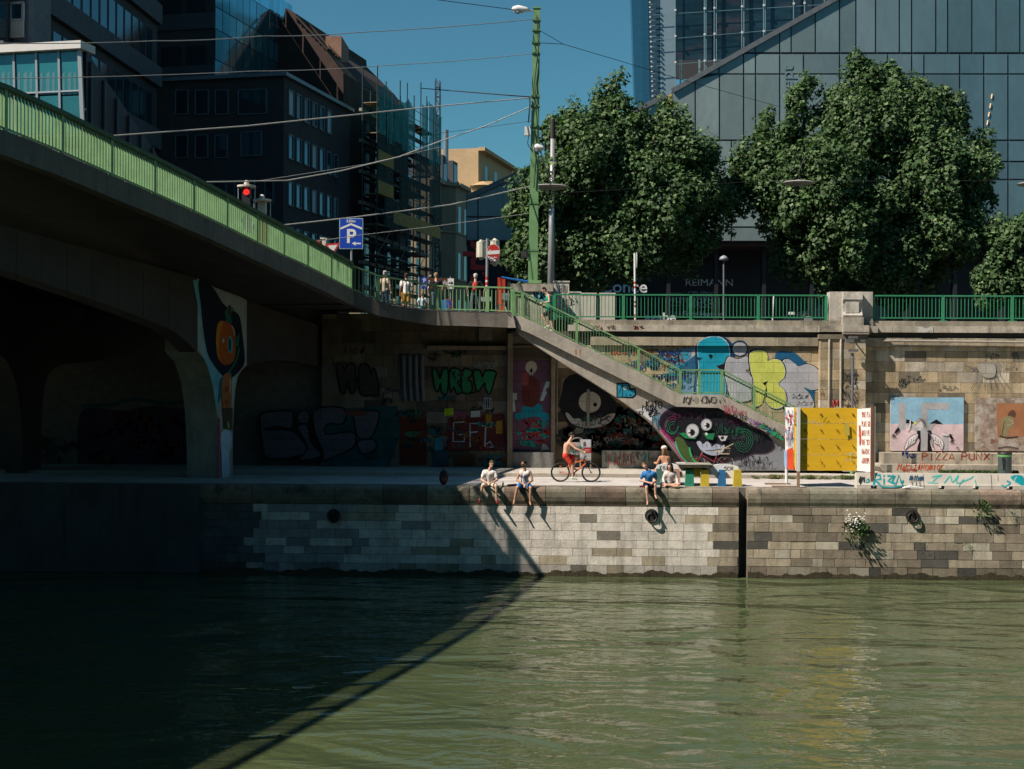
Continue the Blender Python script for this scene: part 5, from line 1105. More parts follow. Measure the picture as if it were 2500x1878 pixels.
def box_signal(px,py,D,h,lab,hood=True):
    c=Dp(px,py,D); e=empty('signal_head',c,lab,'traffic light'); mb=MB(); mb.lathe([(.05,h/2+.1),(.09,h/2+.04),(.2,h/2),(.21,-h/2),(.09,-h/2-.03),(.08,-h/2-.1)],c,10); mb.build('housing',mat('ivory_lacquer',(.60,.58,.46),.5,namt=.1),e); return e
# yield sign, blue parking sign
def disc_sign(name,pts_px,Y,m,lab,cat,th=.03): pass
YS=64.0
e=empty('yield_sign',P(813,650,YS-6),'red and white triangular yield sign above the bridge railing','sign'); Yy=57.6
mb=MB(); mb.prism([P(*p,Yy) for p in ((794,596),(829,593),(829,597),(815,621),(811,621),(794,600))],(0,.03,0)); mb.build('rim',redp,e); mb=MB(); mb.prism([P(*p,Yy-.006) for p in ((800,600),(824,598),(813,616))],(0,.005,0)); mb.build('white_field',white,e)
mb=MB(); mb.tube([P(812,600,Yy+.06),P(812,700,Yy+.06)],.035,8); mb.build('pole',steel,e)
e=empty('traffic_signal',P(795,590,Yy+2),'small traffic signal with red lamp just left of the yield sign','traffic light'); mb=MB(); c=P(780,597,Yy+1.2); mb.box(c+V((-.18,-.1,-.3)),c+V((.12,.12,.2))); mb.build('housing',blk,e); mb=MB(); mb.lathe([(.1,0),(.09,-.03),(.01,-.05)],c+V((-.03,-.11,.05)),12,axis='Y'); mb.build('red_lamp',mat('dim_red',(.3,.01,.01),.4,emit=((.6,.02,.02),.25)),e)
mb=MB(); c=P(793,598,Yy+1.2); mb.box(c+V((-.14,-.1,-.3)),c+V((.06,.12,.2))); mb.tube([P(782,583,Yy+1.2),P(797,582,Yy+1.2),P(797,640,Yy+1.2)],.04,6); mb.build('bracket',MATS['ivory_lacquer'] if 'ivory_lacquer' in MATS else mat('ivory_lacquer',(.60,.58,.46),.5,namt=.1),e)
YB=60.5
e=empty('parking_sign',P(857,650,YB),'large blue parking garage sign reading 230m with an arrow','sign')
mb=MB(); a=P(828.5,533,YB); b=P(886,608,YB); mb.box((a.x,YB,b.z),(b.x,YB+.04,a.z)); mb.build('panel',mat('pale_edge',(.35,.5,.6),.5),e); mb=MB(); mb.box((a.x+.03,YB-.006,b.z+.03),(b.x-.03,YB-.001,a.z-.03)); mb.build('blue_field',blue,e)
def on(pts,Y,m,name,par,th=.004): 
    mb=MB(); mb.prism([P(*p,Y) for p in pts],(0,th,0)); return mb.build(name,m,par,tri=True)
on([(831,556),(857,545),(884,556),(884,561),(857,550),(831,561)],YB-.012,white,'roof_symbol',e)
on([(859,594.5),(868,590),(868,593),(881,593),(881,596.5),(868,596.5),(868,600)],YB-.012,white,'arrow',e)
text_obj('P','lettering',P(857,592.5,YB-.012),.82,white,e,bold=.02); text_obj('230m','lettering',P(857,543,YB-.012),.15,white,e,sx=1.15,bold=.004)
mb=MB(); mb.tube([P(858,600,YB+.08),P(858,700,YB+.08)],.045,10); mb.build('pole',steel,e)
# no-entry sign on the red and white pole with signals
e=empty('no_entry_sign',P(1190,770,61),'no entry sign with stickers on a red and white banded pole','sign'); Yn=61
mb=MB(); mb.tube([P(1189.5,583,Yn),P(1188,765,Yn)],.055,10); mb.build('pole',steel,e)
mb=MB(); 
for a,b in ((676,684),(689,697),(727,738)): mb.tube([P(1188.6,a,Yn),P(1188.5,b,Yn)],.06,10)
for y in (683,): pass
mb.build('red_bands',redp,e); mb=MB(); 
for a,b in ((697,705),(712,727),(684,689)): mb.tube([P(1188.6,a,Yn),P(1188.5,b,Yn)],.0585,10)
mb.build('white_bands',white,e)
c=P(1205,617,Yn-.1); mb=MB(); vs=[]; N=28
mb.prism([c+V((.29*cos(2*pi*i/N),0,.37*sin(2*pi*i/N))) for i in range(N)],(0,.02,0)); mb.build('rim',white,e,tri=True); mb=MB(); mb.prism([c+V((.275*cos(2*pi*i/N),-.006,.355*sin(2*pi*i/N))) for i in range(N)],(0,.005,0)); mb.build('red_disc',redp,e,tri=True)
on([(1190,613),(1219.5,611),(1219.5,620),(1190,622)],Yn-.115,white,'white_bar',e)
mb=MB()
for x,y,w_,h in ((1194,610,5,2.4),(1192,626,3.4,3),(1196,628,5,4),(1201,629,4,5),(1206,627,3,3),(1205,633,5,5),(1210,628,2.5,2.5)): mb.box(P(x,y,Yn-.116),P(x+w_,y+h,Yn-.122))
mb.build('stickers',mat('sticker_pale',(.6,.62,.68),.5,namt=0),e)
mb=MB(); mb.tube([P(1174,588,Yn),P(1208,588,Yn)],.02,6); mb.tube([P(1174,630,Yn),P(1189,630,Yn)],.015,6); mb.build('bracket_arm',steel,e)
box_signal(1174.5,610,61.2,.66,'ivory pedestrian signal seen from behind left of the no entry sign'); e2=box_signal(1208,616,61.6,1.0,'ivory signal head hidden behind the no entry disc')
mb=MB(); mb.box(P(1174,736,Yn-.1),P(1199,725,Yn-.12)); mb.build('plate',mat('sign_back',(.35,.38,.38),.5),e)
# direction sign
e=empty('direction_sign',P(1060,770,63),'brown direction sign with white arrow field and small blue parking sign','sign'); Yd=63
mb=MB(); a,b=P(1043,679,Yd),P(1092,700,Yd); mb.box((a.x,Yd,b.z-.1),(b.x,Yd+.03,a.z)); mb.build('brown_field',mat('sign_brown',(.09,.03,.015),.5,namt=.05),e)
mb=MB(); a,b=P(1093,680,Yd),P(1108,700,Yd); mb.box((a.x,Yd,b.z-.1),(b.x,Yd+.03,a.z)); mb.build('arrow_field',white,e)
on([(1095,689.5),(1102,689.5),(1102,686.5),(1107,691),(1102,695.5),(1102,692.5),(1095,692.5)],Yd-.006,blk,'arrow',e)
mb=MB(); a,b=P(1029,676.5,Yd),P(1042.5,700,Yd); mb.box((a.x,Yd,b.z-.1),(b.x,Yd+.03,a.z)); mb.build('blue_field',blue,e)
text_obj('P','lettering',P(1036,690,Yd-.004),.2,white,e,bold=.004); text_obj('110','lettering',P(1036,699,Yd-.004),.13,white,e); text_obj('Praterstraße','lettering',P(1046,695,Yd-.004),.27,white,e,align='LEFT',sx=.62)
on([(1032,682),(1036,678.5),(1040.5,682),(1040.5,683.5),(1036,680),(1032,683.5)],Yd-.006,white,'roof_symbol',e)
mb=MB(); mb.tube([P(1023,676,Yd),P(1023,770,Yd)],.035,8); mb.tube([P(1100,676,Yd+.1),P(1100,770,Yd+.1)],.03,8); mb.build('poles',steel,e)
# no-stopping sign leaning low and a blue board
e=empty('round_blue_sign',P(1095,760,61.4),'blue roadworks sign with red ring standing on the pavement','sign')
c=P(1094,743,61.4); mb=MB(); mb.prism([c+V((.2*cos(2*pi*i/20),0,.24*sin(2*pi*i/20))) for i in range(20)],(0,.02,0)); mb.build('red_ring',redp,e,tri=True); mb=MB(); mb.prism([c+V((.16*cos(2*pi*i/20),-.006,.2*sin(2*pi*i/20))) for i in range(20)],(0,.005,0)); mb.build('blue_disc',blue,e,tri=True)
mb=MB(); mb.bar(c+V((-.1,-.012,.13)),c+V((.1,-.012,-.13)),.05,.01,up=(0,1,0)); mb.build('red_stroke',redp,e)
mb=MB(); mb.box(P(1078,758,61.2),P(1092,732,61.22)); mb.build('blue_board',mat('board_blue',(.03,.22,.45),.5),e)
# red cabinet, trestle, gray box
e=empty('red_cabinet',P(1225,770,61),'tall red metal cabinet beside the pedestal','cabinet'); mb=MB(); mb.box(P(1214.5,768,60.8),P(1234.5,680,61.3)); mb.build('body',mat('cabinet_red',(.48,.045,.02),.5,namt=.1),e); mb=MB(); mb.box(P(1235.5,768,60.85),P(1247,680,61.2)); mb.build('dark_side',blk,e)
e=empty('blue_pole_bundle',P(1240,683,60.9),'blue plastic tube lying slanted on the red cabinet','tube'); mb=MB(); mb.tube([P(1224,677,60.8),P(1290,687,60.9)],.035,8); mb.tube([P(1237,680,60.8),P(1290,690,60.9)],.02,8); mb.build('tube',mat('blue_plastic',(.02,.16,.5),.4),e)
e=empty('trestle',P(1223,765,58.3),'small white folding trestle with a grey control box on top','stand'); mb=MB()
for a,b in (((1217,745),(1206,767)),((1232,745),(1238,762)),((1216,744.5),(1234,744.5)),((1219,745),(1214,760))): mb.tube([P(*a,58.2),P(*b,58.2)],.022,6)
mb.build('frame',white,e); mb=MB(); mb.box(P(1226,739,58.2),P(1245,717,58.5)); 
for k in range(4): mb.box(P(1228.5+k*4,736,58.19),P(1230.5+k*4,720,58.2))
mb.build('control_box',mat('box_grey',(.20,.25,.26),.5),e)
wire('ground_cable',[Dp(930,742,57.4),Dp(1040,757,57.3),Dp(1150,762,57.2),Dp(1215,764,57.1),Dp(1236,762,57.1),Dp(1249,775,57.0)],.035,cabled,'black cable lying along the bottom of the bridgehead railing',grp=None,cat='cable')
# grey cabinets behind the railing
cabm=mat('cabinet_ivory',(.55,.52,.44),.6,namt=.1)
for i,(x0,x1,yt,yb,Y,lab) in enumerate(((1352,1389,686,767,61.6,'tall graffitied switch cabinet right of the pedestal'),(1390,1417,712,766,61.4,'narrow ivory cabinet next to the tall one'),(1418,1455,715,767,61.4,'wide ivory cabinet, second from the trees'),(1465,1501,715,768,61.4,'ivory cabinet with dark plinth standing apart'))):
    e=empty('switch_cabinet',P(x0,yb,Y),lab,'cabinet','switch cabinets behind the street railing'); a,b=P(x0,yt,Y),P(x1,yb,Y)
    mb=MB(); mb.box((a.x,Y,SZ+.25),(b.x,Y+.45,a.z-.06)); mb.build('body',cabm,e); mb=MB(); mb.box((a.x-.03,Y-.03,a.z-.058),(b.x+.03,Y+.48,a.z)); mb.build('lid',cabm,e); mb=MB(); mb.box((a.x+.01,Y+.01,SZ-.02),(b.x-.01,Y+.44,SZ+.248)); mb.build('plinth',mat('plinth_grey',(.06,.07,.08),.7),e)
    if i==0: pt=Paint((0,Y,0),(0,-1,0),.001,.004); pt.text('8ZQ',1366,698,20,16,(.04,.04,.04),1.4,jit=1.2); pt.tag(1364,722,20,30,(.04,.04,.04),1.3,3,3); pt.build('tag_paint',e,paintmat('stair_paint',False))
    if i==1: pt=Paint((0,Y,0),(0,-1,0),.001,.004); pt.tag(1388,722,20,26,(.04,.04,.05),1.6,13,3); pt.build('tag_paint',e,paintmat('stair_paint',False))
# banded pole with edge-on sign, steel pole, lamp posts behind the railing
e=empty('banded_pole',P(1551,780,60.6),'red and white banded pole carrying a sign seen edge on','sign pole'); mb=MB(); mb.tube([P(1549.5,618,60.6),P(1551,782,60.6)],.045,8); mb.build('pole',white,e)
mb=MB(); 
for a,b in ((688,693),(699,704),(735,740),(745,750),(767,775)): mb.tube([P(1550.2,a,60.6),P(1550.3,b,60.6)],.049,8)
mb.build('red_bands',redp,e); mb=MB(); c=P(1552.5,636,60.6); mb.lathe([(.02,-.02),(.34,-.02),(.36,0),(.34,.02),(.02,.02)],c+V((.03,0,0)),24,axis='X'); mb.build('sign_disc',MATS['sign_back'],e)
e=empty('steel_pole',P(1349,700,67),'tall slim steel pole with dark top partly behind the left tree','pole'); mb=MB(); p=P(1349.5,292,67); q=V((p.x-.05,p.y,SZ)); mb.tube([q,V((p.x,p.y,p.z-.9))],[.2,.11],12); mb.build('shaft',steel,e,smooth=True); mb=MB(); mb.tube([V((p.x,p.y,p.z-.9)),p],.12,12); mb.build('dark_top',mat('dark_pole_top',(.035,.03,.03),.6),e)
e=empty('street_lamp',P(1767,780,80),'unlit round headed lamp post in the shade between the trees','street lamp'); mb=MB(); mb.tube([P(1767,782,80),P(1767,635,80)],.05,8); mb.build('post',mat('lamp_post_grey',(.16,.18,.2),.5),e); mb=MB(); mb.lathe([(.02,.2),(.2,.1),(.27,-.06),(.1,-.1)],P(1767,632,80),16); mb.build('lamp_head',mat('lamp_head_grey',(.3,.33,.36),.4),e,smooth=True)
e=empty('white_bollard_pole',P(1888,780,61.5),'thin leaning white pole behind the street railing','pole'); mb=MB(); mb.tube([P(1886,784,61.5),P(1889,723,61.5)],.03,6); mb.build('pole',white,e)
# parked car glimpsed behind the railing
cx0=PX(1925,63); e=empty('parked_car',(cx0,63,SZ),'dark car parked in the shade behind the street railing left of the stone pier','car')
paint=mat('dark_car_paint',(.012,.02,.03),.25,spec=.8,coat=1,namt=0)
zc=SZ
prof=[(0,.35),(.02,.62),(.9,.78),(1.25,.86),(2.0,1.33),(3.2,1.38),(3.9,1.0),(4.25,.9),(4.3,.4)]
mb=MB(); mb.prism([(cx0+x,63,zc+z) for x,z in prof],(0,1.7,0)); mb.build('body',paint,e,tri=True)
mb=MB(); mb.prism([(cx0+x,62.985,zc+z) for x,z in ((1.4,.9),(2.05,1.27),(2.55,1.3),(2.55,.9))],(0,.01,0)); mb.prism([(cx0+x,62.985,zc+z) for x,z in ((2.65,.9),(2.65,1.3),(3.15,1.3),(3.7,.95))],(0,.01,0)); mb.build('side_window',gls,e)
for x in (.85,3.45):
    mb=MB(); mb.lathe([(.02,-.03),(.31,-.03),(.33,0),(.33,.16),(.02,.18)],(cx0+x,62.97,zc+.32),20,axis='Y'); wv=mb.build('wheel',blk,e); mb=MB(); mb.lathe([(.02,-.02),(.19,-.02),(.2,0)],(cx0+x,62.93,zc+.32),16,axis='Y'); mb.build('rim',steel,wv)
mb=MB(); mb.box((cx0+.0,62.98,zc+.58),(cx0+.25,63.1,zc+.7)); mb.build('headlight',white,e)
# ================================================================ PROMENADE THINGS
# floodlight pole by the pilaster and lamp bracket above
e=empty('promenade_lamp',P(2080,1165,57.5),'slim grey lamp pole rising behind the yellow board','street lamp'); mb=MB(); Yl=57.4; p=P(2081.5,862,Yl); mb.tube([V((p.x,Yl,0)),V((p.x,Yl,1.0))],.075,10); mb.tube([V((p.x,Yl,1)),p],.05,10); mb.build('post',mat('post_grey',(.17,.18,.20),.5,metal=.3),e)
mb=MB(); c=P(2082,857,Yl); mb.box(c+V((-.18,-.12,-.03)),c+V((.19,.12,.06))); mb.build('lamp_head',mat('post_grey',(.17,.18,.20),.5),e)
mb=MB(); mb.tube([V((p.x,Yl,0)),V((p.x,Yl,.95))],.079,10); mb.build('green_foot',gp,e)
e=empty('wall_floodlight',P(2080,830,BY-.9),'two small floodlights on brackets under the pilaster cornice','floodlight'); mb=MB(); c=P(2083,824,BY-1.0); mb.box(c+V((-.17,-.1,-.05)),c+V((.17,.1,.05))); c2=P(2074,832,BY-1.0); mb.box(c2+V((-.17,-.12,-.08)),c2+V((.17,.1,.06))); c3=P(2104,832,BY-.9); mb.box(c3+V((-.12,-.06,-.03)),c3+V((.12,.06,.03))); mb.tube([P(2068,834,BY-.9),P(2112,833,BY-.9)],.03,6); mb.build('housing',mat('floodlight_grey',(.13,.13,.13),.5),e); mb=MB(); mb.tube([P(2090,833,BY-.9),P(2090,840,BY-.45)],.03,6); mb.build('bracket',blk,e)
# yellow board kiosk with side wings
Yk=51.75; e=empty('yellow_notice_board',P(1950,1188,Yk),'wide yellow plank notice board with painted side wings on wooden posts','notice board')
wood=mat('brown_wood',(.20,.09,.05),.8,namt=.25,stretch=(1,1,.15),nscale=6); yel=mat('yellow_board_paint',(.78,.46,.012),.65,nscale=1.1,namt=.12,stain=((.5,.42,.25),2.6,.62,.72),bump=.1,stretch=(.35,1,1.4))
YK2=Yk+.15
a=P(1952,995,YK2); b=P(2094,1150,YK2); H=(a.z-b.z)/4
for k in range(4):
    mb=MB(); mb.box((a.x-.2,YK2,b.z+H*k+.006),(b.x,YK2+.04,b.z+H*(k+1)-.006)); mb.build('board',yel,e)
tp=Paint((0,YK2,0),(0,-1,0),.001,.004)
for r_ in range(4):
    for c_ in range(4):
        x=1964+c_*39; y=1009+r_*38; tp.line([(x,y),(x,y+6)],1.2,(.09,.06,.01),sm=False); tp.line([(x+3,y+1+r_),(x+3,y+8+r_)],1.5,(.09,.06,.01),sm=False); tp.line([(x+5,y+5),(x+5.5,y+11)],1.2,(.09,.06,.01),sm=False)
tp.tag(2002,1018,20,7,(.3,.3,.03),1,2,3); tp.poly([(2060,1035),(2072,1034),(2074,1062),(2064,1068)],(.55,.45,.08)); tp.tag(2062,1105,26,6,(.5,.55,.3),1.6,4,3); tp.ell(2054,1026,1.5,1.5,(.8,.75,.6)); tp.build('stencil_marks',e,paintmat('stair_paint',False))
mb=MB(); a1=P(1947,995,Yk); a2=P(1953,1190,Yk); mb.box((a1.x,Yk,P(1950,1151,Yk).z),(a2.x,Yk+.1,a1.z)); mb.build('post',white,e); mb=MB(); mb.box((a1.x+.003,Yk+.003,0),(a2.x-.003,Yk+.097,P(1950,1151,Yk).z)); mb.build('post_foot',mat('bare_wood',(.30,.2,.12),.85),e)
mb=MB(); mb.prism([V((a2.x,Yk+.1,a1.z)),V((a2.x,YK2+.0,a1.z)),V((a2.x,YK2,b.z)),V((a2.x,Yk+.1,b.z))],(-.04,0,0)); mb.build('left_wing_inner',yel,e)
# left painted wing, turned outwards
w0=P(1944.5,995,Yk+.1); w1=P(1917.5,1000,Yk+1.3); zt0=w0.z; zb0=P(1944,1149,Yk+.1).z
mb=MB(); mb.prism([V((w0.x,w0.y,zt0)),V((w1.x,w1.y,zt0-.02)),V((w1.x,w1.y,zb0+.02)),V((w0.x,w0.y,zb0))],(.02,.035,0)); lw=mb.build('painted_wing',white,e)
nn=V((w0.y-w1.y,-(w0.x-w1.x),0)).normalized(); nn=nn if nn.y<0 else -nn
tp=Paint(w0,nn,.001,.004); r2=random.Random(8)
for i in range(70): x=1919+r2.random()*24; y=1001+r2.random()*70; tp.line([(x,y),(x+r2.uniform(-1,1),y+4+r2.random()*9)],1.8,r2.choice(((.55,.05,.03),(.1,.22,.5),(.25,.4,.6),(.6,.12,.1))),sm=False)
tp.poly([(1926,1098),(1941,1092),(1943,1148),(1927,1144)],(.6,.07,.03)); tp.poly([(1919,1100),(1926,1100),(1926,1142),(1920,1140)],(.25,.4,.6))
for k in range(7): tp.line([(1925+k*1.9,1050),(1925+k*1.9,1090)],.7,(.25,.25,.3),sm=False)
tp.build('poster_paint',lw,paintmat('stair_paint',False))
mb=MB(); mb.tube([V((w1.x+.05,w1.y,0)),V((w1.x+.05,w1.y,zb0))],.055,6); mb.build('post',white,e)
# right wing with red hand lettering, brown post
v0=P(2094,998,YK2-.02); v1=P(2126,993,Yk-.3); zb1=P(2126,1152,Yk-.3).z
mb=MB(); mb.prism([V((v0.x,v0.y,a1.z-.05)),V((v1.x,v1.y,a1.z)),V((v1.x,v1.y,zb1)),V((v0.x,v0.y,zb1))],(-.02,.035,0)); rw=mb.build('lettered_wing',white,e)
nn=V((v1.y-v0.y,-(v1.x-v0.x),0)).normalized(); nn=nn if nn.y<0 else -nn
tp=Paint(v1,nn,.001,.004)
for i,t in enumerate(('SPACE IS A','PLACE GO','WHEN PE','THE SKI','HANDIC','ATHEMPL')): 
    tp.text(t,2104,1006+i*22.5,20,13,(.45,.09,.05),1.)
tp.tag(2096,1030,6,60,(.6,.1,.07),1,3,4); tp.build('hand_lettering',rw,paintmat('stair_paint',False))
mb=MB(); p0_=P(2126.5,992,Yk-.36); p1_=P(2133,1155,Yk-.36); mb.box((p0_.x,Yk-.36,0),(p1_.x,Yk-.24,p0_.z)); mb.build('post',wood,e); mb=MB(); mb.box((p1_.x+.012,Yk-.34,.2),(p1_.x+.05,Yk-.22,p0_.z-.02)); mb.build('edge_strip',white,e)
mb=MB(); mb.box((w1.x-.75,w1.y-.05,.004),(w1.x+.2,w1.y+.05,.06)); mb.box((a1.x-.9,Yk,.004),(a1.x-.01,Yk+.09,.05)); mb.build('foot_beams',mat('bare_wood',(.30,.2,.12),.85),e)
# concrete barriers
bar_c=mat('barrier_concrete',(.58,.54,.47),.85,nscale=1.5,namt=.14,bump=.2,streak=.12)
Yb=51.35
for i,(x0,x1,lab) in enumerate(((2092,2255.5,'concrete barrier with the large teal tag next to the yellow board'),(2257,2421,'middle concrete barrier with faded turquoise scrawl'),(2423,2590,'concrete barrier cut by the right picture edge'))):
    A0=PX(x0,Yb,1190); A1=PX(x1,Yb,1190); zt=PZ(1156,Yb,2200)
    e=empty('concrete_barrier',(A0,Yb,0),lab,'barrier','concrete barriers along the quay edge')
    mb=MB(); pr=[(Yb,.0),(Yb,.12),(Yb+.03,.2),(Yb+.12,zt),(Yb+.32,zt),(Yb+.42,.2),(Yb+.45,.0)]
    L_=A1-A0; cuts=[(0,L_*.21),(L_*.30,L_*.72),(L_*.81,L_)]
    mb.prism([(A0,y,z) for y,z in pr if z>.1],(L_,0,0))
    for c0,c1 in cuts: mb.box((A0+c0,Yb+.004,0),(A0+c1,Yb+.446,.121))
    mb.build('body',bar_c,e)
    o_=V((A0,Yb+.03,.2)); nb=V((0,-(zt-.2),-.0)).normalized(); nb=V((0,-(zt-.2),.09)).normalized()
    tp=Paint(o_,nb,.001,.006); te_=(.01,.32,.36)
    if i==0:
        tp.text('a',2112,1166,12,12,te_,3); tp.line([(2133,1188),(2136,1160),(2148,1160),(2150,1170),(2137,1172),(2150,1186)],5.5,te_,sm=False); tp.line([(2158,1168),(2158,1184)],4,te_,sm=False); tp.ell(2158,1162,2.4,2.4,te_)
        for k in (0,1): tp.line([(2166+k*12,1162),(2180+k*4,1162),(2168+k*10,1174),(2184,1182)],5,te_,sm=False)
        tp.line([(2186,1186),(2194,1160),(2204,1186)],3.6,te_,sm=False); tp.line([(2150,1188),(2175,1190),(2205,1186)],3,te_); tp.text('wx',2197,1170,20,10,te_,3)
        tp.text('Mittion',2219,1161,34,12,(.03,.09,.17),2,slant=.3); tp.line([(2220,1178),(2235,1174),(2250,1174)],1,(.05,.05,.08)); tp.text('C.T.S.',2226,1178,26,8,(.05,.06,.09),1.3); tp.tag(2096,1162,14,24,(.04,.04,.04),1.4,9,6)
    elif i==1: tp.line([(2275,1165),(2300,1160),(2285,1168),(2276,1180)],3,(.08,.5,.48)); tp.line([(2305,1180),(2320,1162),(2325,1178),(2340,1160),(2335,1180),(2370,1168),(2376,1162)],3,(.08,.5,.48)); tp.line([(2264,1178),(2290,1180)],3,(.2,.55,.5)); tp.line([(2380,1172),(2384,1188)],2.4,(.08,.5,.48)); tp.line([(2340,1188),(2352,1170)],2.4,(.1,.5,.48))
    else: tp.poly([(2467,1166),(2480,1160),(2498,1164),(2500,1185),(2485,1182)],te_,True); tp.line([(2482,1164),(2476,1176),(2490,1184)],2,(.5,.5,.45)); tp.line([(2445,1185),(2455,1188),(2466,1180),(2458,1174)],4,te_); tp.line([(2436,1160),(2436,1175)],1.4,(.55,.2,.18))
    tp.build('tag_paint',e,paintmat('stair_paint',False))
e=empty('crumpled_paper',P(2228,1193,Yb-.2),'crumpled white bag lying below the first barrier','litter'); mb=MB(); c=P(2228,1192,Yb-.22); mb.prism([c+V(q) for q in ((-.35,0,0),(-.1,0,.07),(.15,0,.05),(.4,0,.0))],(0,.1,.02)); mb.build('bag',white,e)
# paintings on the wall
Yp=BY-.12
e=empty('wall_painting',P(2264,1100,Yp),'large pale blue and pink panel painted with a winged figure','painting'); a=P(2174,970,Yp); b=P(2352.5,1101,Yp)
mb=MB(); mb.box((a.x,Yp,b.z),(b.x,Yp+.07,a.z)); mb.build('panel',mat('panel_board',(.55,.52,.5),.7),e)
tp=Paint((0,Yp,0),(0,-1,0),.001,.003); LB=(.27,.48,.62); PK=(.68,.52,.54); GRY=(.42,.41,.42)
tp.poly([(2174.5,970.5),(2352,970.5),(2352,1101),(2174.5,1101)],PK); tp.poly([(2174.5,970.5),(2352,970.5),(2352,1036),(2174.5,1035)],LB)
tp.poly([(2193,984),(2211,984),(2211,1050),(2193,1050)],GRY); tp.poly([(2249,984),(2264,984),(2264,1050),(2249,1050)],GRY); tp.poly([(2264,984),(2316,984),(2316,1000),(2264,1000)],GRY); tp.poly([(2301,1060),(2315,1060),(2315,1101),(2301,1101)],GRY)
tp.poly([(2212,1024),(2224,1026),(2232,1034),(2212,1034)],K); tp.poly([(2270,1034),(2286,1024),(2302,1036)],K)
tp.poly([(2212,1034),(2226,1034),(2240,1046),(2256,1050),(2268,1036),(2284,1034),(2272,1052),(2266,1060),(2266,1101),(2246,1101),(2246,1058),(2230,1050),(2215,1040)],GRY)
tp.poly([(2238,1052),(2247,1052),(2248,1078),(2247,1101),(2239,1101),(2240,1090),(2245,1076),(2240,1066)],K); tp.poly([(2265,1050),(2273,1052),(2276,1064),(2270,1076),(2272,1088),(2276,1101),(2264,1101)],K)
tp.poly([(2237,1038),(2242,1030),(2252,1030),(2256,1040),(2252,1050),(2244,1050)],(.62,.6,.58),True); tp.poly([(2236,1034),(2240,1022),(2252,1020),(2262,1028),(2266,1044),(2260,1050),(2256,1040),(2250,1030),(2240,1034)],(.35,.35,.36),True)
for k in range(4): tp.line([(2244+k*4,1022+k),(2252+k*3,1030+k*3),(2254+k*3,1044)],1,K)
tp.line([(2240,1043),(2244,1044)],.8,K,sm=False); tp.line([(2248,1047),(2251,1045)],.8,K,sm=False); tp.ell(2234,1033,3.5,3.5,(.7,.65,.12))
for s in (-1,1):
    cx=2257; wing=[(cx+s*16,1060),(cx+s*34,1066),(cx+s*46,1082),(cx+s*49 if s<0 else cx+s*42,1098),(cx+s*36,1088),(cx+s*24,1080)]
    tp.poly(wing,(.72,.66,.66),True); q=smooth_pts(wing); tp.line(q+[q[0]],1,K,sm=False)
    for k in range(4): tp.line([(cx+s*(20+k*6),1064+k*4),(cx+s*(22+k*6),1074+k*4),(cx+s*(27+k*5),1076+k*5)],.9,K)
for x0,s in ((2176,1),(2330,-1)): 
    tp.poly([(2193,1042),(2196,1050),(2188,1058),(2182,1060),(2185,1052)] if s>0 else [(2317,1056),(2322,1062),(2328,1072),(2322,1074),(2317,1066)],K); bx,by=(2181,1060) if s>0 else (2323,1074)
    for k in range(4): tp.line([(bx,by),(bx-5+k*3.5,by+9-abs(k-1))],1.5,K,sm=False)
tp.line([(2300,1059),(2308,1062),(2320,1056)],3,(.7,.7,.7)); tp.line([(2214,1050),(2220,1040),(2222,1026)],3,(.7,.7,.7)); tp.line([(2262,1052),(2272,1064),(2274,1080),(2278,1094)],2,(.15,.15,.16)); tp.tag(2333,1090,8,8,(.1,.1,.1),.8,4,3)
tp.build('painted_image',e,paintmat('canvas_paint',False))
e=empty('textured_mural_panel',P(2440,1100,Yp),'rough brown mural panel with a seated robed figure','painting'); a=P(2382,972,Yp); b=P(2540,1102,Yp); mb=MB(); mb.box((a.x,Yp+.04,b.z),(b.x,BY-.02,a.z)); mb.build('panel',mat('mottled_panel',(.30,.22,.17),.85,nscale=3.5,namt=.5,stain=((.42,.38,.33),2.5,.45,.6),bump=.4),e)
tp=Paint((0,Yp+.04,0),(0,-1,0),.001,.004); tp.poly([(2432,985),(2500,985),(2502,1065),(2436,1068)],(.35,.16,.08)); tp.poly([(2461,1010),(2470,1001),(2478,1004),(2480,1014),(2476,1022),(2462,1022)],(.12,.06,.04),True)
tp.poly([(2446,1025),(2460,1016),(2475,1020),(2484,1034),(2474,1037),(2462,1050),(2458,1066),(2444,1064),(2444,1040)],(.24,.21,.11),True); tp.poly([(2476,1018),(2488,1038),(2484,1040),(2472,1030)],(.30,.15,.08)); tp.poly([(2468,1040),(2478,1038),(2474,1062),(2478,1068),(2466,1066)],(.32,.17,.10)); tp.line([(2452,1028),(2446,1062)],1.6,(.05,.045,.03)); tp.line([(2462,1024),(2474,1032),(2458,1040)],1.6,(.42,.4,.28)); tp.line([(2440,1064),(2460,1069),(2485,1066)],3,(.06,.04,.03)); tp.line([(2436,1094),(2460,1091),(2486,1095)],3,(.12,.10,.09)); tp.text('2011',2416,1072,20,9,(.3,.05,.03),1)
tp.build('painted_image',e,paintmat('canvas_paint',False))
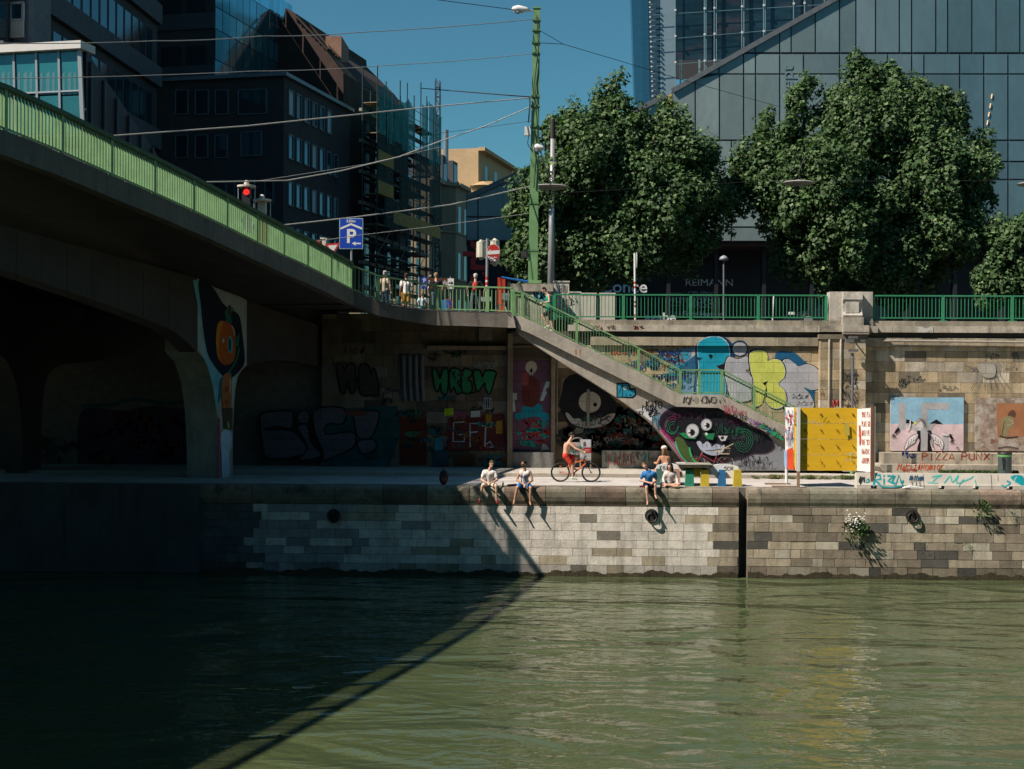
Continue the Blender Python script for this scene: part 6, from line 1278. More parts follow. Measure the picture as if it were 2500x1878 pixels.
# litter bin
e=empty('litter_bin',P(2453,1150,57.9),'dark grey litter bin with green label and tag in front of the stone bench','litter bin'); Yt=57.6; c=P(2453,1152,Yt); c.z=.126; zt=P(2453,1105,Yt).z
mb=MB(); mb.lathe([(.24,c.z),(.26,c.z+.05),(.27,zt-.06)],(c.x,c.y,0),24); mb.build('body',mat('bin_dark',(.05,.07,.07),.45,namt=.15),e,smooth=False)
mb=MB(); mb.lathe([(.275,zt-.06),(.285,zt-.03),(.27,zt),(.1,zt+.01)],(c.x,c.y,0),24); mb.build('lid',blk,e); mb=MB(); 
mb.lathe([(.273,zt-.16),(.276,zt-.1)],(c.x,c.y,0),24); mb.build('green_label',mat('label_green',(.12,.42,.10),.5),e)
tp=Paint(c+V((0,-.285,0)),(0,-1,0),.001,.003); tp.text('SD',2446,1118,8,30,(.01,.01,.012),1.5,jit=1); tp.build('tag_paint',e,paintmat('stair_paint',False))
# poster stand behind the cyclist
e=empty('poster_stand',P(1420,1125,59.7),'weathered information stand with posters behind the cyclist','notice board'); Yq=59.7
mb=MB(); mb.box(P(1416,1073,Yq),P(1443,1125,Yq+.06)); mb.box(P(1378,1110,Yq+.02),P(1416,1080,Yq+.05)); mb.build('board',mat('board_grey',(.35,.34,.34),.7,nscale=4,namt=.5),e)
tp=Paint((0,Yq,0),(0,-1,0),.001,.004); tp.poly([(1418,1074),(1442,1073),(1442,1092),(1418,1092)],(.48,.5,.55)); tp.poly([(1424,1080),(1430,1078),(1432,1090),(1424,1091)],(.12,.08,.08)); tp.poly([(1424,1093),(1443,1093),(1443,1106),(1424,1106)],(.35,.03,.03)); tp.line([(1427,1098),(1440,1098)],.8,(.6,.5,.5),sm=False); tp.line([(1427,1101),(1438,1101)],.8,(.6,.5,.5),sm=False)
for i in range(10): tp.tag(1380+i*3.4,1082+random.random()*20,10,10,random.choice(((.02,.25,.22),(.5,.5,.5),(.05,.05,.05),(.4,.3,.05))),1.5,i,3)
tp.build('posters',e,paintmat('stair_paint',False)); mb=MB(); mb.torus(P(1410,1090,Yq+.03),.36,.02,(0,1,0),24,6,0,pi*2); mb.tube([P(1417,1125,Yq+.03),P(1417,1148,Yq+.03)],.03,6); mb.tube([P(1442,1125,Yq+.03),P(1442,1148,Yq+.03)],.03,6); mb.build('frame',mat('frame_grey',(.25,.25,.27),.5),e)
# ================================================================ TREES
def leaf_mat():
    m=bpy.data.materials.new('plane_leaf'); m.use_nodes=True; nt=m.node_tree; N=nt.nodes; L=nt.links; b=N['Principled BSDF']; at=N.new('ShaderNodeAttribute'); at.attribute_name='Col'
    L.new(at.outputs[0],b.inputs['Base Color']); b.inputs['Roughness'].default_value=.55; b.inputs['Specular IOR Level'].default_value=.22
    t=N.new('ShaderNodeBsdfTranslucent'); hs=N.new('ShaderNodeVectorMath'); hs.operation='MULTIPLY'; hs.inputs[1].default_value=(1.3,1.7,.6); L.new(at.outputs[0],hs.inputs[0]); L.new(hs.outputs[0],t.inputs[0])
    mx_=N.new('ShaderNodeMixShader'); mx_.inputs[0].default_value=.18; L.new(b.outputs[0],mx_.inputs[1]); L.new(t.outputs[0],mx_.inputs[2]); L.new(mx_.outputs[0],N['Material Output'].inputs[0]); return m
LM=leaf_mat(); bark=mat('plane_bark',(.13,.11,.08),.9,nscale=2,namt=.5,stain=((.28,.27,.2),1.6,.5,.6),bump=.5)
import numpy as np
def tree(blobs,D,trunk,limbs,n,seed,lab,leaf=.26,dep=1.0,NT=500,name='plane_tree'):
    rg=np.random.default_rng(seed); k=D/F
    bl=[(Dp(x,y,D),r*k) for x,y,r in blobs]; base=Dp(*trunk[0],D); base.z=SZ
    e=empty(name,base,lab,'tree','plane trees along the street'); ctr=sum((b[0] for b in bl),V())/len(bl)
    # boughs end in upright tufts: leaves crowd on the skin of each tuft, with shade between them
    area=[r*r for _,r in bl]; tot=sum(area); tf=[]
    for (c,r),a in zip(bl,area):
        m=max(4,int(NT*a/tot)); d=rg.normal(size=(m,3)); d/=np.linalg.norm(d,axis=1)[:,None]; d[:,1]=np.where(rg.random(m)<.72,-abs(d[:,1]),d[:,1])
        rr_=r*(.50+.52*rg.random(m)**.5); cy=(rg.random()-.5)*r*.9
        for q,w_ in zip(np.array([c.x,c.y+cy,c.z])+d*rr_[:,None]*np.array([1,1.2,1]),rg.uniform(.26,.58,m)): tf.append((q,w_*(1.25 if r>1.4 else .85)))
    T_=np.array([t[0] for t in tf]); W_=np.array([t[1] for t in tf]); pr=W_**2; idx=rg.choice(len(tf),size=n,p=pr/pr.sum()); m=n
    dl=rg.normal(size=(m,3)); dl/=np.linalg.norm(dl,axis=1)[:,None]; sh_=(.45+.62*rg.random(m)**.6)
    p=T_[idx]+dl*(W_[idx]*sh_)[:,None]*np.array([.95,.95,1.45]); p[:,0]+=.12*np.sin(p[:,2]*3+seed); o=dl*.8+rg.normal(size=(m,3))*.42+np.array([-.15,-.2,.45]); o/=np.linalg.norm(o,axis=1)[:,None]
    # leaf axis hangs down and outward
    ax=rg.normal(size=(m,3))*.7+np.array([0,0,-.35]); ax-=o*(ax*o).sum(1)[:,None]; ax/=np.linalg.norm(ax,axis=1)[:,None]; bx=np.cross(o,ax); s=leaf*(.6+.75*rg.random(m))[:,None]
    # five-cornered lobed leaf
    sh=[(0,0),(-.48,.28),(-.42,.72),(0,1.0),(.42,.72),(.48,.28)]
    sh=[(0,.05),(-.36,-.02),(-.5,.42),(-.22,.5),(0,1.),(.22,.5),(.5,.42),(.36,-.02)]
    lift=[0,.0,.10,.0,.0,.0,.10,.0]
    nv=len(sh); vs=np.stack([p+bx*s*a+ax*s*b+o*s*l for (a,b),l in zip(sh,lift)],1).reshape(-1,3)
    me=bpy.data.meshes.new('crown'); me.vertices.add(m*nv); me.vertices.foreach_set('co',vs.astype(np.float32).ravel()); me.loops.add(m*nv); me.loops.foreach_set('vertex_index',np.arange(m*nv,dtype=np.int32)); me.polygons.add(m); me.polygons.foreach_set('loop_start',np.arange(0,m*nv,nv,dtype=np.int32)); me.polygons.foreach_set('loop_total',np.full(m,nv,dtype=np.int32)); me.update()
    g=(.5+1.0*rg.random(m))[:,None]*np.array([.060,.112,.042]); yl_=rg.random(m)<.13; g[yl_]=g[yl_]*np.array([2.3,1.8,2.0])
    col=np.concatenate([g,np.ones((m,1))],1); at=me.color_attributes.new('Col','FLOAT_COLOR','CORNER'); at.data.foreach_set('color',np.repeat(col,nv,0).astype(np.float32).ravel()); me.materials.append(LM)
    cr=bpy.data.objects.new('crown',me); COL.objects.link(cr); cr.parent=e; cr.matrix_parent_inverse=Matrix.Translation(-e.location)
    mb=MB(); tr=[Dp(*q,D) for q in trunk]; tr[0]=V((base.x,base.y,SZ-.1)); mb.tube(tr,[.34,.29,.25,.2][:len(tr)],10); mb.build('trunk',bark,e,smooth=True)
    r2=random.Random(seed)
    for pts in limbs:
        w=[]; 
        for i,q in enumerate(pts): v=Dp(*q,D); v.y+=(r2.random()-.5)*i*.8; w.append(v)
        mb=MB(); mb.tube(w,[.2-.16*i/(len(w)-1) for i in range(len(w))],8); mb.build('limb',bark,e,smooth=True)
tree([(1505,215,24),(1478,240,22),(1400,278,20),(1345,302,18),(1625,262,20),(1682,335,20),(1728,378,18),(1252,480,16),(1505,250,42),(1500,300,70),(1545,335,55),(1430,330,55),(1400,310,40),(1370,350,60),(1450,400,95),(1560,400,85),(1640,330,50),(1655,390,75),(1700,460,75),(1735,530,60),(1600,500,105),(1470,500,110),(1350,470,75),(1310,500,55),(1280,560,45),(1275,620,42),(1330,620,75),(1440,610,80),(1550,590,80),(1650,580,75),(1390,290,30),(1345,330,28),(1625,290,28),(1710,390,35),(1760,490,28),(1262,510,26),(1300,655,45),(1370,660,40)],69,[(1462,782),(1458,700),(1450,660),(1470,560)],[[(1458,680),(1430,600),(1400,500),(1380,420)],[(1455,650),(1490,560),(1500,450),(1505,330)],[(1465,610),(1540,540),(1620,450)],[(1452,640),(1390,610),(1320,600)]],78000,1,'broad leafy plane tree just right of the green mast',leaf=.185,NT=950)
tree([(2105,160,22),(2078,195,20),(2165,182,18),(1965,206,16),(1942,240,14),(2235,212,18),(2292,236,17),(2332,244,18),(2402,345,16),(1802,402,18),(1788,455,16),(2400,470,20),(2105,185,42),(2165,210,45),(2080,240,50),(2040,260,40),(1965,225,30),(1955,270,45),(1985,320,60),(1900,330,60),(1890,400,75),(1835,430,55),(1815,500,42),(2100,320,100),(2200,300,80),(2235,240,30),(2285,260,35),(2300,310,55),(2330,270,28),(2340,350,50),(2365,420,60),(2395,400,30),(2385,480,40),(2270,430,100),(2130,460,125),(1990,460,110),(1900,500,75),(2050,590,100),(2180,600,110),(2290,560,85),(1960,600,70),(2350,560,55),(2010,660,50),(2120,690,60),(2230,670,60),(2320,640,50),(2035,720,28)],70,[(2130,782),(2135,720),(2130,660),(2120,560)],[[(2132,680),(2050,560),(1960,440),(1930,360)],[(2130,640),(2120,480),(2110,330),(2105,230)],[(2125,600),(2220,480),(2290,360)],[(2135,660),(2240,600),(2340,520)]],108000,2,'largest plane tree left and above the stone pier',leaf=.185,NT=950)
tree([(2475,590,45),(2510,640,65),(2450,640,35),(2495,560,28),(2440,690,35),(2530,580,60),(2500,720,40),(2560,640,70),(2420,650,36),(2405,705,36),(2450,600,32),(2430,565,20)],68,[(2560,782),(2560,720),(2550,660)],[[(2555,700),(2510,640),(2480,600)]],22000,3,'plane tree reaching in from the right picture edge',leaf=.18,NT=220)
# ================================================================ PEOPLE
def sph(mb,c,r,n=12,m=8,s=(1,1,1),R=None):
    c=V(c); vs=[];fs=[]
    for i in range(1,m):
        t=pi*i/m
        for k in range(n):
            u=2*pi*k/n; q=V((r*sin(t)*cos(u)*s[0],r*sin(t)*sin(u)*s[1],r*cos(t)*s[2])); vs.append(c+(R@q if R else q))
    q=V((0,0,r*s[2])); vs.append(c+(R@q if R else q)); vs.append(c-(R@q if R else q))
    for i in range(m-2):
        for k in range(n): k2=(k+1)%n; fs.append((i*n+k,(i+1)*n+k,(i+1)*n+k2,i*n+k2))
    T_=len(vs)-2
    for k in range(n): k2=(k+1)%n; fs.append((T_,k,k2)); fs.append((T_+1,(m-2)*n+k2,(m-2)*n+k))
    mb.grid(vs,fs)
def limb(mb,pts,rs,flat=None):
    pts=[V(p) for p in pts]
    for (a,b),(ra,rb) in zip(zip(pts,pts[1:]),zip(rs,rs[1:])):
        n=max(2,int((b-a).length/.05)); mb.tube([a.lerp(b,i/n) for i in range(n+1)],[ra+(rb-ra)*i/n for i in range(n+1)],10)
    for p,r in zip(pts,rs): sph(mb,p,r*1.0,10,7)
def rem(o,vox,sm=3):
    m=o.modifiers.new('remesh','REMESH'); m.mode='VOXEL'; m.voxel_size=vox; m.use_smooth_shade=True
    if sm: q=o.modifiers.new('smooth','SMOOTH'); q.factor=.5; q.iterations=sm
    return o
def skinm(k): return mat('skin_'+k,{'fair':(.62,.36,.25),'tan':(.46,.25,.15),'sun':(.56,.28,.17)}[k],.55,nscale=6,namt=.1,spec=.35)
def hand(mb,w,d,palm_n,curl=.5,side=1,s=1.0):
    """palm and five separate fingers; d points along the hand, palm_n out of the palm"""
    d=V(d).normalized(); n=V(palm_n); n=(n-d*n.dot(d)).normalized(); x=d.cross(n)*side; w=V(w)
    pc=w+d*.045*s; sph(mb,pc,.042*s,10,7,(1,1,1),None); mb.hexa([w-x*.022*s-n*.012,w+x*.022*s-n*.012,w+x*.022*s+n*.012,w-x*.022*s+n*.012,w+d*.09*s-x*.04*s-n*.012,w+d*.09*s+x*.04*s-n*.012,w+d*.09*s+x*.04*s+n*.012,w+d*.09*s-x*.04*s+n*.012])
    for k,(o,L_) in enumerate(((-.033,.068),(-.011,.078),(.011,.074),(.032,.058))):
        p=w+d*.085*s+x*o*s; q=p+(d*cos(curl*.7)+n*sin(curl*.7))*L_*.5*s; r=q+(d*cos(curl*2)+n*sin(curl*2))*L_*.5*s; mb.tube([p,q,r],[.010*s,.0095*s,.008*s],6)
    p=w+d*.03*s-x*.035*s; q=p+(d*.6-x*.7+n*.3).normalized()*.035*s; r=q+(d*.9-x*.1+n*.5).normalized()*.032*s; mb.tube([p,q,r],[.013*s,.011*s,.009*s],6)
def person(anchor,yaw,J,skin,label,garments,hair,cap=None,sc_=1.0,face=(0,-1,0),extra=None,curl=.8,bare=False,group=None,mat_hair=(.05,.03,.02),hairstyle='short',grasp=None):
    Rz=Matrix.Rotation(yaw,3,'Z'); an=V(anchor); T=lambda p: an+Rz@(V(p)*sc_)
    e=empty('person',an,label,'person',group)
    j={k:T(p) for k,p in J.items()}; r=lambda x:x*sc_
    fc=(Rz@V(face)).normalized()
    bm=MB()
    hips=[j['hl'],j['hr']]; sh=[j['sl'],j['sr']]; pel=(j['hl']+j['hr'])/2; mid=(pel+j['ch'])/2
    limb(bm,[j['hl'],pel,j['hr']],[r(.105),r(.115),r(.105)]); limb(bm,[pel,mid,j['ch']],[r(.12),r(.115),r(.13)])
    for s_ in (sh): limb(bm,[mid.lerp(j['ch'],.3),j['ch'].lerp(s_,.55),s_.lerp(j['ch'],.12)],[r(.10),r(.105),r(.062)])
    limb(bm,[j['ch'],j['nk']],[r(.10),r(.062)]); hd=j['hd']; limb(bm,[j['nk'],hd-V((0,0,r(.05)))],[r(.058),r(.052)])
    # head: skull, jaw, nose, ears, brow
    up=(hd-j['nk']).normalized(); f=(fc-up*fc.dot(up)).normalized(); sd_=f.cross(up); RR=Matrix((sd_,-f,up)).transposed()
    sph(bm,hd+up*r(.025)-f*r(.008),r(.095),16,12,(.80,.98,1.0),RR); sph(bm,hd+f*r(.022)-up*r(.052),r(.062),14,10,(.86,.92,1.0),RR); sph(bm,hd+f*r(.055)-up*r(.082),r(.026),8,6,(1,1,.8),RR)
    limb(bm,[hd+f*r(.082)+up*r(.018),hd+f*r(.106)-up*r(.022)],[r(.010),r(.015)]); limb(bm,[hd+f*r(.078)-sd_*r(.03)+up*r(.03),hd+f*r(.078)+sd_*r(.03)+up*r(.03)],[r(.012),r(.012)])
    limb(bm,[hd+f*r(.085)-sd_*r(.018)-up*r(.045),hd+f*r(.085)+sd_*r(.018)-up*r(.045)],[r(.009),r(.009)])
    for s_ in (-1,1): sph(bm,hd+sd_*s_*r(.078)-up*r(.005),r(.026),8,6,(.35,.7,1.1),RR)
    for q,a,b,c in (('l','el','wl',-1),('r','er','wr',1)):
        S_=j['s'+q]; limb(bm,[S_,j[a],j[b]],[r(.052),r(.041),r(.027)]); limb(bm,[S_.lerp(j[a],.15),S_.lerp(j[a],.6)],[r(.052),r(.046)]); limb(bm,[j[a].lerp(j[b],.1),j[a].lerp(j[b],.45)],[r(.041),r(.038)])
        d=(j[b]-j[a]).normalized(); hdv=(V(grasp[q]) if grasp and q in grasp else d); hand(bm,j[b],hdv,Rz@V((0,.3,-1)) if abs(hdv.z)<.8 else Rz@V((-c,0,0)),curl,c,sc_)
    for q,c in (('l',-1),('r',1)):
        limb(bm,[j['h'+q],j['k'+q],j['a'+q]],[r(.088),r(.056),r(.036)]); limb(bm,[j['k'+q].lerp(j['a'+q],.15),j['k'+q].lerp(j['a'+q],.42)],[r(.052),r(.054)])
        A_=j['a'+q]; t=j['t'+q]; dn=(t-A_).normalized(); limb(bm,[A_-dn*r(.03)-V((0,0,r(.03))),A_.lerp(t,.55),t],[r(.036),r(.034),r(.022)]); 
        if bare:
            sx_=dn.cross(V((0,0,1))).normalized()
            for m_ in range(5): p=t+sx_*r((m_-2)*.016); bm.tube([p,p+dn*r(.03)],[r(.011),r(.009)],5)
    rem(bm.build('body',skinm(skin),e,fix=True),.013,3)
    # hair
    hm=mat('hair_%d_%d'%(mat_hair[0]*1000,mat_hair[2]*1000),mat_hair,.6,nscale=30,namt=.5,bump=.6,bscale=60,spec=.3)
    if hairstyle:
        hb=MB(); sph(hb,hd+up*r(.042)-f*r(.022),r(.101),16,10,(.84,.95,.90),RR)
        r5=random.Random(int(an.x*100))
        for k in range(26):
            u=r5.uniform(0,2*pi); v=r5.uniform(.0,1.1); d=(sd_*cos(u)*sin(v)+(-f)*sin(u)*sin(v)+up*cos(v)); 
            if d.dot(f)<.35: sph(hb,hd+up*r(.035)-f*r(.015)+d*r(.085),r(.03 if hairstyle!='curly' else .038),7,5)
        sph(hb,hd-f*r(.06)-up*r(.01),r(.06),10,8,(1.1,.8,1),RR)
        if hairstyle=='long':
            for s_,x in ((1,.045),(-1,.055),(1,.0)): limb(hb,[hd+up*r(.03)-f*r(.05)+sd_*s_*r(x),hd-up*r(.12)-f*r(.03)+sd_*s_*r(x+.02),hd-up*r(.32)+sd_*s_*r(x+.01)+f*r(.02 if s_<0 else -.05)],[r(.055),r(.05),r(.025)])
        if hairstyle=='bun': sph(hb,hd-f*r(.11)+up*r(.0),r(.035),8,6)
        rem(hb.build('hair',hm,e),.012,1)
    if 'beard' in (extra or ()): 
        hb=MB(); sph(hb,hd+f*r(.035)-up*r(.068),r(.055),12,8,(.95,.95,.9),RR); rem(hb.build('beard',hm,e),.012,1)
    if 'glasses' in (extra or ()):
        g=MB(); 
        for s_ in (-1,1): sph(g,hd+f*r(.092)+sd_*s_*r(.031)+up*r(.016),r(.024),10,6,(1.1,.4,.85),RR)
        limb(g,[hd+f*r(.07)-sd_*r(.07)+up*r(.02),hd+f*r(.098)+up*r(.02),hd+f*r(.07)+sd_*r(.07)+up*r(.02)],[r(.006)]*3); g.build('sunglasses',blk,e)
    else:
        g=MB(); 
        for s_ in (-1,1): sph(g,hd+f*r(.084)+sd_*s_*r(.029)+up*r(.014),r(.011),8,6)
        g.build('eyes',mat('eye_dark',(.03,.02,.015),.3,namt=0),e)
    if cap:
        g=MB(); sph(g,hd+up*r(.078)-f*r(.015),r(.122),16,10,(.92,1,.72),RR); cb_=fc if cap!='back' else -f; limb(g,[hd+up*r(.06)+f*r(.07),hd+up*r(.045)+f*r(.15)],[r(.045),r(.02)]); rem(g.build('cap',mat('cap_cream',(.68,.62,.52),.8,namt=.1),e),.012,2)
    # clothes
    for gname,kind,m in garments:
        g=MB()
        if kind in('tee','tank','polo','long'):
            k=1.17; limb(g,[j['hl'].lerp(pel,.2)+V((0,0,r(.03))),pel+V((0,0,r(.03))),j['hr'].lerp(pel,.2)+V((0,0,r(.03)))],[r(.115),r(.13),r(.115)]); limb(g,[pel+(mid-pel)*.2,mid,j['ch']],[r(.138),r(.137),r(.148)])
            for s_ in sh: limb(g,[mid.lerp(j['ch'],.2),j['ch'].lerp(s_,.55),s_.lerp(j['ch'],.18 if kind!='tank' else .34)],[r(.118),r(.122),r(.074 if kind!='tank' else .07)])
            if kind!='tank':
                for q in 'lr':
                    S_,E_,W_=j['s'+q],j['e'+q],j['w'+q]
                    if kind=='long': limb(g,[S_,E_,E_.lerp(W_,.8)],[r(.068),r(.057),r(.045)])
                    else: limb(g,[S_,S_.lerp(E_,.6)],[r(.070),r(.068)])
            if kind=='polo': limb(g,[j['nk']-V((0,0,r(.03))),j['nk']-V((0,0,r(.0)))],[r(.08),r(.072)])
        elif kind in('shorts','trousers','briefs'):
            limb(g,[j['hl'],pel,j['hr']],[r(.118),r(.13),r(.118)])
            for q in 'lr':
                H_,K_,A_=j['h'+q],j['k'+q],j['a'+q]
                if kind=='trousers': limb(g,[H_,K_,A_.lerp(K_,.05)],[r(.106),r(.078),r(.062)])
                else: limb(g,[H_,H_.lerp(K_,.72 if kind=='shorts' else .35)],[r(.108),r(.094)])
        elif kind in('shoes','socks'):
            for q in 'lr':
                s1=MB(); A_=j['a'+q]; t=j['t'+q]; dn=(t-A_).normalized(); 
                if kind=='shoes': limb(s1,[A_-dn*r(.035)-V((0,0,r(.03))),A_.lerp(t,.5),t+dn*r(.01)],[r(.048),r(.045),r(.036)])
                else: limb(s1,[A_+V((0,0,r(.1))),A_],[r(.042),r(.042)])
                rem(s1.build('shoe' if kind=='shoes' else 'sock',m,e),.015,2)
            continue
        elif kind=='backpack':
            b=fc; c=j['ch']-fc*r(.2)-V((0,0,r(.05))); sph(g,c,r(.16),14,10,(.85,.55,1.35),Rz); sph(g,c-fc*r(.05)-V((0,0,r(.1))),r(.1),12,8,(1,.5,.7),Rz)
        rem(g.build(gname,m,e),.017,4)
    return e
cloth=lambda n,c: mat('cloth_'+n,c,.85,nscale=7,namt=.12,bump=.5,bscale=9,spec=.2)
def seated(hx=0,lean=.08,kl=(-.17,-.33,.02),kr=(.17,-.33,.02),al=(-.2,-.28,-.46),ar=(.2,-.28,-.46),wl=(-.05,-.33,.14),wr=(.05,-.34,.14),el=(-.28,-.08,.24),er=(.28,-.08,.24),hd=(0,-.08,.8)):
    tl=(al[0]-.02,al[1]-.12,al[2]-.09); tr=(ar[0]+.02,ar[1]-.12,ar[2]-.09)
    return dict(hl=(-.095,.1,.1),hr=(.095,.1,.1),ch=(0,.1-lean,.44),sl=(-.19,.08-lean,.53),sr=(.19,.08-lean,.53),nk=(0,.06-lean,.61),hd=hd,el=el,er=er,wl=wl,wr=wr,kl=kl,kr=kr,al=al,ar=ar,tl=tl,tr=tr)
QT=lambda px,Y=51.05: V((PX(px,Y,1190),Y,0.0))
# the three men on the coping
person(QT(1195),0,seated(kl=(-.24,-.3,.03),kr=(.25,-.3,.03),al=(-.33,-.26,-.47),ar=(.27,-.26,-.47),hd=(.07,-.06,.80)),'fair','man in white T-shirt, cream shorts and red shoes sitting on the quay edge',[('shirt','tee',cloth('white',(.74,.70,.66))),('shorts','shorts',cloth('cream',(.68,.62,.50))),('shoes','shoes',cloth('dark_red',(.25,.02,.02)))],1,face=(.6,-1,-.15),group='people sitting on the quay edge',mat_hair=(.16,.09,.04))
e=person(QT(1281),0,seated(kl=(-.26,-.32,-.02),kr=(.22,-.32,-.02),al=(-.36,-.3,-.47),ar=(.2,-.3,-.52),wl=(-.03,-.3,.1),wr=(.05,-.32,.08),hd=(-.03,-.05,.82)),'tan','bearded man with sunglasses in white sleeveless shirt and blue shorts on the quay edge',[('shirt','tank',cloth('white',(.74,.70,.66))),('shorts','shorts',cloth('bright_blue',(.03,.20,.50)))],1,face=(-1,-.6,0),extra=('glasses','beard'),bare=True,group='people sitting on the quay edge',mat_hair=(.02,.015,.012))
o_=QT(1281); text_obj('R8Y','lettering',V((o_.x+.0,o_.y-.165,.30)),.16,cloth('navy',(.02,.03,.08)),e,bold=.004,ext=.012); text_obj('18','lettering',V((o_.x+.0,o_.y-.175,.18)),.14,cloth('navy',(.02,.03,.08)),e,bold=.004,ext=.012)
person(QT(1584),0,seated(lean=.16,kl=(-.1,-.33,.03),kr=(.2,-.3,.12),al=(-.06,-.3,-.47),ar=(.22,-.3,-.25),wl=(-.02,-.3,.2),wr=(.12,-.28,.2),hd=(-.15,-.12,.77),el=(-.32,-.04,.26),er=(.28,-.02,.26)),'fair','man in bright blue polo shirt and navy shorts looking down on the quay edge',[('shirt','polo',cloth('polo_blue',(.06,.22,.52))),('shorts','shorts',cloth('navy2',(.012,.018,.05)))],1,face=(.25,-1,-.7),bare=True,group='people sitting on the quay edge',mat_hair=(.24,.12,.04))
wq=QT(1636,51.35)
person(wq,0,dict(hl=(-.1,.1,.1),hr=(.1,.1,.1),ch=(0,.04,.42),sl=(-.17,.02,.5),sr=(.17,.02,.5),nk=(0,0,.57),hd=(-.02,-.06,.74),el=(-.25,-.02,.28),er=(.25,-.02,.28),wl=(-.22,-.25,.1),wr=(.24,-.27,.09),kl=(-.3,-.25,.12),kr=(.3,-.25,.12),al=(.08,-.32,.07),ar=(-.08,-.26,.1),tl=(.2,-.36,.05),tr=(-.2,-.32,.07)),'fair','woman with long dark hair in pale cardigan sitting cross-legged beside the table',[('cardigan','long',cloth('pale_grey',(.60,.56,.52))),('shorts','briefs',cloth('navy2',(.012,.018,.05)))],1,face=(-.3,-1,.1),hairstyle='long',bare=True,mat_hair=(.015,.01,.009))
bq=V((PX(1626,53.2,1180),53.2,0))
person(bq+V((0,0,.45)),R_(-150),seated(lean=.18,kl=(-.2,-.38,.06),kr=(.2,-.38,.06),al=(-.22,-.4,-.38),ar=(.22,-.4,-.38),wl=(-.2,-.4,.3),wr=(.2,-.42,.3),el=(-.28,-.2,.28),er=(.28,-.2,.28),hd=(.0,-.14,.80)),'sun','shirtless sunburnt man in a white cap with long fair hair, back to the water',[('shorts','shorts',cloth('dark_grey',(.05,.05,.06))),('shoes','shoes',cloth('white',(.74,.70,.66)))],1,face=(.1,-1,-.1),cap='front',hairstyle='long',mat_hair=(.30,.17,.07))
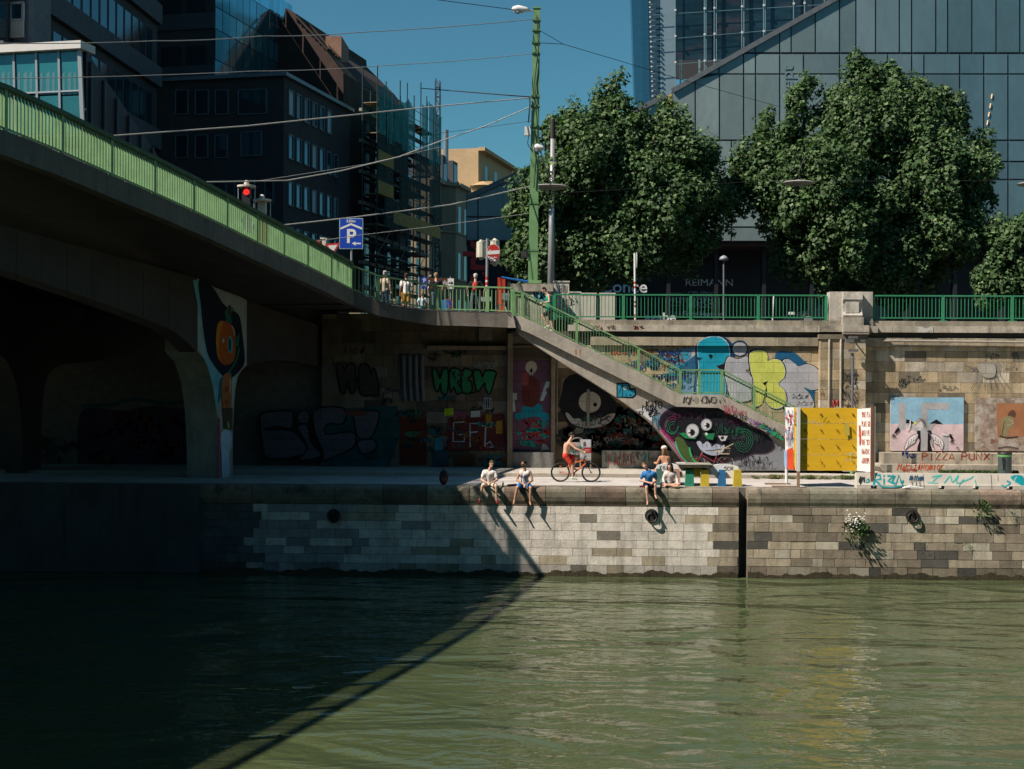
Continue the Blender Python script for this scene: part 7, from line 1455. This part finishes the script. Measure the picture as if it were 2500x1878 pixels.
# cyclist
YC=53.6; g0=PX(1368,YC,1160); pm=F/YC*1.0
def XZ(px,py,dy=0): p=P(px,py,YC+dy); return p
zoff=P(1405,1176,YC).z
def CZ(px,py,dy=0): p=P(px,py,YC+dy); p.z-=zoff; return p
def bike(cw,fr,rw,rad,lab,fm,Yb,mir=1,style='mtb',z0=0):
    """fr, rw: front and rear hub; frame drawn between them"""
    e=empty('bicycle',V(((fr.x+rw.x)/2,Yb,0)),lab,'bicycle'); d=1 if fr.x>rw.x else -1; L_=abs(fr.x-rw.x); z=rad
    for c,n in ((fr,'wheel'),(rw,'wheel')):
        mb=MB(); mb.torus(c,rad-.02,.024 if style=='mtb' else .015,(0,1,0),36,8); w=mb.build(n,mat('tyre_rubber',(.015,.015,.016),.7),e,smooth=True)
        mb=MB(); mb.torus(c,rad-.05,.012,(0,1,0),36,6); mb.lathe([(.02,-.04),(.03,0),(.02,.04)],c,10,axis='Y')
        for k in range(18): a=2*pi*k/18; mb.tube([c+V((.02*cos(a+.5),.02*(-1)**k,.02*sin(a+.5))),c+V(((rad-.05)*cos(a),0,(rad-.05)*sin(a)))],.0022,4)
        mb.build('rim',mat('rim_metal',(.25,.25,.27),.35,metal=.8) if style!='mtb' else mat('rim_dark',(.05,.05,.055),.4,metal=.5),w)
        mb=MB(); mb.box(c+V((-.04,-.02,rad*.6)),c+V((.05,-.01,rad*.68))); mb.build('reflector',mat('orange_reflector',(.7,.2,.02),.3,namt=0),w)
    X=lambda t,z_,y=0: V((rw.x+d*L_*t,Yb+y,z_+z0))
    bb=X(.40,.30); st=X(.24,.78 if style=='mtb' else .72); hdT=X(.79,.84 if style=='mtb' else .80); hdB=X(.83,.70)
    mb=MB(); r_=.024 if style=='mtb' else .017
    if style=='mtb':
        mb.tube([bb,X(.27,.70)],r_,8); mb.tube([X(.28,.66),hdT],r_,8); mb.tube([bb,hdB],r_*1.2,8)
    else: mb.tube([bb,X(.27,.74)],r_,8); mb.tube([X(.35,.44),hdT-V((0,0,.06))],r_,8); mb.tube([bb,hdB-V((0,0,.02))],r_,8)
    for y in (-.05,.05): mb.tube([bb+V((0,y*.3,0)),rw+V((0,y,0))],.011,6); mb.tube([X(.29,.62),rw+V((0,y,0))],.010,6)
    mb.tube([hdT,hdB],.03,8); mb.build('frame',fm,e,smooth=False)
    mb=MB()
    for y in (-.05,.05): mb.tube([hdB+V((0,y,0)),hdB.lerp(fr,.4)+V((0,y,0)),fr+V((0,y,0))],.015 if style=='mtb' else .010,6)
    mb.bar(hdB+V((0,-.06,0)),hdB+V((0,.06,0)),.04); mb.build('fork',blk if style=='mtb' else fm,e)
    mb=MB(); hb=hdT+V((-d*.02,0,.10)); mb.tube([hdT,hb],.015,6)
    if style=='mtb': mb.tube([hb+V((d*.06,0,0)),hb],.015,6); mb.tube([hb+V((d*.03,-.31,.03)),hb+V((d*.07,-.1,0)),hb+V((d*.07,.1,0)),hb+V((d*.03,.31,.03))],.014,6)
    else: mb.tube([hb+V((-d*.12,-.26,.02)),hb+V((d*.03,-.2,.03)),hb+V((d*.05,0,0)),hb+V((d*.03,.2,.03)),hb+V((-d*.12,.26,.02))],.012,6)
    mb.build('handlebar',blk if style=='mtb' else steel,e)
    mb=MB(); s_=X(.245,.86 if style=='mtb' else .86); mb.tube([X(.27,.70),s_],.014,6); mb.build('seat_post',blk,e)
    mb=MB(); mb.hexa([s_+V(q) for q in ((-d*.12,-.07,0),(d*.14,-.02,0),(d*.14,.02,0),(-d*.12,.07,0),(-d*.13,-.075,.05),(d*.14,-.02,.035),(d*.14,.02,.035),(-d*.13,.075,.05))]); mb.build('saddle',blk if style=='mtb' else mat('tan_saddle',(.45,.35,.18),.6),e)
    mb=MB(); mb.lathe([(.09,-.012),(.095,0),(.09,.012)],bb+V((0,-.04,0)),20,axis='Y'); mb.bar(bb+V((0,-.07,0)),bb+V((d*.03,-.07,-.165)),.02); mb.box(bb+V((d*.03-.05,-.15,-.185)),bb+V((d*.03+.05,-.07,-.16))); mb.bar(bb+V((0,.05,0)),bb+V((-d*.03,.06,.165)),.02); mb.box(bb+V((-d*.03-.05,.06,.155)),bb+V((-d*.03+.05,.14,.18))); mb.tube([bb+V((0,-.04,.09)),rw+V((0,-.04,.04))],.006,4); mb.tube([bb+V((0,-.04,-.09)),rw+V((0,-.04,-.04))],.006,4); mb.build('crank',mat('drive_steel',(.12,.12,.13),.4,metal=.6),e)
    if style!='mtb':
        for c in (fr,rw): mb=MB(); mb.torus(c,rad+.025,.016,(0,1,0),16,6,pi*.0,pi*1.0); mb.build('mudguard',mat('mudguard_grey',(.35,.35,.36),.4),e)
        q=rw+V((0,0,rad+.07)); mb=MB(); mb.bar(q+V((-.2,-.05,0)),q+V((.18,-.05,0)),.015); mb.bar(q+V((-.2,.05,0)),q+V((.18,.05,0)),.015)
        for k in range(6):
            t=k/5; 
            for z_ in (.02,.12,.24): mb.bar(q+V((-.17+.34*t-.0,-.13,.02)),q+V((-.2+.4*t,-.15,.24)),.008)
        for z_,w_ in ((.02,.17),(.24,.2)): 
            for a,b in (((-w_,-.14),(w_,-.14)),((w_,-.14),(w_,.14)),((w_,.14),(-w_,.14)),((-w_,.14),(-w_,-.14))): mb.bar(q+V((a[0],a[1],z_)),q+V((b[0],b[1],z_)),.012)
        mb.bar(q+V((-.12,-.1,.2)),q+V((.33,-.1,.42)),.03); mb.build('rear_basket',mat('wicker_pale',(.5,.42,.27),.8),e)
    return e
cw=.362
bike(None,V((PX(1443,YC,1152),YC,cw)),V((PX(1368,YC,1152),YC,cw)),cw,'orange mountain bike ridden along the promenade',mat('orange_bike_paint',(.62,.12,.02),.35,namt=.05),YC)
b0=V((PX(1381,YC,1110),YC,0)); rel=lambda px,py,dy=0: V((PX(px,YC,py)-b0.x,dy,P(px,py,YC).z-zoff))
Jc=dict(hl=rel(1381,1112,.1),hr=rel(1381,1112,-.1),ch=rel(1384,1088,0),sl=rel(1392,1080,.18),sr=rel(1390,1080,-.18),nk=rel(1392,1074,0),hd=rel(1396,1063,0),el=rel(1412,1093,.24),er=rel(1406,1094,-.27),wl=rel(1427,1102,.28),wr=rel(1425,1101,-.28),kl=rel(1408,1117,.1),kr=rel(1395,1140,-.1),al=rel(1398,1142,.1),ar=rel(1398,1165,-.1),tl=rel(1406,1146,.1),tr=rel(1407,1168,-.1))
Jc['kr']=rel(1397,1134,-.11)
person(b0,0,Jc,'fair','bare-chested cyclist with dark tied hair and red shorts riding to the right',[('shorts','shorts',cloth('red',(.60,.05,.03))),('shoes','shoes',cloth('mint_white',(.55,.65,.5)))],1,face=(1,-.12,0),extra=('beard',),hairstyle='bun',mat_hair=(.025,.018,.015),curl=1.2)
# red bicycle parked by the wall, concrete tables and benches
Yr=57.35; rc=.35; 
bike(None,V((PX(1699,Yr,1130),Yr,rc+.13)),V((PX(1769,Yr,1130),Yr,rc+.13)),rc,'dark red city bicycle with wicker basket leaning by the painted stair wall',mat('dark_red_bike',(.28,.03,.04),.4,namt=.05),Yr,style='city',z0=.13)
def slab_leg(e,x0,x1,z1,Y,col,name,th=.16,tap=.03):
    mb=MB(); mb.hexa([(x0-tap,Y,0),(x1+tap,Y,0),(x1+tap,Y+th,0),(x0-tap,Y+th,0),(x0,Y,z1),(x1,Y,z1),(x1,Y+th,z1),(x0,Y+th,z1)]); return mb.build('leg',mat('leg_paint_'+name,col,.7,nscale=4,namt=.15,stain=((.55,.53,.48),3.5,.68,.74)),e)
cst=mat('table_concrete',(.36,.33,.28),.9,nscale=3,namt=.3,bump=.4,stain=((.12,.11,.09),2.5,.5,.65)); wcon=mat('white_painted_concrete',(.80,.79,.77),.8,nscale=3,namt=.12,stain=((.3,.29,.26),3,.62,.75))
Yt_=51.9; zz=lambda py,Y: P(1700,py,Y).z
e=empty('concrete_table',V((PX(1698,Yt_),Yt_,0)),'stone slab table on green and yellow painted legs at the quay edge','table')
mb=MB(); x0,x1=PX(1657,Yt_),PX(1740,Yt_); zt=P(1698,1134,Yt_).z
mb.hexa([(x0+.05,Yt_-.1,zt-.12),(x1-.05,Yt_-.1,zt-.12),(x1-.05,Yt_+1.2,zt-.12),(x0+.05,Yt_+1.2,zt-.12),(x0-.02,Yt_-.15,zt),(x1+.02,Yt_-.15,zt),(x1+.02,Yt_+1.25,zt),(x0-.02,Yt_+1.25,zt)]); mb.build('table_top',cst,e)
zl=zt-.2
slab_leg(e,PX(1676,Yt_),PX(1694,Yt_),zl,Yt_,(.02,.26,.15),'green'); slab_leg(e,PX(1714,Yt_),PX(1731,Yt_),zl,Yt_,(.60,.45,.03),'yellow'); mb=MB(); mb.box((PX(1694,Yt_)+.02,Yt_+.2,.33),(PX(1714,Yt_)-.02,Yt_+.35,zl)); mb.build('cross_panel',mat('leg_paint_yellow2',(.52,.40,.03),.7),e); mb=MB(); mb.box((x0+.2,Yt_+.16,zl-.0),(x1-.2,Yt_+1.0,zt-.121)); mb.build('apron',mat('olive_apron',(.22,.16,.03),.8),e)
slab_leg(e,PX(1676,Yt_+.9),PX(1694,Yt_+.9),zl,Yt_+.9,(.4,.38,.34),'grey'); slab_leg(e,PX(1714,Yt_+.9),PX(1731,Yt_+.9),zl,Yt_+.9,(.4,.38,.34),'grey')
mb=MB(); mb.box((x0-.0,Yt_+.4,zt+.002),(x0+.3,Yt_+.62,zt+.045)); tag(mb.build('pizza_box',white),'flat white box lying on the left end of the stone table','box')
def benchw(xa,xb,legs,lab,Y,txt):
    e=empty('concrete_bench',V(((xa+xb)/2,Y,0)),lab,'bench'); zt=.80; mb=MB(); n=8; out=[(xa+.02,.62),(xa+.06,zt-.08),(xa+.3,zt-.02)]+[(xa+.3+(xb-xa-.6)*k/4,zt) for k in range(1,4)]+[(xb-.3,zt-.02),(xb-.05,zt-.08),(xb-.0,.62),(xb+.02,.3),(xa+.35,.26)]
    mb.prism([(x,Y+.2,z) for x,z in out],(0,.14,0)); mb.box((xa+.05,Y+.34,.40),(xb-.05,Y+.9,.48)); mb.build('backrest',wcon,e,tri=True)
    for a,b,c,nm in legs: slab_leg(e,a,b,.60,Y,c,nm,tap=.04)
    tp=Paint((0,Y+.2,0),(0,-1,0),.001,.004); tp.text(txt[0],txt[1],txt[2],txt[3],8,K,1.6); tp.build('tag_paint',e,paintmat('stair_paint',False)); return e
benchw(PX(1731,Yt_),PX(1808,Yt_),[(PX(1757,Yt_),PX(1772,Yt_),(.02,.16,.36),'blue'),(PX(1794,Yt_),PX(1811,Yt_),(.62,.44,.03),'yellow')],'white painted concrete bench with blue and yellow legs right of the table',Yt_,('SCR',1767,1140,24))
benchw(PX(1603,Yt_+.3),PX(1668,Yt_+.3),[(PX(1604,Yt_+.3),PX(1617,Yt_+.3),(.06,.16,.14),'dark_green'),(PX(1645,Yt_+.3),PX(1660,Yt_+.3),(.50,.28,.22),'pink')],'white painted concrete bench with dark green leg behind the woman',Yt_+.3,('KILL',1611,1138,22))
# small things on the coping
def bottle(px,Y,lab,col,h=.28,r=.035,z=0,py=1190):
    c=V((PX(px,Y,py),Y,z)); mb=MB(); mb.lathe([(r,0),(r,h*.6),(r*.4,h*.78),(r*.4,h),(.005,h)],c,12); tag(mb.build('bottle',mat('bottle_'+str(int(col[1]*100)),col,.12,namt=0,spec=.8)),lab,'bottle')
bottle(1614,51.25,'clear glass bottle with pale label beside the cross-legged woman',(.35,.42,.42)); bottle(1228,51.1,'small dark bottle between the two men on the coping',(.02,.06,.03),.19,.03)
e=empty('shoes_pair',V((PX(1247,51.2,1190),51.2,0)),'pair of black sandals lying on the coping between the two men','shoes'); 
for k in (0,1): mb=MB(); limb(mb,[V((PX(1240+k*9,51.15+k*.1,1190),51.15+k*.12,.035)),V((PX(1252+k*8,51.15+k*.1,1190),51.2+k*.12,.05))],[.045,.04]); rem(mb.build('sandal',blk,e),.015,1)
c=V((PX(1563,51.2,1190),51.2,.03)); mb=MB(); limb(mb,[c,c+V((.16,0,.01))],[.04,.035]); o=rem(mb.build('red_shoe',mat('cloth_dark_red',(.25,.02,.02),.8)),.015,1); tag(o,'single dark red slipper left of the man in the blue polo','shoe')
e=empty('backpack',V((PX(1085,51.5,1190),51.5,0)),'dark backpack with red front standing in the shade on the quay','backpack'); c=V((PX(1083,51.6,1190),51.6,.0)); mb=MB(); sph(mb,c+V((0,0,.28)),.2,14,10,(.85,.6,1.4)); rem(mb.build('bag',mat('bag_black',(.02,.02,.025),.8),e),.02,2); mb=MB(); sph(mb,c+V((.02,-.1,.18)),.1,12,8,(1,.6,1.1)); mb.build('front_pocket',mat('bag_red',(.25,.04,.03),.8),e,smooth=True); mb=MB(); mb.torus(c+V((0,0,.56)),.05,.012,(0,1,0),12,5); mb.build('handle',blk,e)
# runner climbing the stairs
YR=58.7; r0=V((PX(1340,YR,800),YR,P(1345,808,YR).z-.03)); rel=lambda px,py,dy=0: V((PX(px,YR,py)-r0.x,dy,P(px,py,YR).z-r0.z))
Jr=dict(hl=rel(1342,762,.09),hr=rel(1341,762,-.09),ch=rel(1341,732,0),sl=rel(1337,722,.17),sr=rel(1340,722,-.17),nk=rel(1336,718,0),hd=rel(1329,709,0),el=rel(1346,742,.22),er=rel(1341,738,-.25),wl=rel(1326,746,.2),wr=rel(1325,741,-.25),kl=rel(1325,770,.1),kr=rel(1346,785,-.1),al=rel(1338,796,.1),ar=rel(1350,806,-.1),tl=rel(1331,800,.1),tr=rel(1341,809,-.1))
person(r0,0,Jr,'fair','runner in green vest and black shorts climbing the staircase',[('vest','tank',cloth('emerald',(.02,.36,.22))),('shorts','shorts',cloth('black',(.012,.012,.015))),('shoes','shoes',cloth('white',(.74,.70,.66)))],1,face=(-1,-.2,0),mat_hair=(.03,.015,.012))
# pedestrians on the bridgehead seen from behind
def stand(w=1.0,arms=(.05,.05),legs=.0):
    return dict(hl=(-.09,0,.92),hr=(.09,0,.92),ch=(0,0,1.28),sl=(-.19,0,1.42),sr=(.19,0,1.42),nk=(0,0,1.5),hd=(0,-.01,1.66),el=(-.25-arms[0],.02,1.14),er=(.25+arms[1],.02,1.14),wl=(-.26-arms[0]*.6,-.06,.9),wr=(.26+arms[1]*.6,-.06,.9),kl=(-.1-legs,-.03,.5),kr=(.1+legs,0,.5),al=(-.1-legs*1.4,.02,.09),ar=(.1+legs,.02,.09),tl=(-.12-legs,-.13,.03),tr=(.12+legs,-.13,.03))
def at(px,py,Y,h): p=P(px,py,Y); return V((p.x,p.y,p.z-h))
gpz='pedestrians on the bridgehead'
ped_z=lambda px,py,Y,h: at(px,py,Y,h)
person(at(992,669,60.2,1.76),pi,stand(arms=(.02,.0)),'tan','man in white T-shirt and mustard shorts seen from behind on the bridgehead',[('shirt','tee',cloth('white',(.74,.70,.66))),('shorts','shorts',cloth('mustard',(.50,.27,.05)))],1,group=gpz,mat_hair=(.05,.025,.015))
person(at(1065,670,60.2,1.76),pi,stand(arms=(.02,.08)),'fair','broad man in black T-shirt with cropped fair hair seen from behind',[('shirt','tee',cloth('black',(.012,.012,.015))),('trousers','trousers',cloth('jeans',(.07,.11,.15)))],1,group=gpz,mat_hair=(.35,.24,.14),sc_=1.02)
person(at(1161,670,60.0,1.76),pi,stand(arms=(.16,.1),legs=.08),'fair','white-haired man with red backpack and jeans on the bridgehead',[('shirt','tee',cloth('black',(.012,.012,.015))),('trousers','trousers',cloth('jeans',(.07,.11,.15))),('backpack','backpack',cloth('backpack_red',(.45,.06,.04)))],1,group=gpz,mat_hair=(.62,.60,.55))
person(at(940,667,60.6,1.70),pi-.6,stand(arms=(.05,.1)),'fair','woman with curly grey hair in beige clothes at the end of the bridge railing',[('shirt','tee',cloth('beige',(.42,.36,.26))),('trousers','trousers',cloth('dark_blue',(.03,.05,.09)))],1,group=gpz,mat_hair=(.35,.35,.34),hairstyle='curly')
person(at(1031,716,59.9,1.23),pi,stand(),'fair','small child in blue and white striped shirt beside the man in black',[('shirt','tee',cloth('stripe_white',(.5,.62,.66))),('trousers','trousers',cloth('teal_trousers',(.05,.25,.3)))],1,group=gpz,mat_hair=(.22,.13,.06),sc_=.7)
